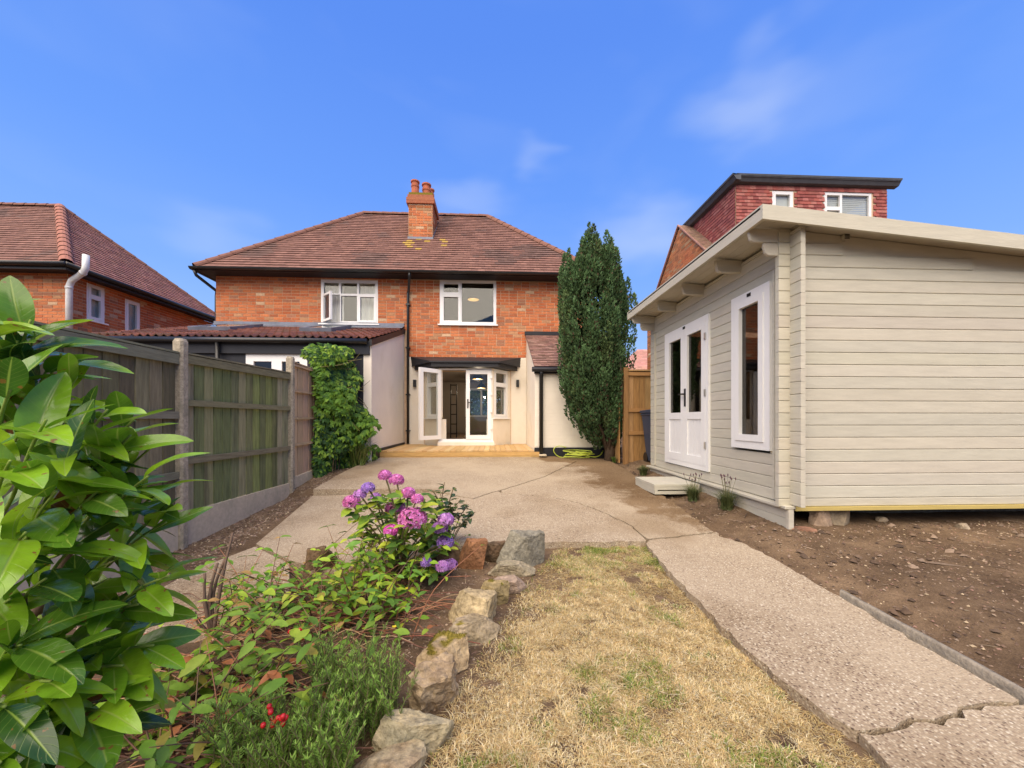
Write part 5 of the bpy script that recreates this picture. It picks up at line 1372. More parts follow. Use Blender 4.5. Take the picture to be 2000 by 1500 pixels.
# ------------------------------------------------------------------ timber gate and side fence beyond the conifer
YGt = 7.55
gt0 = W(1222, 722, YGt); gt1 = W(1275, 725, YGt)
gate = thing('garden_gate', 'orange-brown close boarded timber fence between the conifer and the cabin', 'fence', (gt0.x, YGt, .35))
gx1 = gt0.x + 1.6
GC = [(0.36, 0.19, 0.065), (0.40, 0.22, 0.08), (0.32, 0.165, 0.055), (0.43, 0.25, 0.10)]
mb = MB(); mb.box((gt0.x - .05, YGt - .05, .2), (gt0.x + .04, YGt + .04, gt0.z + .04), (.30, .16, .06)); mb.build('gate_post', 'gate_wood', gate)
k = 13; w = (gx1 - gt0.x - .04) / k
for i in range(k):
    mb = MB(); x0 = gt0.x + .04 + i * w; mb.box((x0 + .002, YGt, .36), (x0 + w - .002, YGt + .018 + .004 * (i % 2), gt0.z - .03), jit(random.choice(GC), .12)); mb.build('gate_board', 'gate_wood', gate)
for f in (.02, .42, .67):
    z = gt0.z - .05 - (gt0.z - .4) * f; mb = MB(); mb.box((gt0.x + .04, YGt - .035, z - .035), (gx1, YGt - .002, z + .035), (.40, .21, .075)); mb.build('gate_rail', 'deck_face', gate)
mb = MB(); mb.box((gt0.x + .0, YGt - .04, gt0.z - .028), (gx1, YGt + .05, gt0.z + .0), (.45, .28, .12)); mb.build('gate_capping', 'deck_face', gate)
sf = thing('side_fence', 'brown fence panel seen edge-on directly behind the conifer', 'fence', (gt0.x - .1, 7.9, .35))
for i in range(6):
    mb = MB(); mb.box((gt0.x - .12, YGt + .05 + i * .14, .34), (gt0.x - .10, YGt + .185 + i * .14, gt0.z - .02), jit(random.choice(GC), .12)); mb.build('fence_board', 'gate_wood', sf)
# brick on the soil by the gate
p = G(1212 + 4, 899)
# ------------------------------------------------------------------ wheelie bin
bp_ = W(1266, 898, 6.95); bx = bp_.x + .33
bn = thing('wheelie_bin', 'dark blue wheelie bin half hidden behind the cabin corner', 'bin', (bx, 7.1, .38))
zt = W(1262, 806, 6.9).z
mb = MB(); vs = [(bx - .21, 6.9, .42), (bx + .21, 6.9, .42), (bx + .21, 7.32, .42), (bx - .21, 7.32, .42), (bx - .28, 6.85, zt), (bx + .28, 6.85, zt), (bx + .28, 7.42, zt), (bx - .28, 7.42, zt)]
mb.add(vs, MB.BF); mb.box((bx - .295, 6.83, zt - .05), (bx + .295, 7.44, zt - .012)); mb.build('bin_body', 'bin_plastic', bn, bevel=.02)
mb = MB(); mb.prism([(bx - .30, 6.80, zt), (bx - .30, 7.44, zt), (bx - .30, 7.46, zt + .05), (bx - .30, 6.9, zt + .065), (bx - .30, 6.80, zt + .02)], (.60, 0, 0)); mb.tube([(bx - .25, 7.5, zt + .02), (bx + .25, 7.5, zt + .02)], .02, 8); mb.build('bin_lid', 'bin_plastic', bn, bevel=.012)
for sx in (-.2, .2):
    mb = MB(); mb.tube([(bx + sx - .03, 7.34, .48), (bx + sx + .03, 7.34, .48)], .10, 14); mb.build('bin_wheel', 'black_plastic', bn)

# ------------------------------------------------------------------ log cabin
CX, CY0, CY1, CXR = 2.83, 3.50, 6.60, 6.4
EXv, RY0, RY1 = 2.40, 3.28, 6.70
cab = thing('log_cabin', 'pale stone-coloured timber log cabin with overhanging roof and white doors', 'cabin', (CX, CY0, .3))
CP = (0.525, 0.492, 0.40)
ccol = lambda: jit(CP, .045)
zbase = W(1600, 985, CY0).z
LG = 0.117
zfe = W(1505, 400, RY0).z            # eave fascia top
_e2 = W(1990, 459, RY0)
slope = (_e2.z - zfe) / (_e2.x - EXv)
roof_z = lambda x: zfe + slope * (x - EXv)
dA, dB = WX(1298, 650, CX - .03), WX(1383, 612, CX - .03)
wA, wB = WX(1428, 580, CX - .03), WX(1503, 548, CX - .03)
door_z0, door_z1 = WX(1383, 922, CX - .03).z, dB.z
win_z0, win_z1 = WX(1503, 881, CX - .03).z, wB.z
DY0, DY1, WY0, WY1 = dB.y, dA.y, wB.y, wA.y
nlog = int((roof_z(CX) - .10 - zbase) / LG) + 1
TH = .045
def log_bar(axis_, a0, a1, z0, z1, fix, col):
    """one bevelled wall log along x or y, its outer face at fix"""
    b = .006
    if axis_ == 'y':
        prof = [(fix + TH, z0), (fix + b, z0), (fix, z0 + b), (fix, z1 - b), (fix + b, z1), (fix + TH, z1)]
        mb = MB(); mb.prism([(x, a0, z) for x, z in prof], (0, a1 - a0, 0), col)
    else:
        prof = [(fix + TH, z0), (fix + b, z0), (fix, z0 + b), (fix, z1 - b), (fix + b, z1), (fix + TH, z1)]
        mb = MB(); mb.prism([(a0, y, z) for y, z in prof], (a1 - a0, 0, 0), col)
    return mb
for i in range(nlog):
    z0 = zbase + i * LG; z1 = z0 + LG - .0025
    zt_l = min(z1, roof_z(CX) - .09)
    if zt_l - z0 > .02:
        spans = [(CY0 - .13, CY1 + .13)]
        zc = (z0 + zt_l) / 2
        for (a, b_, c, d) in ((DY0, DY1, door_z0, door_z1), (WY0, WY1, win_z0, win_z1)):
            if c - .02 < zc < d:
                ns = []
                for s, e in spans:
                    if e <= a or s >= b_: ns.append((s, e)); continue
                    ns += [(s, a + .03), (b_ - .03, e)]
                spans = ns
        for s, e in spans:
            log_bar('y', s, e, z0, zt_l, CX, ccol()).build('wall_log', 'cabin_paint', cab)
    # near end wall, its logs staggered half a course and cut by the falling roof
    z0b, z1b = z0 - LG / 2, z1 - LG / 2
    lim = CXR
    if z1b > roof_z(CXR) - .14: lim = min(CXR, EXv + (z1b + .14 - zfe) / slope)
    if lim <= CX + .2: lim = CX + .2
    if z0b < roof_z(CX) - .16:
        log_bar('x', CX - .11, lim, max(z0b, zbase - .02), min(z1b, roof_z(CX) - .08), CY0, ccol()).build('wall_log', 'cabin_paint', cab)
mb = MB(); mb.prism([(CX + .02, CY0 + .02, roof_z(CX) - .28), (CXR, CY0 + .02, roof_z(CXR) - .30), (CXR, CY0 + .02, roof_z(CXR) - .06), (CX + .02, CY0 + .02, roof_z(CX) - .06)], (0, .03, 0), CP); mb.build('gable_infill', 'cabin_paint', cab)
mb = MB(); mb.box((CX + TH, CY1 - .02, zbase), (CXR, CY1 + .03, roof_z(CXR) - .1), CP); mb.box((CXR - .05, CY0, zbase), (CXR, CY1, roof_z(CXR) - .1), CP); mb.build('rear_wall', 'cabin_paint', cab)
mb = MB(); mb.box((CX + TH, CY0 + TH, zbase - .05), (CXR, CY1, zbase)); mb.build('cabin_floor', 'floor_wood', cab)
# corner trim strips beside the crossing logs
for yy in (CY0 + .16, CY1 - .10):
    mb = MB(); mb.box((CX - .03, yy, zbase + .03), (CX - .001, yy + .028, roof_z(CX) - .38), CP); mb.build('corner_trim', 'cabin_paint', cab)
# roof boards, fascia, brackets
mb = MB(); t_ = .02
nrb = 4
for i in range(5):
    xa, xb = EXv + .03 + i * .105, EXv + .03 + (i + 1) * .105 - .004
    mb = MB(); mb.prism([(xa, RY0 + .03, roof_z(xa) - .05), (xb, RY0 + .03, roof_z(xb) - .05), (xb, RY0 + .03, roof_z(xb) - .03), (xa, RY0 + .03, roof_z(xa) - .03)], (0, RY1 - RY0 - .06, 0), ccol()); mb.build('soffit_board', 'cabin_paint', cab)
mb = MB(); xa, xb = EXv + .56, CXR + .15; mb.prism([(xa, RY0 + .03, roof_z(xa) - .05), (xb, RY0 + .03, roof_z(xb) - .05), (xb, RY0 + .03, roof_z(xb) - .03), (xa, RY0 + .03, roof_z(xa) - .03)], (0, RY1 - RY0 - .06, 0), CP); mb.build('roof_boarding', 'cabin_paint', cab)
mb = MB(); xa, xb = EXv, CXR + .2; mb.prism([(xa, RY0 + .03, roof_z(xa) - .028), (xb, RY0 + .03, roof_z(xb) - .028), (xb, RY0 + .03, roof_z(xb) - .008), (xa, RY0 + .03, roof_z(xa) - .008)], (0, RY1 - RY0 - .05, 0), (.1, .1, .1)); mb.build('roof_felt', 'grey_render', cab)
mb = MB(); mb.box((EXv, RY0 + .0281, zfe - .125), (EXv + .028, RY1, zfe + .008), ccol()); mb.build('eave_fascia', 'cabin_paint', cab)
mb = MB(); mb.prism([(EXv, RY0, roof_z(EXv) - .125), (CXR + .2, RY0, roof_z(CXR + .2) - .125), (CXR + .2, RY0, roof_z(CXR + .2) + .008), (EXv, RY0, roof_z(EXv) + .008)], (0, .028, 0), ccol()); mb.build('gable_fascia', 'cabin_paint', cab)
mb = MB(); mb.prism([(EXv, RY1, roof_z(EXv) - .125), (CXR + .2, RY1, roof_z(CXR + .2) - .125), (CXR + .2, RY1, roof_z(CXR + .2) + .008), (EXv, RY1, roof_z(EXv) + .008)], (0, .028, 0), ccol()); mb.build('gable_fascia', 'cabin_paint', cab)
def bracket(y, z0, z1, x0, wid=.052):
    mb = MB(); mb.prism([(CX + .02, y - wid / 2, z0), (CX + .02, y - wid / 2, z1), (x0, y - wid / 2, z1), (x0, y - wid / 2, z1 - .045), (x0 + .02, y - wid / 2, z0 + .02), (x0 + .05, y - wid / 2, z0)], (0, wid, 0), ccol())
    return mb.build('roof_purlin', 'cabin_paint', cab, bevel=.008)
zu = lambda x: roof_z(x) - .052
for f in (.24, .49, .74):
    y = CY0 + (CY1 - CY0) * f
    bracket(y, zu(CX) - .145, zu(CX) - .003, EXv + .14)
for y in (CY0 + TH / 2, CY1 - .02):
    bracket(y + .004, zu(CX) - .135, zu(CX) - .002, EXv + .03, TH - .012); bracket(y + .004, zu(CX) - .26, zu(CX) - .138, EXv + .18, TH - .012)
mb = MB()
pv = W(1652, 463, CY0); mb.tube([(pv.x, CY0 + .02, pv.z), (pv.x, CY0 - .012, pv.z)], .034, 16, CP); vent = mb.build('air_vent', 'rubble', cab)
for k in range(4):
    mb = MB(); mb.box((pv.x - .024, CY0 - .016, pv.z - .022 + k * .012), (pv.x + .024, CY0 - .0125, pv.z - .016 + k * .012)); mb.build('vent_slot', 'dark_metal', vent)
# base ledge, skirting boards and the yellow edge board
zl = WX(1547, 974, CX - .06).z
mb = MB(); mb.box((CX - .085, CY0 - .05, zbase - .035), (CX + .02, CY1 + .12, zbase - .005), CP); mb.build('base_ledge', 'cabin_paint', cab, bevel=.005)
zs0 = float(soil_z(CX - .1, CY0)) + .0
def skirt_bottom(y): return max(float(soil_z(CX - .1, y)) - .01, zbase - .30 + (y - CY0) * .035)
hgt = zbase - .037 - (zbase - .30)
for k in range(3):
    za = zbase - .037 - (k + 1) * .088; mb = MB()
    ya, yb = CY0 - .02, CY1 + .05
    mb.prism([(CX - .045, ya, za), (CX - .045, yb, za), (CX - .045, yb, za + .085), (CX - .045, ya, za + .085)], (.022, 0, 0), ccol()); mb.build('skirting_board', 'cabin_paint', cab)
mb = MB(); mb.box((CX - .055, CY0 - .055, zbase - .30), (CX - .005, CY0 - .022, zbase - .037), ccol()); mb.build('skirting_end', 'cabin_paint', cab)
mb = MB(); mb.box((CX + .03, CY0 - .03, zbase - .055), (CXR, CY0 + .04, zbase - .022)); mb.build('edge_board', 'yellow_wood', cab)
# double doors
OC = Vector((CX, DY1, door_z0)); uC = Vector((0, -1, 0)); nC = Vector((-1, 0, 0))
DWid = DY1 - DY0
mb = MB(); ring(mb, OC, uC, nC, 0, DWid, door_z0, door_z1, .07, -.05, .028); dfm = mb.build('door_frame', 'white_paint', cab)
lw = (DWid - .14) / 2
dh_ = door_z1 - door_z0
for k in range(2):
    a = .07 + k * lw; mb = MB()
    zb_, zt_d = door_z0 + .07, door_z1 - .07
    st = .095
    zg = zb_ + dh_ * .30
    mb.obox(OC, uC, nC, a + .002, a + st, -.03, .032, zb_ - door_z0, zt_d - door_z0); mb.obox(OC, uC, nC, a + lw - st, a + lw - .002, -.03, .032, zb_ - door_z0, zt_d - door_z0)
    mb.obox(OC, uC, nC, a + st, a + lw - st, -.03, .032, zb_ - door_z0, zb_ + .11 - door_z0); mb.obox(OC, uC, nC, a + st, a + lw - st, -.03, .032, zt_d - .10 - door_z0, zt_d - door_z0); mb.obox(OC, uC, nC, a + st, a + lw - st, -.03, .032, zg - door_z0, zg + .10 - door_z0)
    d = mb.build('cabin_door', 'white_paint', cab)
    kk = 5; wpn = (lw - 2 * st) / kk
    for q in range(kk):
        mb = MB(); mb.obox(OC, uC, nC, a + st + q * wpn + .002, a + st + (q + 1) * wpn - .002, -.01, .016, zb_ + .11 - door_z0, zg - door_z0); mb.build('door_panel', 'white_paint', d)
    mb = MB(); mb.obox(OC, uC, nC, a + st, a + lw - st, -.004, .004, zg + .10 - door_z0, zt_d - .10 - door_z0); mb.build('pane', 'dark_glass', d)
    if k == 1:
        for zz in (.3, 1.0, 1.75):
            mb = MB(); mb.obox(OC, uC, nC, a + lw - .008, a + lw + .02, .032, .045, zz, zz + .09); mb.build('hinge', 'steel', d)
        mb = MB(); hz = 1.02; mb.obox(OC, uC, nC, a + .022, a + .062, .0325, .042, hz - .14, hz + .12); mb.obox(OC, uC, nC, a - .06, a + .05, .075, .09, hz + .03, hz + .052); mb.obox(OC, uC, nC, a + .032, a + .052, .042, .075, hz + .03, hz + .052); mb.build('handle', 'black_plastic', d)
mb = MB(); mb.obox(OC, uC, nC, DWid / 2 - .03, DWid / 2 + .03, .028, .034, dh_ - .055, dh_ - .02); mb.build('frame_badge', 'dark_metal', dfm)
# tall window
OW = Vector((CX, WY1, win_z0)); WW, WH = WY1 - WY0, win_z1 - win_z0
mb = MB(); ring(mb, OW, uC, nC, 0, WW, win_z0, win_z1, .085, -.05, .03); wf = mb.build('window', 'white_paint', cab)
mb = MB(); ring(mb, OW, uC, nC, .085, WW - .085, win_z0 + .085, win_z1 - .085, .07, -.04, .042); mb.build('sash', 'white_paint', wf)
mb = MB(); mb.obox(OW, uC, nC, .155, WW - .155, -.008, 0, .155, WH - .155); mb.build('pane', 'dark_glass', wf)
mb = MB(); mb.obox(OW, uC, nC, WW / 2 - .03, WW / 2 + .03, .03, .036, WH - .06, WH - .025); mb.build('frame_badge', 'dark_metal', wf)
# inside lining keeps the room dim
mb = MB(); mb.box((CX + 2.2, CY0 + TH, zbase), (CX + 2.23, CY1 - .03, 2.6)); mb.build('room_wall', 'inner_wall', cab)

# step in front of the cabin door
s0 = W(1246, 933, 5.3)
stp = thing('door_step', 'low pale painted timber step below the cabin doors', 'step', (2.4, 5.2, .3))
q0 = W(1280, 946, 4.95)
sx0, sx1 = q0.x - .02, CX - .09
szt = q0.z
sy0, sy1 = 4.93, 5.62
for i in range(4):
    mb = MB(); wv = (sy1 - sy0) / 4; mb.box((sx0, sy0 + i * wv + .002, szt - .03), (sx1, sy0 + (i + 1) * wv - .002, szt), ccol()); mb.build('step_board', 'cabin_paint', stp)
mb = MB(); ring(mb, Vector((sx0 + .004, sy0 + .004, szt - .13)), X_, Vector((0, 1, 0)), 0, sx1 - sx0 - .008, szt - .13, szt - .031, .04, 0, sy1 - sy0 - .008, ccol()); mb.build('step_frame', 'cabin_paint', stp)

# ------------------------------------------------------------------ stones and rubble
def rock_mesh(name, dims, seed, col, facets=9, rough=.05, material='stone', sub=4, col2=None, moss=0.0):
    r = random.Random(seed)
    bm = bmesh.new(); bmesh.ops.create_icosphere(bm, subdivisions=sub, radius=1.0)
    planes = [(Vector((0, 0, 1)).lerp(Vector((r.uniform(-1, 1), r.uniform(-1, 1), 0)), .15).normalized(), .60), (Vector((0, 0, -1)), .5)]
    for k in range(facets):
        a = 2 * math.pi * k / facets + r.uniform(-.3, .3)
        planes.append((Vector((math.cos(a), math.sin(a), r.uniform(-.35, .75))).normalized(), r.uniform(.52, .80)))
    off_ = Vector((r.uniform(0, 50), r.uniform(0, 50), r.uniform(0, 50)))
    for v in bm.verts:
        p = v.co.copy()
        for _ in range(2):
            for nrm, d in planes:
                k = p.dot(nrm) - d
                if k > 0: p -= nrm * k
        dd = mnoise.noise(p * 2.3 + off_) * 1.4 + mnoise.noise(p * 6 + off_) * .9 + mnoise.noise(p * 15 + off_) * .7
        p += p.normalized() * dd * rough
        v.co = Vector((p.x * dims[0] * .72, p.y * dims[1] * .72, p.z * dims[2] * .92))
    me = bpy.data.meshes.new(name); bm.to_mesh(me); bm.free()
    ca = me.color_attributes.new('Col', 'FLOAT_COLOR', 'POINT')
    c2 = col2 or tuple(x * .6 for x in col)
    for i, v in enumerate(me.vertices):
        p = v.co
        f = max(0, min(1, .5 + mnoise.noise(p * 14 + off_) * .9)); c = [col[q] * (1 - f) + c2[q] * f for q in range(3)]
        if moss > 0:
            m_ = mnoise.noise(p * 18 + off_ * 2) * .5 + (p.z / dims[2]) * .7 + moss
            if m_ > .62: c = [.20, .165, .035]
        ca.data[i].color = (c[0] * 1.04, c[1] * .97, c[2] * .80, 1)
    me.materials.append(MATS[material])
    return me
def stone(px0, py0, px1, py1, col, label, seed, depth=1.0, rot=0.0, tilt=0.0, col2=None, moss=0.0, hscale=1.0, facets=9, rough=.05, pxc=None, dims=None):
    """a stone whose outline fills the given rectangle of the picture; it stands on the soil"""
    base = G((px0 + px1) / 2, py1 - (py1 - py0) * .10)
    dist = base.y
    sc = FPX / dist
    w = (px1 - px0) / sc
    h = (py1 - py0) / sc
    # seen from above: the height in the picture is part depth, part height
    down = (CAM_Z - base.z) / dist
    d = w * depth * .78
    hh = max(.06, (h - d * down * .8) * 1.12 * hscale)
    me = rock_mesh('edging_stone', (w * 1.08, d * 1.12, hh * 1.0), seed, col, facets, rough, col2=col2, moss=moss)
    loc = Vector((base.x, base.y + d * .40, base.z + hh * .32 - .03))
    o = bpy.data.objects.new('edging_stone', me)
    link(o, None, loc, Matrix.Rotation(rot, 3, 'Z') @ Matrix.Rotation(tilt, 3, 'X'))
    if moss > .1:
        rr_ = random.Random(seed); mb = MB(); R_ = Matrix.Rotation(rot, 3, 'Z') @ Matrix.Rotation(tilt, 3, 'X')
        for i, v in enumerate(me.vertices):
            c = me.color_attributes['Col'].data[i].color
            if abs(c[0] - .20 * 1.04) < .005 and abs(c[1] - .165 * .97) < .005:
                for q in range(4):
                    p = loc + R_ @ v.co + Vector((rr_.uniform(-.007, .007), rr_.uniform(-.007, .007), -.003)); hgt_ = rr_.uniform(.005, .013); s_2 = .003
                    mb.add([(p.x - s_2, p.y, p.z), (p.x + s_2, p.y, p.z), (p.x + rr_.uniform(-.004, .004), p.y + rr_.uniform(-.004, .004), p.z + hgt_)], [(0, 1, 2)], jit((.19, .17, .03), .4))
        mb.build('moss', 'grass', o, at=loc, kind='stuff')
        m_o = [c_ for c_ in o.children][-1]; m_o.matrix_local = R_.to_4x4().inverted()
    return tag(o, label, 'stone', 'stones edging the flower bed')
GREY = (0.30, 0.285, 0.25); TAN = (0.42, 0.34, 0.235); PINK = (0.36, 0.28, 0.245); RED = (0.34, 0.175, 0.10); DARK = (0.17, 0.115, 0.08); BLUE = (0.24, 0.235, 0.215)
stone(690, 1436, 812, 1530, (0.25, 0.19, 0.14), 'broad brown-grey stone at the bottom end of the bed edging', 1, 1.0, .4, 0, (.36, .32, .24))
stone(742, 1372, 858, 1458, (0.44, 0.38, 0.27), 'flat-topped pale sandstone block, second from the bottom of the edging', 2, .62, -.1, .05, (.26, .25, .20), facets=6, rough=.035)
stone(802, 1252, 884, 1388, (0.44, 0.36, 0.27), 'tall pitted tan stone standing upright between moss and sandstone block', 3, 1.0, .2, .35, (.24, .18, .13), hscale=.8, rough=.10)
stone(828, 1230, 915, 1300, TAN, 'tan stone with a cushion of yellow-green moss', 4, .9, .5, 0, (.34, .26, .17), moss=.2)
stone(866, 1192, 956, 1250, (0.38, 0.32, 0.25), 'wedge-shaped grey-tan stone just above the mossy cushion', 5, .75, .35, 0, (.25, .21, .15), moss=.08)
stone(884, 1138, 972, 1216, (0.46, 0.385, 0.265), 'large angular pale tan stone with a dark hollow underneath', 6, .9, -.3, 0, (.30, .25, .17), facets=7)
stone(944, 1128, 992, 1172, (0.30, 0.245, 0.15), 'small moss-covered stone beside the flat pinkish slab', 7, .9, .2, 0, (.22, .18, .10), moss=.14)
stone(955, 1102, 1027, 1152, PINK, 'flat pinkish slab of stone leaning along the edging', 8, .8, .6, 0, (.30, .24, .21), hscale=.6, facets=6, rough=.03)
stone(966, 1086, 1037, 1118, (0.36, 0.32, 0.26), 'thin grey wedge of stone in front of the big grey boulder', 9, .6, .1, 0, (.24, .22, .17), facets=6)
stone(984, 1029, 1056, 1104, BLUE, 'big blue-grey boulder at the corner of the bed', 10, .8, .4, .15, (.17, .165, .15), facets=6, rough=.035)
stone(949, 1050, 992, 1092, DARK, 'dark brown pitted stone between the red stone and the grey boulder', 11, .9, .2, 0, (.10, .075, .055))
stone(899, 1046, 951, 1104, RED, 'rust-red block of stone beside the hydrangea', 12, .8, -.1, 0, (.23, .125, .075), facets=7, rough=.035)
stone(855, 1058, 902, 1096, (0.14, 0.10, 0.07), 'dark stone tucked under the purple hydrangea heads', 13, .8, 0, 0)
stone(592, 1062, 642, 1104, (0.15, 0.105, 0.07), 'dark brown stone behind the tangled stems, by the patio edge', 14, .8, .3, 0)
def rubble(px, py, Y, dims, col, label, seed, rot=0, name='rubble_block', z=None, material='rubble'):
    p = W(px, py, Y)
    me = rock_mesh(name, dims, seed, col, 6, .03, material, 3)
    o = bpy.data.objects.new(name, me); link(o, None, (p.x, p.y, z if z is not None else p.z), Matrix.Rotation(rot, 3, 'Z'))
    return tag(o, label, 'rubble')
CG = (0.34, 0.29, 0.24)
rubble(1600, 1018, 3.58, (.16, .16, .26), (0.40, 0.31, 0.26), 'broken whitish-pink brick pier under the cabin corner', 61, .1)
rubble(1632, 1018, 3.64, (.22, .2, .27), CG, 'grey concrete block under the cabin beside the brick pier', 62, .05)
rubble(1572, 1040, 3.44, (.22, .12, .08), (0.30, 0.17, 0.13), 'loose reddish brick on the soil below the cabin corner', 63, -.2)
mb = MB()
mb.box((CX + .55, CY0 + .42, .1), (CXR, CY0 + .7, zbase - .06), (.16, .13, .10)); tag(mb.build('base_slab', 'rubble'), 'concrete base slab coloured shadow-dark under the cabin end wall', 'slab')  # dark slab colour stands in for the shade of the gap
for i, (px, py, c, lb) in enumerate(((1216, 899, (.6, .45, .38), 'small pinkish brick fragment on the soil by the gate'), (1722, 1030, (.42, .35, .28), 'small pale lump of rubble near the cabin base'), (1880, 1045, (.40, .34, .28), 'grey pebble at right near the cabin base'))):
    p = G(px, py); me = rock_mesh('stone_fragment', (.09, .07, .05), 70 + i, c, 6, .04, 'rubble', 2); o = bpy.data.objects.new('stone_fragment', me); link(o, None, (p.x, p.y, float(soil_z(p.x, p.y)) + .012)); tag(o, lb, 'rubble')

# ------------------------------------------------------------------ garden hose
hb = G(1128, 896); HY = hb.y; hz_ = hb.z + .015
pts = []; r = random.Random(8)
for i in range(150):
    t = i / 150; a = t * 2 * math.pi * 6.3
    rad = .16 + .08 * math.sin(t * 9) + r.uniform(-.015, .015)
    pts.append(Vector((hb.x + .02 + math.cos(a) * rad * 1.35, HY + math.sin(a) * rad * 1.0, hz_ + .012 + .07 * abs(math.sin(t * 13)) + .09 * t)))
lead_ = [W(x, y, HY + .1) for x, y in ((1100, 894), (1084, 886), (1082, 876), (1092, 871), (1106, 874))]
tail = [Vector((hb.x + .3, HY - .05, hz_ + .03)), Vector((hb.x + .5, HY + .05, hz_ + .05)), Vector((hb.x + .62, HY + .2, hz_ + .14))]
def smooth(ps, k=4):
    out = []
    for i in range(len(ps) - 1):
        a, b, c, d = ps[max(i - 1, 0)], ps[i], ps[i + 1], ps[min(i + 2, len(ps) - 1)]
        for j in range(k):
            t = j / k; out.append(.5 * ((2 * b) + (c - a) * t + (2 * a - 5 * b + 4 * c - d) * t * t + (3 * b - a - 3 * c + d) * t ** 3))
    return out + [ps[-1]]
mb = MB(); mb.tube(smooth(lead_, 5)[::-1][:0] + smooth(lead_[::-1] + pts + tail, 3), .0095, 7)
tag(mb.build('garden_hose', 'hose', at=(hb.x, HY, hz_), smooth=True), 'bright yellow-green garden hose in a tangled coil beside the conifer', 'hose')
mb = MB(); p = W(1060, 889, YA - .12); mb.box((p.x - .08, YA - .2, p.z - .02), (p.x + .08, YA - .02, p.z + .02)); tag(mb.build('drain_stone', 'gravel_concrete', at=p, bevel=.01), 'small grey slab at the foot of the lean-to drainpipe', 'slab')

# ------------------------------------------------------------------ vegetation helpers
def leaf_geom(L=1.0, Wd=.4, nu=7, nv=4, droop=.25, fold=.25, shape='oval', wave=0.0, seed=0):
    """a leaf along +Y, face up +Z, stalk at the origin; returns verts, quads, uv"""
    r = random.Random(seed); ph = r.uniform(0, 6)
    vs, fs, uv = [], [], []
    for i in range(nu + 1):
        t = i / nu
        if shape == 'oval': wv = math.sin(math.pi * min(1, t * .93 + .03)) ** .75 * (1 - .25 * t)
        elif shape == 'laurel': wv = (math.sin(math.pi * (t ** .85) * .97 + .05)) ** .65 if t < .999 else .05
        else: wv = math.sin(math.pi * (t ** .7) * .98 + .03) ** .9 * (1.15 - .35 * t)
        wv = max(wv, .03) * Wd * .5
        for j in range(nv + 1):
            q = j / nv * 2 - 1
            z = -droop * t * t * L + fold * abs(q) * wv + wave * math.sin(t * 9 + ph + q) * wv * abs(q)
            vs.append(Vector((q * wv, t * L * (1 - .12 * droop * t), z))); uv.append((q, t))
    for i in range(nu):
        for j in range(nv):
            a = i * (nv + 1) + j; fs.append((a, a + 1, a + nv + 2, a + nv + 1))
    return vs, fs, uv
def leaf_mesh(name, material, col, **kw):
    vs, fs, uv = leaf_geom(**kw)
    me = bpy.data.meshes.new(name); me.from_pydata([tuple(v) for v in vs], [], fs)
    ca = me.color_attributes.new('Col', 'FLOAT_COLOR', 'POINT')
    for i in range(len(vs)): ca.data[i].color = (*col, 1)
    ul = me.uv_layers.new(name='UVMap')
    for l_ in me.loops: ul.data[l_.index].uv = uv[l_.vertex_index]
    me.polygons.foreach_set('use_smooth', np.ones(len(me.polygons), bool))
    me.materials.append(MATS[material]); return me
def frame(d, up=Vector((0, 0, 1)), roll=0.0):
    """rotation whose +Y runs along d and whose +Z faces up as far as it can"""
    y = Vector(d).normalized(); z = up - y * up.dot(y)
    if z.length < 1e-4: z = y.orthogonal()
    z.normalize(); x = y.cross(z)
    m = Matrix((x, y, z)).transposed()
    return m @ Matrix.Rotation(roll, 3, 'Y')
class LeafCloud:
    """collects many leaves; the ones nearest the camera become parts, the rest one joined part"""
    def __init__(self, name, material, variants):
        self.name, self.material, self.var, self.items = name, material, variants, []
    def put(self, p, rot, scale): self.items.append((Vector(p), rot, scale, random.randrange(len(self.var))))
    def build(self, parent, n_obj, joined='foliage'):
        c = Vector((0, 0, CAM_Z))
        self.items.sort(key=lambda q: (q[0] - c).length / q[2])
        for p, rot, s, k in self.items[:n_obj]:
            piece(self.name, self.var[k], parent, p, rot @ Matrix.Scale(s, 3))
        rest = self.items[n_obj:]
        if rest:
            data = []
            for me in self.var:
                nv_ = len(me.vertices); co = np.empty(nv_ * 3, np.float32); me.vertices.foreach_get('co', co)
                fc = np.array([tuple(p.vertices) for p in me.polygons], np.int32)
                data.append((co.reshape(-1, 3), fc, np.array(me.color_attributes['Col'].data[0].color[:3]), np.array([u.uv for u in me.uv_layers[0].data]) if me.uv_layers else None))
            V, F, C = [], [], []; b = 0
            for p, rot, s, k in rest:
                co, fc, cl, _ = data[k]
                R = np.array(rot) * s
                V.append(co @ R.T + np.array(p)); F.append(fc + b); C.append(np.tile(cl * random.uniform(.8, 1.2), (len(co), 1))); b += len(co)
            at = WLOC[parent.name]
            me = np_mesh(joined, np.concatenate(V) - np.array(at), np.concatenate(F), np.concatenate(C), 'leaf' if self.material == 'laurel_leaf' else self.material, True)
            o = link(bpy.data.objects.new(joined, me), parent, at); o['kind'] = 'stuff'
def rdir(r, zmin=-1.0):
    while True:
        v = Vector((r.uniform(-1, 1), r.uniform(-1, 1), r.uniform(-1, 1)))
        if .05 < v.length < 1: v.normalize(); 
        else: continue
        if v.z >= zmin: return v

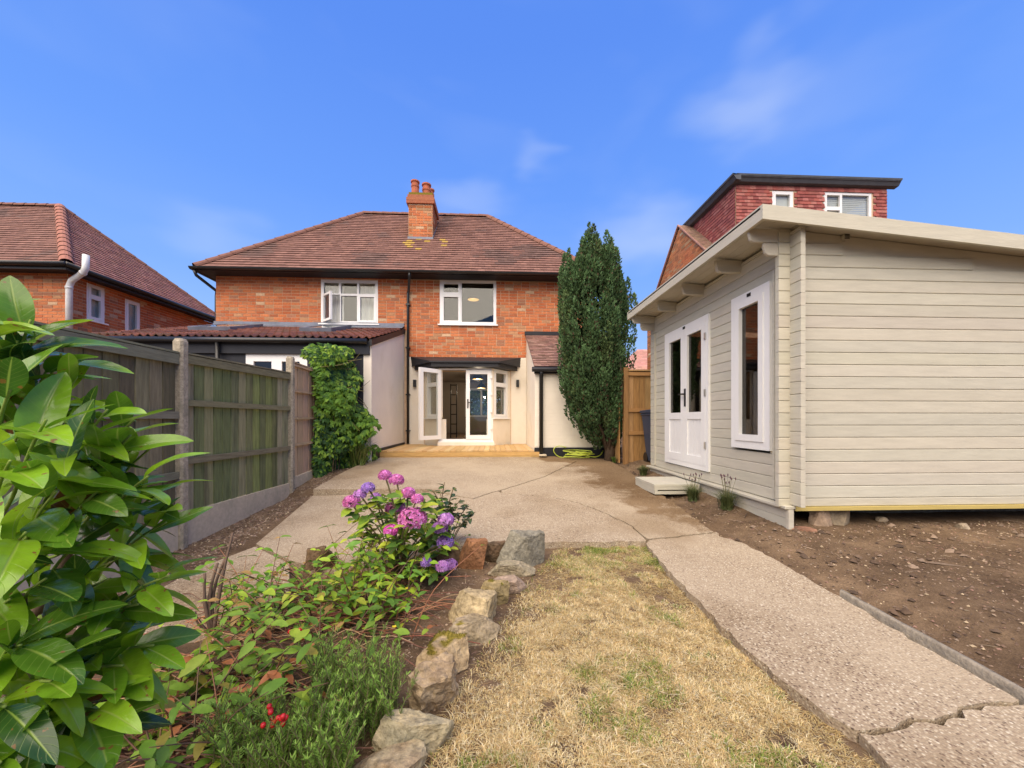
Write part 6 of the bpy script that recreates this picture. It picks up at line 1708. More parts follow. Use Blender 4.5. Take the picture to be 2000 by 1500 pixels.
# ------------------------------------------------------------------ conifer
def conifer():
    base = Vector((W(1190, 890, 7.9).x, 7.9, .36))
    t = thing('conifer_tree', 'tall dense dark green columnar conifer against the lean-to', 'tree', base)
    r = np.random.default_rng(5)
    mb = MB()
    mb.tube([base - Vector((0, 0, .1)), base + Vector((.02, 0, .5)), base + Vector((-.12, .05, 1.3))], [.12, .085, .06], 10)
    for k in range(7):
        a = k * .9; q = base + Vector((.03 * math.cos(a), .03 * math.sin(a), .15)); mb.tube([q, q + Vector((math.cos(a) * .16, math.sin(a) * .16, .45)), q + Vector((-.15 + math.cos(a) * .45, math.sin(a) * .45, 1.3)), q + Vector((-.2 + math.cos(a) * .4, math.sin(a) * .4, 2.4))], [.035, .03, .022, .01], 6)
    mb.build('trunk', 'bark', t, smooth=True)
    Yc = 7.9
    sc = FPX / Yc
    # outline of the crown as picture columns: (py, left px, right px)
    prof = [(430, 1146, 1160), (450, 1136, 1190), (480, 1118, 1200), (520, 1098, 1208), (560, 1092, 1218), (620, 1090, 1224), (690, 1092, 1228), (740, 1093, 1222), (780, 1098, 1216), (820, 1108, 1218), (850, 1126, 1214), (870, 1150, 1208), (885, 1172, 1204)]
    pz = np.array([CAM_Z + (HOR - q[0]) / sc for q in prof])[::-1]
    pl_ = np.array([W(q[1], q[0], Yc).x for q in prof])[::-1]; pr_ = np.array([W(q[2], q[0], Yc).x for q in prof])[::-1]
    outl = [(1086, 640), (1092, 570), (1100, 508), (1110, 482), (1119, 512), (1128, 512), (1140, 472), (1152, 430), (1160, 478), (1169, 488), (1182, 458), (1192, 500), (1204, 528), (1213, 556), (1225, 542), (1234, 585), (1242, 650)]
    ox_ = np.array([W(q[0], q[1], Yc).x for q in outl]); oz_ = np.array([W(q[0], q[1], Yc).z for q in outl]) - .06
    V, F, C = [], [], []; cnt = 0
    plumes = []
    for k in range(520):
        z = float(r.uniform(pz[0] + .1, pz[-1] - .25)); l_, r_ = np.interp(z, pz, pl_), np.interp(z, pz, pr_)
        cx, rad = (l_ + r_) / 2, (r_ - l_) / 2
        a = r.uniform(0, 2 * math.pi); q = math.sqrt(r.uniform(.45, 1.0)) * .86
        Lp = float(r.uniform(.35, .75)) * (1.15 if z > 2 else .8)
        zs_ = max(pz[0] + .05, z - Lp * (.45 if z > 1.7 else .1)); l2_, r2_ = np.interp(zs_, pz, pl_), np.interp(zs_, pz, pr_)
        if r2_ - l2_ < r_ - l_: cx, rad = (l2_ + r2_) / 2, (r2_ - l2_) / 2
        lim = float(np.interp(cx + math.cos(a) * rad * q * 1.05, ox_, oz_)) - r.uniform(.02, .35)
        z = max(pz[0] + .05, min(zs_, lim - Lp))
        plumes.append((cx + math.cos(a) * rad * q, Yc + math.sin(a) * rad * .85 * q, z, math.cos(a), math.sin(a), Lp, float(r.uniform(.07, .125))))
    for (px, py, L_, w_) in ((1152, 434, 1.1, .13), (1183, 456, .8, .10), (1198, 490, .7, .09), (1111, 487, .9, .11), (1099, 520, .6, .09), (1226, 545, .9, .065), (1233, 580, .6, .06), (1137, 470, .8, .08), (1168, 485, .8, .10), (1235, 620, .6, .07), (1230, 660, .7, .09), (1126, 510, .8, .09)):
        q = W(px, py, Yc); plumes.append((q.x, Yc + r.uniform(-.2, .2), q.z - L_, 0, 0, L_, w_))
    for (x, y, z, ox, oy, L_, w_) in plumes:
        n = int(150 * L_ / .5)
        t_ = r.random(n) ** .85; a = r.uniform(0, 2 * math.pi, n)
        rad = w_ * np.sin(np.pi * np.clip(t_ * .9 + .12, 0, 1)) ** .7 * np.sqrt(r.random(n) * .6 + .4)
        cxv = x + ox * .10 * t_ + rad * np.cos(a); cyv = y + oy * .10 * t_ + rad * np.sin(a); czv = z + t_ * L_
        d = np.stack([np.cos(a) * .55 + ox * .2, np.sin(a) * .55 + oy * .2, np.full(n, 1.0)], -1) + r.normal(0, .35, (n, 3)); d /= np.linalg.norm(d, axis=1)[:, None]
        sd_ = np.cross(d, r.normal(0, 1, (n, 3))); sd_ /= np.linalg.norm(sd_, axis=1)[:, None] + 1e-9
        ln = r.uniform(.035, .075, n)[:, None]; wd = r.uniform(.010, .020, n)[:, None]
        p = np.stack([cxv, cyv, czv], -1)
        vv = np.stack([p - sd_ * wd * .4, p + sd_ * wd * .4, p + d * ln * .55 + sd_ * wd, p + d * ln, p + d * ln * .5 - sd_ * wd], 1).reshape(-1, 3)
        b = cnt + np.arange(n)[:, None] * 5
        F.append(np.concatenate([b + np.array([[0, 1, 2]]), b + np.array([[0, 2, 4]]), b + np.array([[4, 2, 3]])], 1).reshape(-1, 3))
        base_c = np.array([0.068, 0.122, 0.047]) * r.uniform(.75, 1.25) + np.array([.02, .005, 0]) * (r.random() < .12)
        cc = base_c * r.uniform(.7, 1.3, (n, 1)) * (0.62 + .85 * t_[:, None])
        br = r.random(n) < .05; cc[br] = [.11, .075, .045]
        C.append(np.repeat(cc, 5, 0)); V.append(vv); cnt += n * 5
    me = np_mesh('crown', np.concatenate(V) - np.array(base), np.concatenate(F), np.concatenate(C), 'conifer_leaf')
    o = link(bpy.data.objects.new('crown', me), t, base); o['kind'] = 'stuff'
conifer()

# ------------------------------------------------------------------ creeper on the fence
def creeper():
    r = random.Random(12)
    base = Vector((-2.85, 7.1, .2))
    t = thing('creeper', 'bright green leafy creeper smothering the end of the fence', 'climbing plant', base)
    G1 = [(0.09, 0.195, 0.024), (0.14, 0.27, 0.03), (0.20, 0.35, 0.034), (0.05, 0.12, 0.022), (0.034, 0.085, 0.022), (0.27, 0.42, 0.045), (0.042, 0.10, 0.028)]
    var = [leaf_mesh('creeper_leaf', 'leaf', c, L=1, Wd=.55, nu=4, nv=2, droop=.35, fold=.3, seed=i) for i, c in enumerate(G1)]
    lc = LeafCloud('creeper_leaf', 'leaf', var)
    mb = MB()
    for i in range(3600):
        # a hump: thick on top, trailing to the ground on the camera and patio side
        y = r.uniform(6.72, 8.0); f = (y - 6.72) / 1.28
        top = 2.30 + .22 * math.sin(f * 3.0) + .10 * math.sin(f * 11)
        z = .18 + (top - .18) * (1 - r.random() ** 1.6)
        prof_w = .24 + .34 * min(1, f * 1.6) * (0.55 + .45 * math.sin(min(1, (z - .1) / 2.2) * math.pi * .8))
        if f < .12 and z < 2.0: prof_w *= .7
        k = r.random() ** .45
        bul = 1.0 + .35 * math.sin(z * 3.1 + y * 2.3) + .25 * math.sin(z * 7 - y * 5)
        x = FX + .04 + prof_w * k * bul * (1.0 if z < 2.1 else .75)
        if r.random() < .2: x = FX - .12 + r.random() * .5; z = top + r.uniform(-.12, .08)
        if y > 7.65 and z > 2.15: z -= .25
        out = Vector((.8, -.35 - .5 * (f < .3), .25)) + Vector((r.uniform(-.6, .6), r.uniform(-.7, .7), r.uniform(-.5, .5)))
        p = Vector((x, y, z))
        kk = r.choice((3, 4, 5)); s = r.uniform(.065, .125)
        d0 = Vector((out.x, out.y, -.25 + r.uniform(-.5, .5))).normalized()
        nrm = (Vector((.75, -.55, .55)) + Vector((r.uniform(-.5, .5), r.uniform(-.5, .5), r.uniform(-.4, .4)))).normalized()
        for q in range(kk):
            an = (q - (kk - 1) / 2) * .75
            d = Matrix.Rotation(an, 3, nrm) @ (d0 - nrm * d0.dot(nrm))
            if d.length < .05: continue
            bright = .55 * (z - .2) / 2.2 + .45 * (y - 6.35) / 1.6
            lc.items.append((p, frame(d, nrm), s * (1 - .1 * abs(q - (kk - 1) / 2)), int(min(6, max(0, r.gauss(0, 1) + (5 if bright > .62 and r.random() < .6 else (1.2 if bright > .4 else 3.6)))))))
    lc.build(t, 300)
    for k in range(14):
        y = r.uniform(6.6, 7.8); z0 = r.uniform(.8, 2.4); x = FX + .45
        mb.tube(smooth([Vector((FX + .2, y, z0 + .1)), Vector((x, y + .1, z0 + r.uniform(0, .2))), Vector((x + r.uniform(.05, .3), y + r.uniform(0, .2), z0 + r.uniform(-.2, .25)))], 3), .004, 4, (.20, .17, .07))
    for k in range(4):
        y = r.uniform(6.9, 7.7); mb.tube(smooth([Vector((FX + .25, y, .1)), Vector((FX + .2 + r.uniform(0, .2), y + r.uniform(-.1, .1), 1.0)), Vector((FX + .2, y + r.uniform(-.1, .1), 2.1))], 3), .008, 5, (.16, .11, .06))
    mb.build('stem', 'twig', t)
creeper()
def strap_plant(base, n, h, label, cols, name='strap_leaf_plant', w=.014, spread=.9, seed=0, category='plant'):
    r = np.random.default_rng(seed)
    t = thing(name, label, category, base)
    a = r.uniform(0, 6.28, n); x = base[0] + r.normal(0, h * .10, n); y = base[1] + r.normal(0, h * .10, n)
    V, F, C = blades(x, y, np.full(n, base[2]), h * r.uniform(.6, 1.1, n), np.full(n, w), r.uniform(.1, spread, n), a, np.array(cols)[r.integers(0, len(cols), n)] * r.uniform(.8, 1.2, (n, 1)))
    me = np_mesh('foliage', V - np.array(base), F, C, 'leaf'); o = link(bpy.data.objects.new('foliage', me), t, base); o['kind'] = 'stuff'
    return t
p = W(742, 895, 7.55); strap_plant((EX - .12, 7.45, .3), 70, .62, 'tuft of long arching strap leaves at the foot of the creeper', [(.10, .17, .035), (.16, .22, .05), (.20, .22, .07)], w=.022, spread=1.2, seed=3)
def lavender(px, py, h, label, seed, flowers=True):
    b = G(px, py); b.z = float(soil_z(b.x, b.y))
    t = strap_plant(tuple(b), 420, h * .72, label, [(.13, .16, .06), (.17, .20, .07), (.10, .13, .045)], 'lavender_plant', .006, 1.1, seed)
    if flowers:
        r = random.Random(seed); mb = MB(); hd = MB()
        for k in range(12):
            a, q = r.uniform(0, 6.28), r.uniform(.02, .11); e = b + Vector((math.cos(a) * q * 1.2, math.sin(a) * q * 1.2, h * r.uniform(.8, 1.15)))
            mb.tube([b + Vector((math.cos(a) * .02, math.sin(a) * .02, 0)), b.lerp(e, .5) + Vector((0, 0, .02)), e], .0022, 4, (.17, .16, .08)); hd.tube([e, e + Vector((0, 0, .012)), e + Vector((0, 0, .028))], [.004, .008, .003], 5, (.13, .075, .085))
        mb.build('flower_stem', 'twig', t); o = hd.build('seed_head', 'twig', t); o['kind'] = 'stuff'
lavender(1257, 926, .26, 'leafy green lavender tuft at the far end of the cabin bed', 31, False)
lavender(1353, 978, .30, 'small lavender plant with dry heads just past the door step', 32)
lavender(1420, 1002, .33, 'lavender plant with dry heads nearest the cabin corner', 33)
b = W(1198, 893, 7.75); strap_plant((b.x, 7.7, .34), 60, .14, 'small weed at the foot of the conifer trunk', [(.14, .22, .05), (.10, .17, .04)], 'weed', .02, 1.3, 34)

# ------------------------------------------------------------------ hydrangea
def hydrangea():
    r = random.Random(21)
    base = G(775, 1112); base.z = float(soil_z(base.x, base.y))
    t = thing('hydrangea', 'hydrangea bush with pink and purple flower heads beside the stone edging', 'shrub', base)
    heads = [(752, 929, 12, 0), (774, 938, 14, 0), (719, 953, 12, 2), (703, 966, 11, 1), (687, 981, 16, 0), (734, 971, 9, 1), (797, 963, 13, 0), (815, 975, 11, 0), (772, 993, 19, 0), (806, 1014, 28, 0), (763, 1036, 13, 3),
             (871, 1015, 15, 1), (859, 1031, 15, 1), (870, 1059, 16, 2), (832, 1098, 10, 2), (864, 1106, 13, 1), (880, 1103, 13, 1)]
    HC = [(0.60, 0.16, 0.42), (0.50, 0.23, 0.56), (0.36, 0.20, 0.58), (0.64, 0.09, 0.40)]
    stems = MB()
    GL = [(0.12, 0.22, 0.028), (0.19, 0.32, 0.032), (0.29, 0.41, 0.038), (0.065, 0.135, 0.025), (0.40, 0.46, 0.042), (0.09, 0.18, 0.028)]
    lc = LeafCloud('hydrangea_leaf', 'leaf', [leaf_mesh('hydrangea_leaf', 'leaf', c, L=1, Wd=.62, nu=6, nv=4, droop=.30, fold=.22, wave=.12, seed=i) for i, c in enumerate(GL)])
    for (px, py, rad, cl) in heads:
        d = base.y - .25 + r.uniform(-.05, .3) - (.12 if rad > 20 else 0)
        c = W(px, py, d); R_ = rad / (FPX / d)
        hm = MB(); n = int(40 + 2600 * R_)
        for k in range(n):
            v = rdir(r, -.45); p = c + Vector((v.x, v.y, v.z * .82)) * R_ * r.uniform(.86, 1.02)
            fr = frame(v.orthogonal(), v, r.uniform(0, 0)); s = r.uniform(.010, .015)
            col = jit(HC[cl], .28)
            if r.random() < .2: col = tuple(min(.85, x * 1.5 + .08) for x in col)
            rot = Matrix.Rotation(r.uniform(0, 6.28), 3, v)
            for q in range(4):
                e1_ = rot @ Matrix.Rotation(q * math.pi / 2, 3, v) @ v.orthogonal().normalized(); e2_ = v.cross(e1_)
                hm.add([p, p + (e1_ + e2_ * .75) * s * .6 + v * .002, p + e1_ * s * 1.15 + v * .004, p + (e1_ - e2_ * .75) * s * .6 + v * .002], [(0, 1, 2, 3)], col)
        hm.build('flower_head', 'petal', t, at=c)
        mid = base.lerp(c, .5) + Vector((r.uniform(-.06, .06), r.uniform(-.05, .05), .04))
        stems.tube(smooth([base + Vector((r.uniform(-.06, .06), r.uniform(-.06, .06), 0)), mid, c], 3), .006, 5, (.20, .16, .07))
        for k in range(9):
            f = r.uniform(.55, 1.0); p = (mid.lerp(c, (f - .5) * 2) if f > .5 else base.lerp(mid, f * 2)) + Vector((r.uniform(-.03, .03), r.uniform(-.03, .03), -.03 - .02 * r.random()))
            a = r.uniform(0, 6.28); lc.put(p, frame(Vector((math.cos(a), math.sin(a), r.uniform(-.2, .5))), Vector((0, 0, 1)), r.uniform(-.4, .4)), r.uniform(.07, .125))
    for k in range(300):
        px, py = r.uniform(690, 880), r.uniform(965, 1095)
        if (px - 790) ** 2 / 105 ** 2 + (py - 1030) ** 2 / 75 ** 2 > 1: continue
        p = W(px, py, base.y + r.uniform(-.15, .4)); a = r.uniform(0, 6.28)
        if p.z < base.z + .03: continue
        lc.put(p, frame(Vector((math.cos(a), math.sin(a), r.uniform(-.4, .5))), Vector((0, 0, 1)), r.uniform(-.5, .5)), r.uniform(.07, .12))
    for k in range(14):
        e = W(r.uniform(700, 880), r.uniform(1000, 1070), base.y + r.uniform(-.1, .3)); stems.tube(smooth([base + Vector((r.uniform(-.1, .1), r.uniform(-.08, .08), 0)), base.lerp(e, .5) + Vector((0, 0, .05)), e], 3), .005, 5, (.19, .12, .07))
    lc.build(t, 300); stems.build('stem', 'twig', t, smooth=True)
hydrangea()
def camellia():
    r = random.Random(22)
    base = G(868, 1085) + Vector((0, .22, 0)); base.z = float(soil_z(base.x, base.y))
    t = thing('camellia_bush', 'small bush of glossy dark green leaves right of the hydrangea', 'shrub', base)
    GL = [(0.045, 0.085, 0.032), (0.06, 0.11, 0.038), (0.035, 0.07, 0.03), (0.075, 0.125, 0.05)]
    lc = LeafCloud('camellia_leaf', 'leaf', [leaf_mesh('camellia_leaf', 'laurel_leaf', c, L=1, Wd=.55, nu=5, nv=3, droop=.25, fold=.2, seed=i) for i, c in enumerate(GL)])
    st = MB()
    tips = [(868, 942), (845, 958), (885, 955), (900, 975), (915, 985), (928, 1000), (922, 1012), (880, 985), (850, 980), (895, 1000), (870, 1005), (830, 985), (905, 1025), (860, 965), (840, 1000)]
    for px, py in tips:
        e = W(px, py, base.y + r.uniform(-.25, .15)); m_ = base.lerp(e, .55) + Vector((r.uniform(-.05, .05), 0, .05))
        st.tube(smooth([base, m_, e], 4), .004, 5, (.16, .12, .06))
        for k in range(13):
            f = r.uniform(.35, 1); p = m_.lerp(e, (f - .35) / .65); a = r.uniform(0, 6.28)
            lc.put(p, frame(Vector((math.cos(a), math.sin(a), r.uniform(-.1, .7))), Vector((0, 0, 1)), r.uniform(-.5, .5)), r.uniform(.055, .085))
    lc.build(t, 300); st.build('stem', 'twig', t, smooth=True)
camellia()

# ------------------------------------------------------------------ tangled St John's wort, bare stems and berries in the bed
def tangle(name, label, region, nstem, depth_bias, cols, leaf_s, n_obj, seed, berries=(), leaf_per=7, lay=.5, flowers=(), tall=1.0):
    """arching stems with paired leaves over a region of the bed: region = (px0, px1, py_top, py_bottom)"""
    r = random.Random(seed)
    px0, px1, py0, py1 = region
    cbase = G((px0 + px1) / 2, py1 - 20); cbase.z = float(soil_z(cbase.x, cbase.y))
    t = thing(name, label, 'shrub', cbase)
    lc = LeafCloud('leaf', 'leaf', [leaf_mesh('leaf', 'leaf', c, L=1, Wd=.55, nu=5, nv=2, droop=.3, fold=.25, wave=.1, seed=i) for i, c in enumerate(cols)])
    st = MB()
    for k in range(nstem):
        b = G(r.uniform(px0, px1), r.uniform(py0 + (py1 - py0) * .45, py1)); b.z = float(soil_z(b.x, b.y))
        L = r.uniform(.25, .58) * (.7 + .3 * b.y / 2) * tall; a = r.uniform(0, 6.28); bend = r.uniform(.2, 1.0) * lay * 1.6
        d = Vector((math.cos(a) * bend, math.sin(a) * bend, 1)).normalized()
        p0 = b; p1 = b + d * L * .5; p2 = b + d * L + Vector((math.cos(a), math.sin(a), -.35)) * L * .28
        if p2.z < b.z + .02: p2.z = b.z + .03
        pts_ = smooth([p0, p1, p2], 4)
        st.tube(pts_, [.0042 - .0028 * i / (len(pts_) - 1) for i in range(len(pts_))], 5, jit(r.choice([(.17, .10, .06), (.24, .14, .07), (.13, .075, .05), (.30, .13, .07)]), .2))
        for q in range(leaf_per):
            f = .30 + .70 * q / max(1, leaf_per - 1); p = pts_[min(len(pts_) - 1, int(f * (len(pts_) - 1)))]
            aa = a + (math.pi / 2 if q % 2 else 0) + r.uniform(-.3, .3)
            for sg in (0, math.pi):
                if r.random() < .15: continue
                lc.put(p, frame(Vector((math.cos(aa + sg), math.sin(aa + sg), r.uniform(-.25, .45))), Vector((0, 0, 1)), r.uniform(-.5, .5)), leaf_s * r.uniform(.65, 1.25))
    # dead runners lying across the bed
    for k in range(int(nstem * 2.2)):
        b = G(r.uniform(px0, px1), r.uniform(py0 + (py1 - py0) * .3, py1)); a = r.uniform(-.7, .7) + (math.pi if r.random() < .5 else 0); L = r.uniform(.2, .55)
        q = [Vector((b.x + math.cos(a) * L * f, b.y + math.sin(a) * L * f * .6 + .03 * math.sin(f * 5 + k), 0)) for f in (0, .33, .66, 1)]
        for j, w_ in enumerate(q): w_.z = float(soil_z(w_.x, w_.y)) + .01 + .07 * math.sin(math.pi * j / 3) * r.random() + .02
        st.tube(smooth(q, 3), .003, 4, jit(r.choice([(.34, .15, .08), (.26, .10, .06), (.42, .26, .14), (.18, .09, .06)]), .2))
    for (px, py, dY, n_) in berries:
        g_ = G(px, py + 60); c = W(px, py, g_.y + dY)
        for k in range(n_):
            v = c + Vector((r.uniform(-.036, .036), r.uniform(-.02, .02), r.uniform(-.022, .028)))
            bm_ = MB(); bm_.lathe(v, [(.0015, -.009), (.0072, -.0066), (.0092, 0), (.0072, .0066), (.0015, .009)], 8); bm_.build('berry', 'berry', t, at=v, smooth=True)
            st.tube([v - Vector((0, 0, .006)), c - Vector((0, 0, .05))], .0012, 4, (.25, .25, .06))
    for (px, py) in flowers:
        g_ = G(px, py + 30); c = W(px, py, g_.y); fm = MB()
        for q in range(5):
            e = Vector((math.cos(q * 1.257), math.sin(q * 1.257), .4)) * .014; s2_ = Vector((-math.sin(q * 1.257), math.cos(q * 1.257), 0)) * .006
            fm.add([c, c + e * .6 + s2_, c + e, c + e * .6 - s2_], [(0, 1, 2, 3)], (.75, .60, .04))
        fm.build('yellow_flower', 'petal', t, at=c)
    lc.build(t, n_obj); st.build('stem', 'twig', t, smooth=True)
YG = [(0.22, 0.38, 0.030), (0.15, 0.29, 0.026), (0.33, 0.46, 0.036), (0.11, 0.22, 0.028), (0.16, 0.32, 0.045), (0.40, 0.45, 0.045)]
RG_ = [(0.22, 0.36, 0.03), (0.30, 0.41, 0.035), (0.15, 0.27, 0.03), (0.32, 0.27, 0.045), (0.18, 0.33, 0.035), (0.42, 0.16, 0.06), (0.30, 0.40, 0.04), (0.20, 0.32, 0.04), (0.24, 0.38, 0.04), (0.12, 0.22, 0.03)]
tangle('hypericum_shrub', 'sprawling yellow-green shrub in front of the hydrangea', (590, 800, 1060, 1210), 48, 0, YG, .072, 240, 41, leaf_per=6, flowers=((757, 1090), (795, 1150), (770, 1225)))
tangle('hypericum_shrub', 'wiry green shrub with small leaves between the laurel and the hydrangea', (420, 640, 1060, 1250), 42, 0, YG[:5] + [(0.36, 0.22, 0.07)], .058, 240, 42, berries=((585, 1238, -.12, 7),), leaf_per=6)
tangle('bramble_patch', 'patch of reddish stems with rust-tinged leaves below the laurel', (310, 660, 1200, 1390), 36, 0, RG_, .078, 200, 43, berries=((540, 1400, -.10, 13),), leaf_per=4, lay=.9)
tangle('bramble_patch', 'low tangle of green and orange leaves at the bottom left under the laurel', (250, 520, 1370, 1500), 26, 0, RG_ + YG[:2], .075, 160, 44, leaf_per=4, lay=.9)
tangle('seedling_patch', 'few pale green seedlings on bare soil beside the tan edging stones', (690, 820, 1150, 1250), 9, 0, YG, .05, 120, 45, leaf_per=3)
def branch_stump():
    r = random.Random(4); b = G(415, 1215); b.z = float(soil_z(b.x, b.y))
    t = thing('pruned_stump', 'dark bare pruned branches sticking up beside the laurel', 'stump', b); mb = MB()
    for (px, py, dy) in ((400, 1120, .05), (425, 1100, .1), (455, 1040, .2), (380, 1195, -.05), (440, 1090, .15), (490, 1200, .1)):
        e = W(px, py, b.y + dy); mb.tube(smooth([b + Vector((0, 0, 0)), b.lerp(e, .5) + Vector((r.uniform(-.04, .04), 0, .02)), e], 3), [.010] * 4 + [.007] * 3, 6, (.13, .085, .06))
    mb.build('branch', 'twig', t, smooth=True)
branch_stump()
def rosemary(px0, px1, py_top, py_bot, n, label, seed, hgt):
    r = np.random.default_rng(seed)
    b0 = G((px0 + px1) / 2, (py_top + py_bot) / 2 + 40); b0.z = float(soil_z(b0.x, b0.y))
    t = thing('rosemary_bush', label, 'shrub', b0)
    V, F, C = [], [], []; cnt = 0; st = MB()
    for k in range(n):
        b = G(r.uniform(px0, px1), r.uniform(py_top + (py_bot - py_top) * .35, py_bot)); b.z = float(soil_z(b.x, b.y))
        a = r.uniform(0, 6.28); ln = r.uniform(.1, .75); h = hgt * r.uniform(.6, 1.15)
        e = b + Vector((math.cos(a) * ln * h * .5, math.sin(a) * ln * h * .5, h)); m_ = b.lerp(e, .5) + Vector((-math.cos(a), -math.sin(a), 0)) * .02
        pts_ = smooth([b, m_, e], 4); st.tube(pts_, .0018, 4, (.17, .15, .07))
        nn = 70; f = r.uniform(.12, 1.0, nn); ii = np.clip(f * (len(pts_) - 1), 0, len(pts_) - 1.001); i0 = ii.astype(int); fr = (ii - i0)[:, None]
        P = np.array(pts_); p = P[i0] * (1 - fr) + P[i0 + 1] * fr
        ax = np.array((e - b).normalized()); ph = r.uniform(0, 6.28, nn)
        x_ = np.cross(ax, [0, 1, .1]); x_ /= np.linalg.norm(x_); y_ = np.cross(ax, x_)
        d = x_ * np.cos(ph)[:, None] + y_ * np.sin(ph)[:, None] + ax * .9; d /= np.linalg.norm(d, axis=1)[:, None]
        s = np.cross(d, ax); s /= np.linalg.norm(s, axis=1)[:, None] + 1e-9
        L = r.uniform(.014, .026, nn)[:, None]; w = .0014
        V.append(np.stack([p - s * w, p + s * w, p + d * L * .7 + s * w, p + d * L, p + d * L * .7 - s * w], 1).reshape(-1, 3))
        bb = cnt + np.arange(nn)[:, None] * 5; F.append(np.concatenate([bb + np.array([[0, 1, 2]]), bb + np.array([[0, 2, 4]]), bb + np.array([[4, 2, 3]])], 1).reshape(-1, 3))
        C.append(np.repeat(np.array([.19, .31, .05]) * r.uniform(.65, 1.35, (nn, 1)) * (.7 + .6 * f[:, None]), 5, 0)); cnt += nn * 5
    me = np_mesh('needles', np.concatenate(V) - np.array(b0), np.concatenate(F), np.concatenate(C), 'leaf'); o = link(bpy.data.objects.new('needles', me), t, b0); o['kind'] = 'stuff'
    st.build('stem', 'twig', t)
rosemary(610, 775, 1280, 1440, 190, 'rosemary bush with fine needle leaves beside the pitted tan stone', 51, .26)
rosemary(420, 690, 1380, 1540, 240, 'lower spreading rosemary bush at the bottom edge of the bed', 52, .23)

# ------------------------------------------------------------------ laurel in the left foreground
def laurel():
    r = random.Random(31)
    base = Vector((-1.25, .95, 0.0))
    t = thing('laurel_bush', 'large glossy green laurel bush filling the left foreground', 'shrub', base)
    LCOL = [(0.14, 0.29, 0.016), (0.20, 0.38, 0.02), (0.085, 0.195, 0.016), (0.27, 0.45, 0.024), (0.05, 0.13, 0.016), (0.115, 0.25, 0.018), (0.036, 0.095, 0.016), (0.23, 0.41, 0.02)]
    var = [leaf_mesh('laurel_leaf', 'laurel_leaf', c, L=1, Wd=.33 + .06 * (i % 3), nu=12, nv=6, droop=.10 + .16 * (i % 4), fold=.18 + .12 * (i % 2), shape='laurel', wave=.10, seed=i) for i, c in enumerate(LCOL)]
    odd = [leaf_mesh('laurel_leaf', 'laurel_leaf', c, L=1, Wd=.36, nu=12, nv=6, droop=.3, fold=.3, shape='laurel', wave=.15, seed=20 + i) for i, c in enumerate([(0.42, 0.36, 0.03), (0.16, 0.065, 0.02)])]
    lc = LeafCloud('laurel_leaf', 'laurel_leaf', var + odd)
    st = MB()
    # shoots: tip (px, py, distance) and how many leaves
    tips = [(-10, 640, .95, 7), (35, 665, 1.0, 7), (95, 715, 1.05, 8), (150, 735, 1.05, 7), (210, 800, 1.0, 7), (265, 815, 1.1, 5), (250, 880, 1.05, 7), (290, 930, .98, 7), (230, 960, 1.0, 8), (330, 950, 1.1, 5), (325, 1020, 1.05, 6), (270, 1060, 1.0, 7), (330, 1125, .95, 7),
            (270, 1180, 1.0, 7), (300, 1260, .95, 7), (240, 1300, .92, 7), (200, 1390, .85, 8), (170, 1460, .85, 8), (100, 1330, .8, 8), (40, 1260, .8, 8), (10, 1380, .75, 8), (70, 1470, .75, 8),
            (20, 760, .85, 8), (90, 820, .85, 8), (150, 880, .88, 8), (20, 900, .8, 8), (110, 960, .85, 8), (190, 960, .9, 8), (50, 1040, .8, 8), (160, 1060, .88, 8), (215, 1130, .95, 7), (90, 1130, .85, 7), (170, 1200, .92, 7), (20, 1170, .85, 7), (130, 1250, .92, 7), (-10, 820, 1.0, 7), (70, 760, 1.1, 7), (150, 800, 1.15, 7), (-10, 980, 1.0, 7), (220, 900, 1.15, 7), (140, 1010, 1.1, 7), (220, 1230, 1.05, 6), (190, 1300, 1.0, 6), (-50, 590, .95, 8), (10, 600, 1.0, 8), (60, 625, 1.0, 7), (70, 650, 1.05, 7), (120, 690, 1.1, 6), (255, 850, 1.0, 6), (300, 870, 1.1, 5), (-50, 1080, .8, 7), (-60, 1330, .8, 7), (0, 1490, .7, 7)]
    trunk = [base, base + Vector((.05, .05, .4)), base + Vector((.12, .0, .8))]
    st.tube(smooth(trunk, 4), [.022] * 5 + [.018] * 4, 8, (.10, .07, .045))
    b2 = [W(-30, 1300, 1.05), W(60, 1210, 1.05), W(120, 1110, 1.08), W(150, 1040, 1.1)]
    st.tube(smooth(b2, 4), [.013] * 6 + [.010] * 7, 8, (.13, .085, .06))
    for ti, (px, py, d, n_) in enumerate(tips):
        n_ -= 1 if ti <= 21 else 3
        e = W(px, py, d)
        root = W(px * .25 - 60, min(1500, py * .35 + 800), 1.05)
        out = (e - root).normalized()
        out = (out + Vector((.35, -.15, .30))).normalized()
        s0 = e - out * .22 + Vector((0, 0, -.03))
        pts_ = smooth([s0 + (root - s0) * .25, s0, e - out * .1, e], 4)
        st.tube(pts_, [.0045 - .0018 * i / (len(pts_) - 1) for i in range(len(pts_))], 6, (.22, .30, .06))
        a0 = r.uniform(0, 6.28)
        for k in range(n_):
            f = k / n_; p = (e - out * .19).lerp(e, f)
            an = a0 + k * 2.4
            side = out.orthogonal().normalized(); side = Matrix.Rotation(an, 3, out) @ side
            dirn = (side * (1.0 - .45 * f) + out * (.45 + .6 * f) + Vector((0, 0, .10))).normalized()
            if dirn.y < -.75: dirn.y *= .4
            if dirn.z < -.1: dirn.z *= .35
            dirn.normalize()
            s_leaf = r.uniform(.12, .215) * (1 - .3 * f)
            kx = r.choices(range(10), [1.3, 1.3, 1, 1.2, .8, 1, .5, 1.2, .07, .10])[0]
            fp = p + dirn * .012
            lc.items.append((fp, frame(dirn, Vector((r.uniform(-.4, .4), r.uniform(-.7, .1), 1)).normalized(), r.uniform(-.35, .35)), s_leaf, kx))
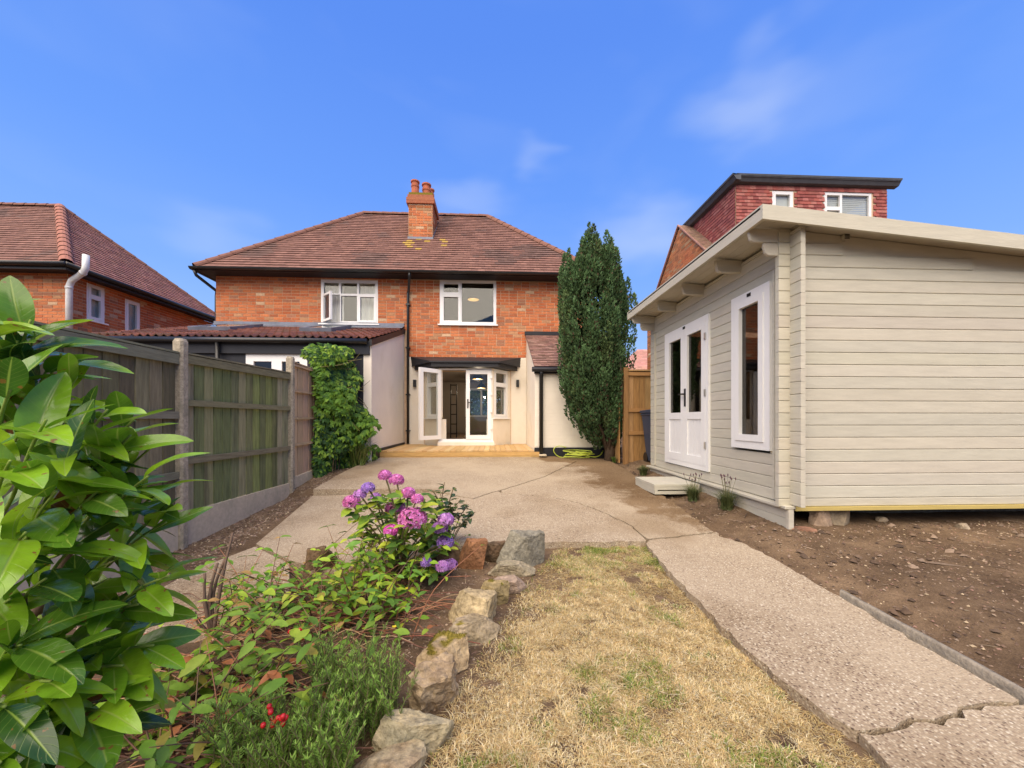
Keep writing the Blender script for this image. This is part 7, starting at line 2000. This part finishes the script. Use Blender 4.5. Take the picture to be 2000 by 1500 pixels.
    lc.build(t, 300)
    st.build('stem', 'twig', t, smooth=True)
laurel()

# ------------------------------------------------------------------ trees at the end of the garden behind the camera (seen in the glass)
def leafy_tree(x, y, h, rad, label, seed, col):
    r = np.random.default_rng(seed)
    t = thing('garden_tree', label, 'tree', (x, y, 0), 'trees at the bottom of the garden')
    mb = MB(); mb.tube([(x, y, -.1), (x + .1, y, h * .35), (x - .1, y + .1, h * .75)], [.18, .13, .05], 8); mb.build('trunk', 'bark', t, smooth=True)
    n = 7000; v = r.normal(0, 1, (n, 3)); v /= np.linalg.norm(v, axis=1)[:, None]; q = r.random(n) ** .4
    lump = 1 + .25 * np.sin(v[:, 0] * 5 + seed) * np.cos(v[:, 2] * 6)
    p = v * (q * lump)[:, None] * np.array([rad, rad, h * .36]) + np.array([x, y, h * .62])
    d = r.normal(0, 1, (n, 3)); d /= np.linalg.norm(d, axis=1)[:, None]; s = np.cross(d, r.normal(0, 1, (n, 3))); s /= np.linalg.norm(s, axis=1)[:, None]
    V = np.stack([p, p + d * .10 + s * .07, p + d * .22, p + d * .10 - s * .07], 1).reshape(-1, 3); F = np.arange(n * 4).reshape(-1, 4)
    me = np_mesh('crown', V - np.array([x, y, 0]), F, np.repeat(np.array(col) * r.uniform(.6, 1.4, (n, 1)), 4, 0), 'conifer_leaf'); o = link(bpy.data.objects.new('crown', me), t, (x, y, 0)); o['kind'] = 'stuff'
leafy_tree(-4.5, -11, 8.5, 2.4, 'tall broad tree behind the camera, mirrored in the left house windows', 1, (.07, .11, .035))
leafy_tree(1.8, -13, 7.5, 2.6, 'rounded tree behind the camera, mirrored in the patio doors', 2, (.09, .13, .04))
leafy_tree(7.5, -10, 6.5, 2.2, 'lower tree behind the camera at its right', 3, (.08, .12, .035))
mb = MB()
hg = thing('street_hedge', 'green hedge seen through the front window beyond the patio doors', 'hedge', (0, 21, .3))
r = np.random.default_rng(9); n = 60000
p = np.stack([r.uniform(-5, 4, n), 21 + r.uniform(-.9, .9, n), .3 + 6.5 * r.random(n) ** 1.1], -1); d = r.normal(0, 1, (n, 3)); d /= np.linalg.norm(d, axis=1)[:, None]; s = np.cross(d, r.normal(0, 1, (n, 3))); s /= np.linalg.norm(s, axis=1)[:, None]
V = np.stack([p, p + d * .07 + s * .05, p + d * .14, p + d * .07 - s * .05], 1).reshape(-1, 3)
me = np_mesh('foliage', V - np.array([0, 21, .3]), np.arange(n * 4).reshape(-1, 4), np.repeat(np.array([.08, .14, .04]) * r.uniform(.6, 1.5, (n, 1)), 4, 0), 'conifer_leaf'); o = link(bpy.data.objects.new('foliage', me), hg, (0, 21, .3)); o['kind'] = 'stuff'
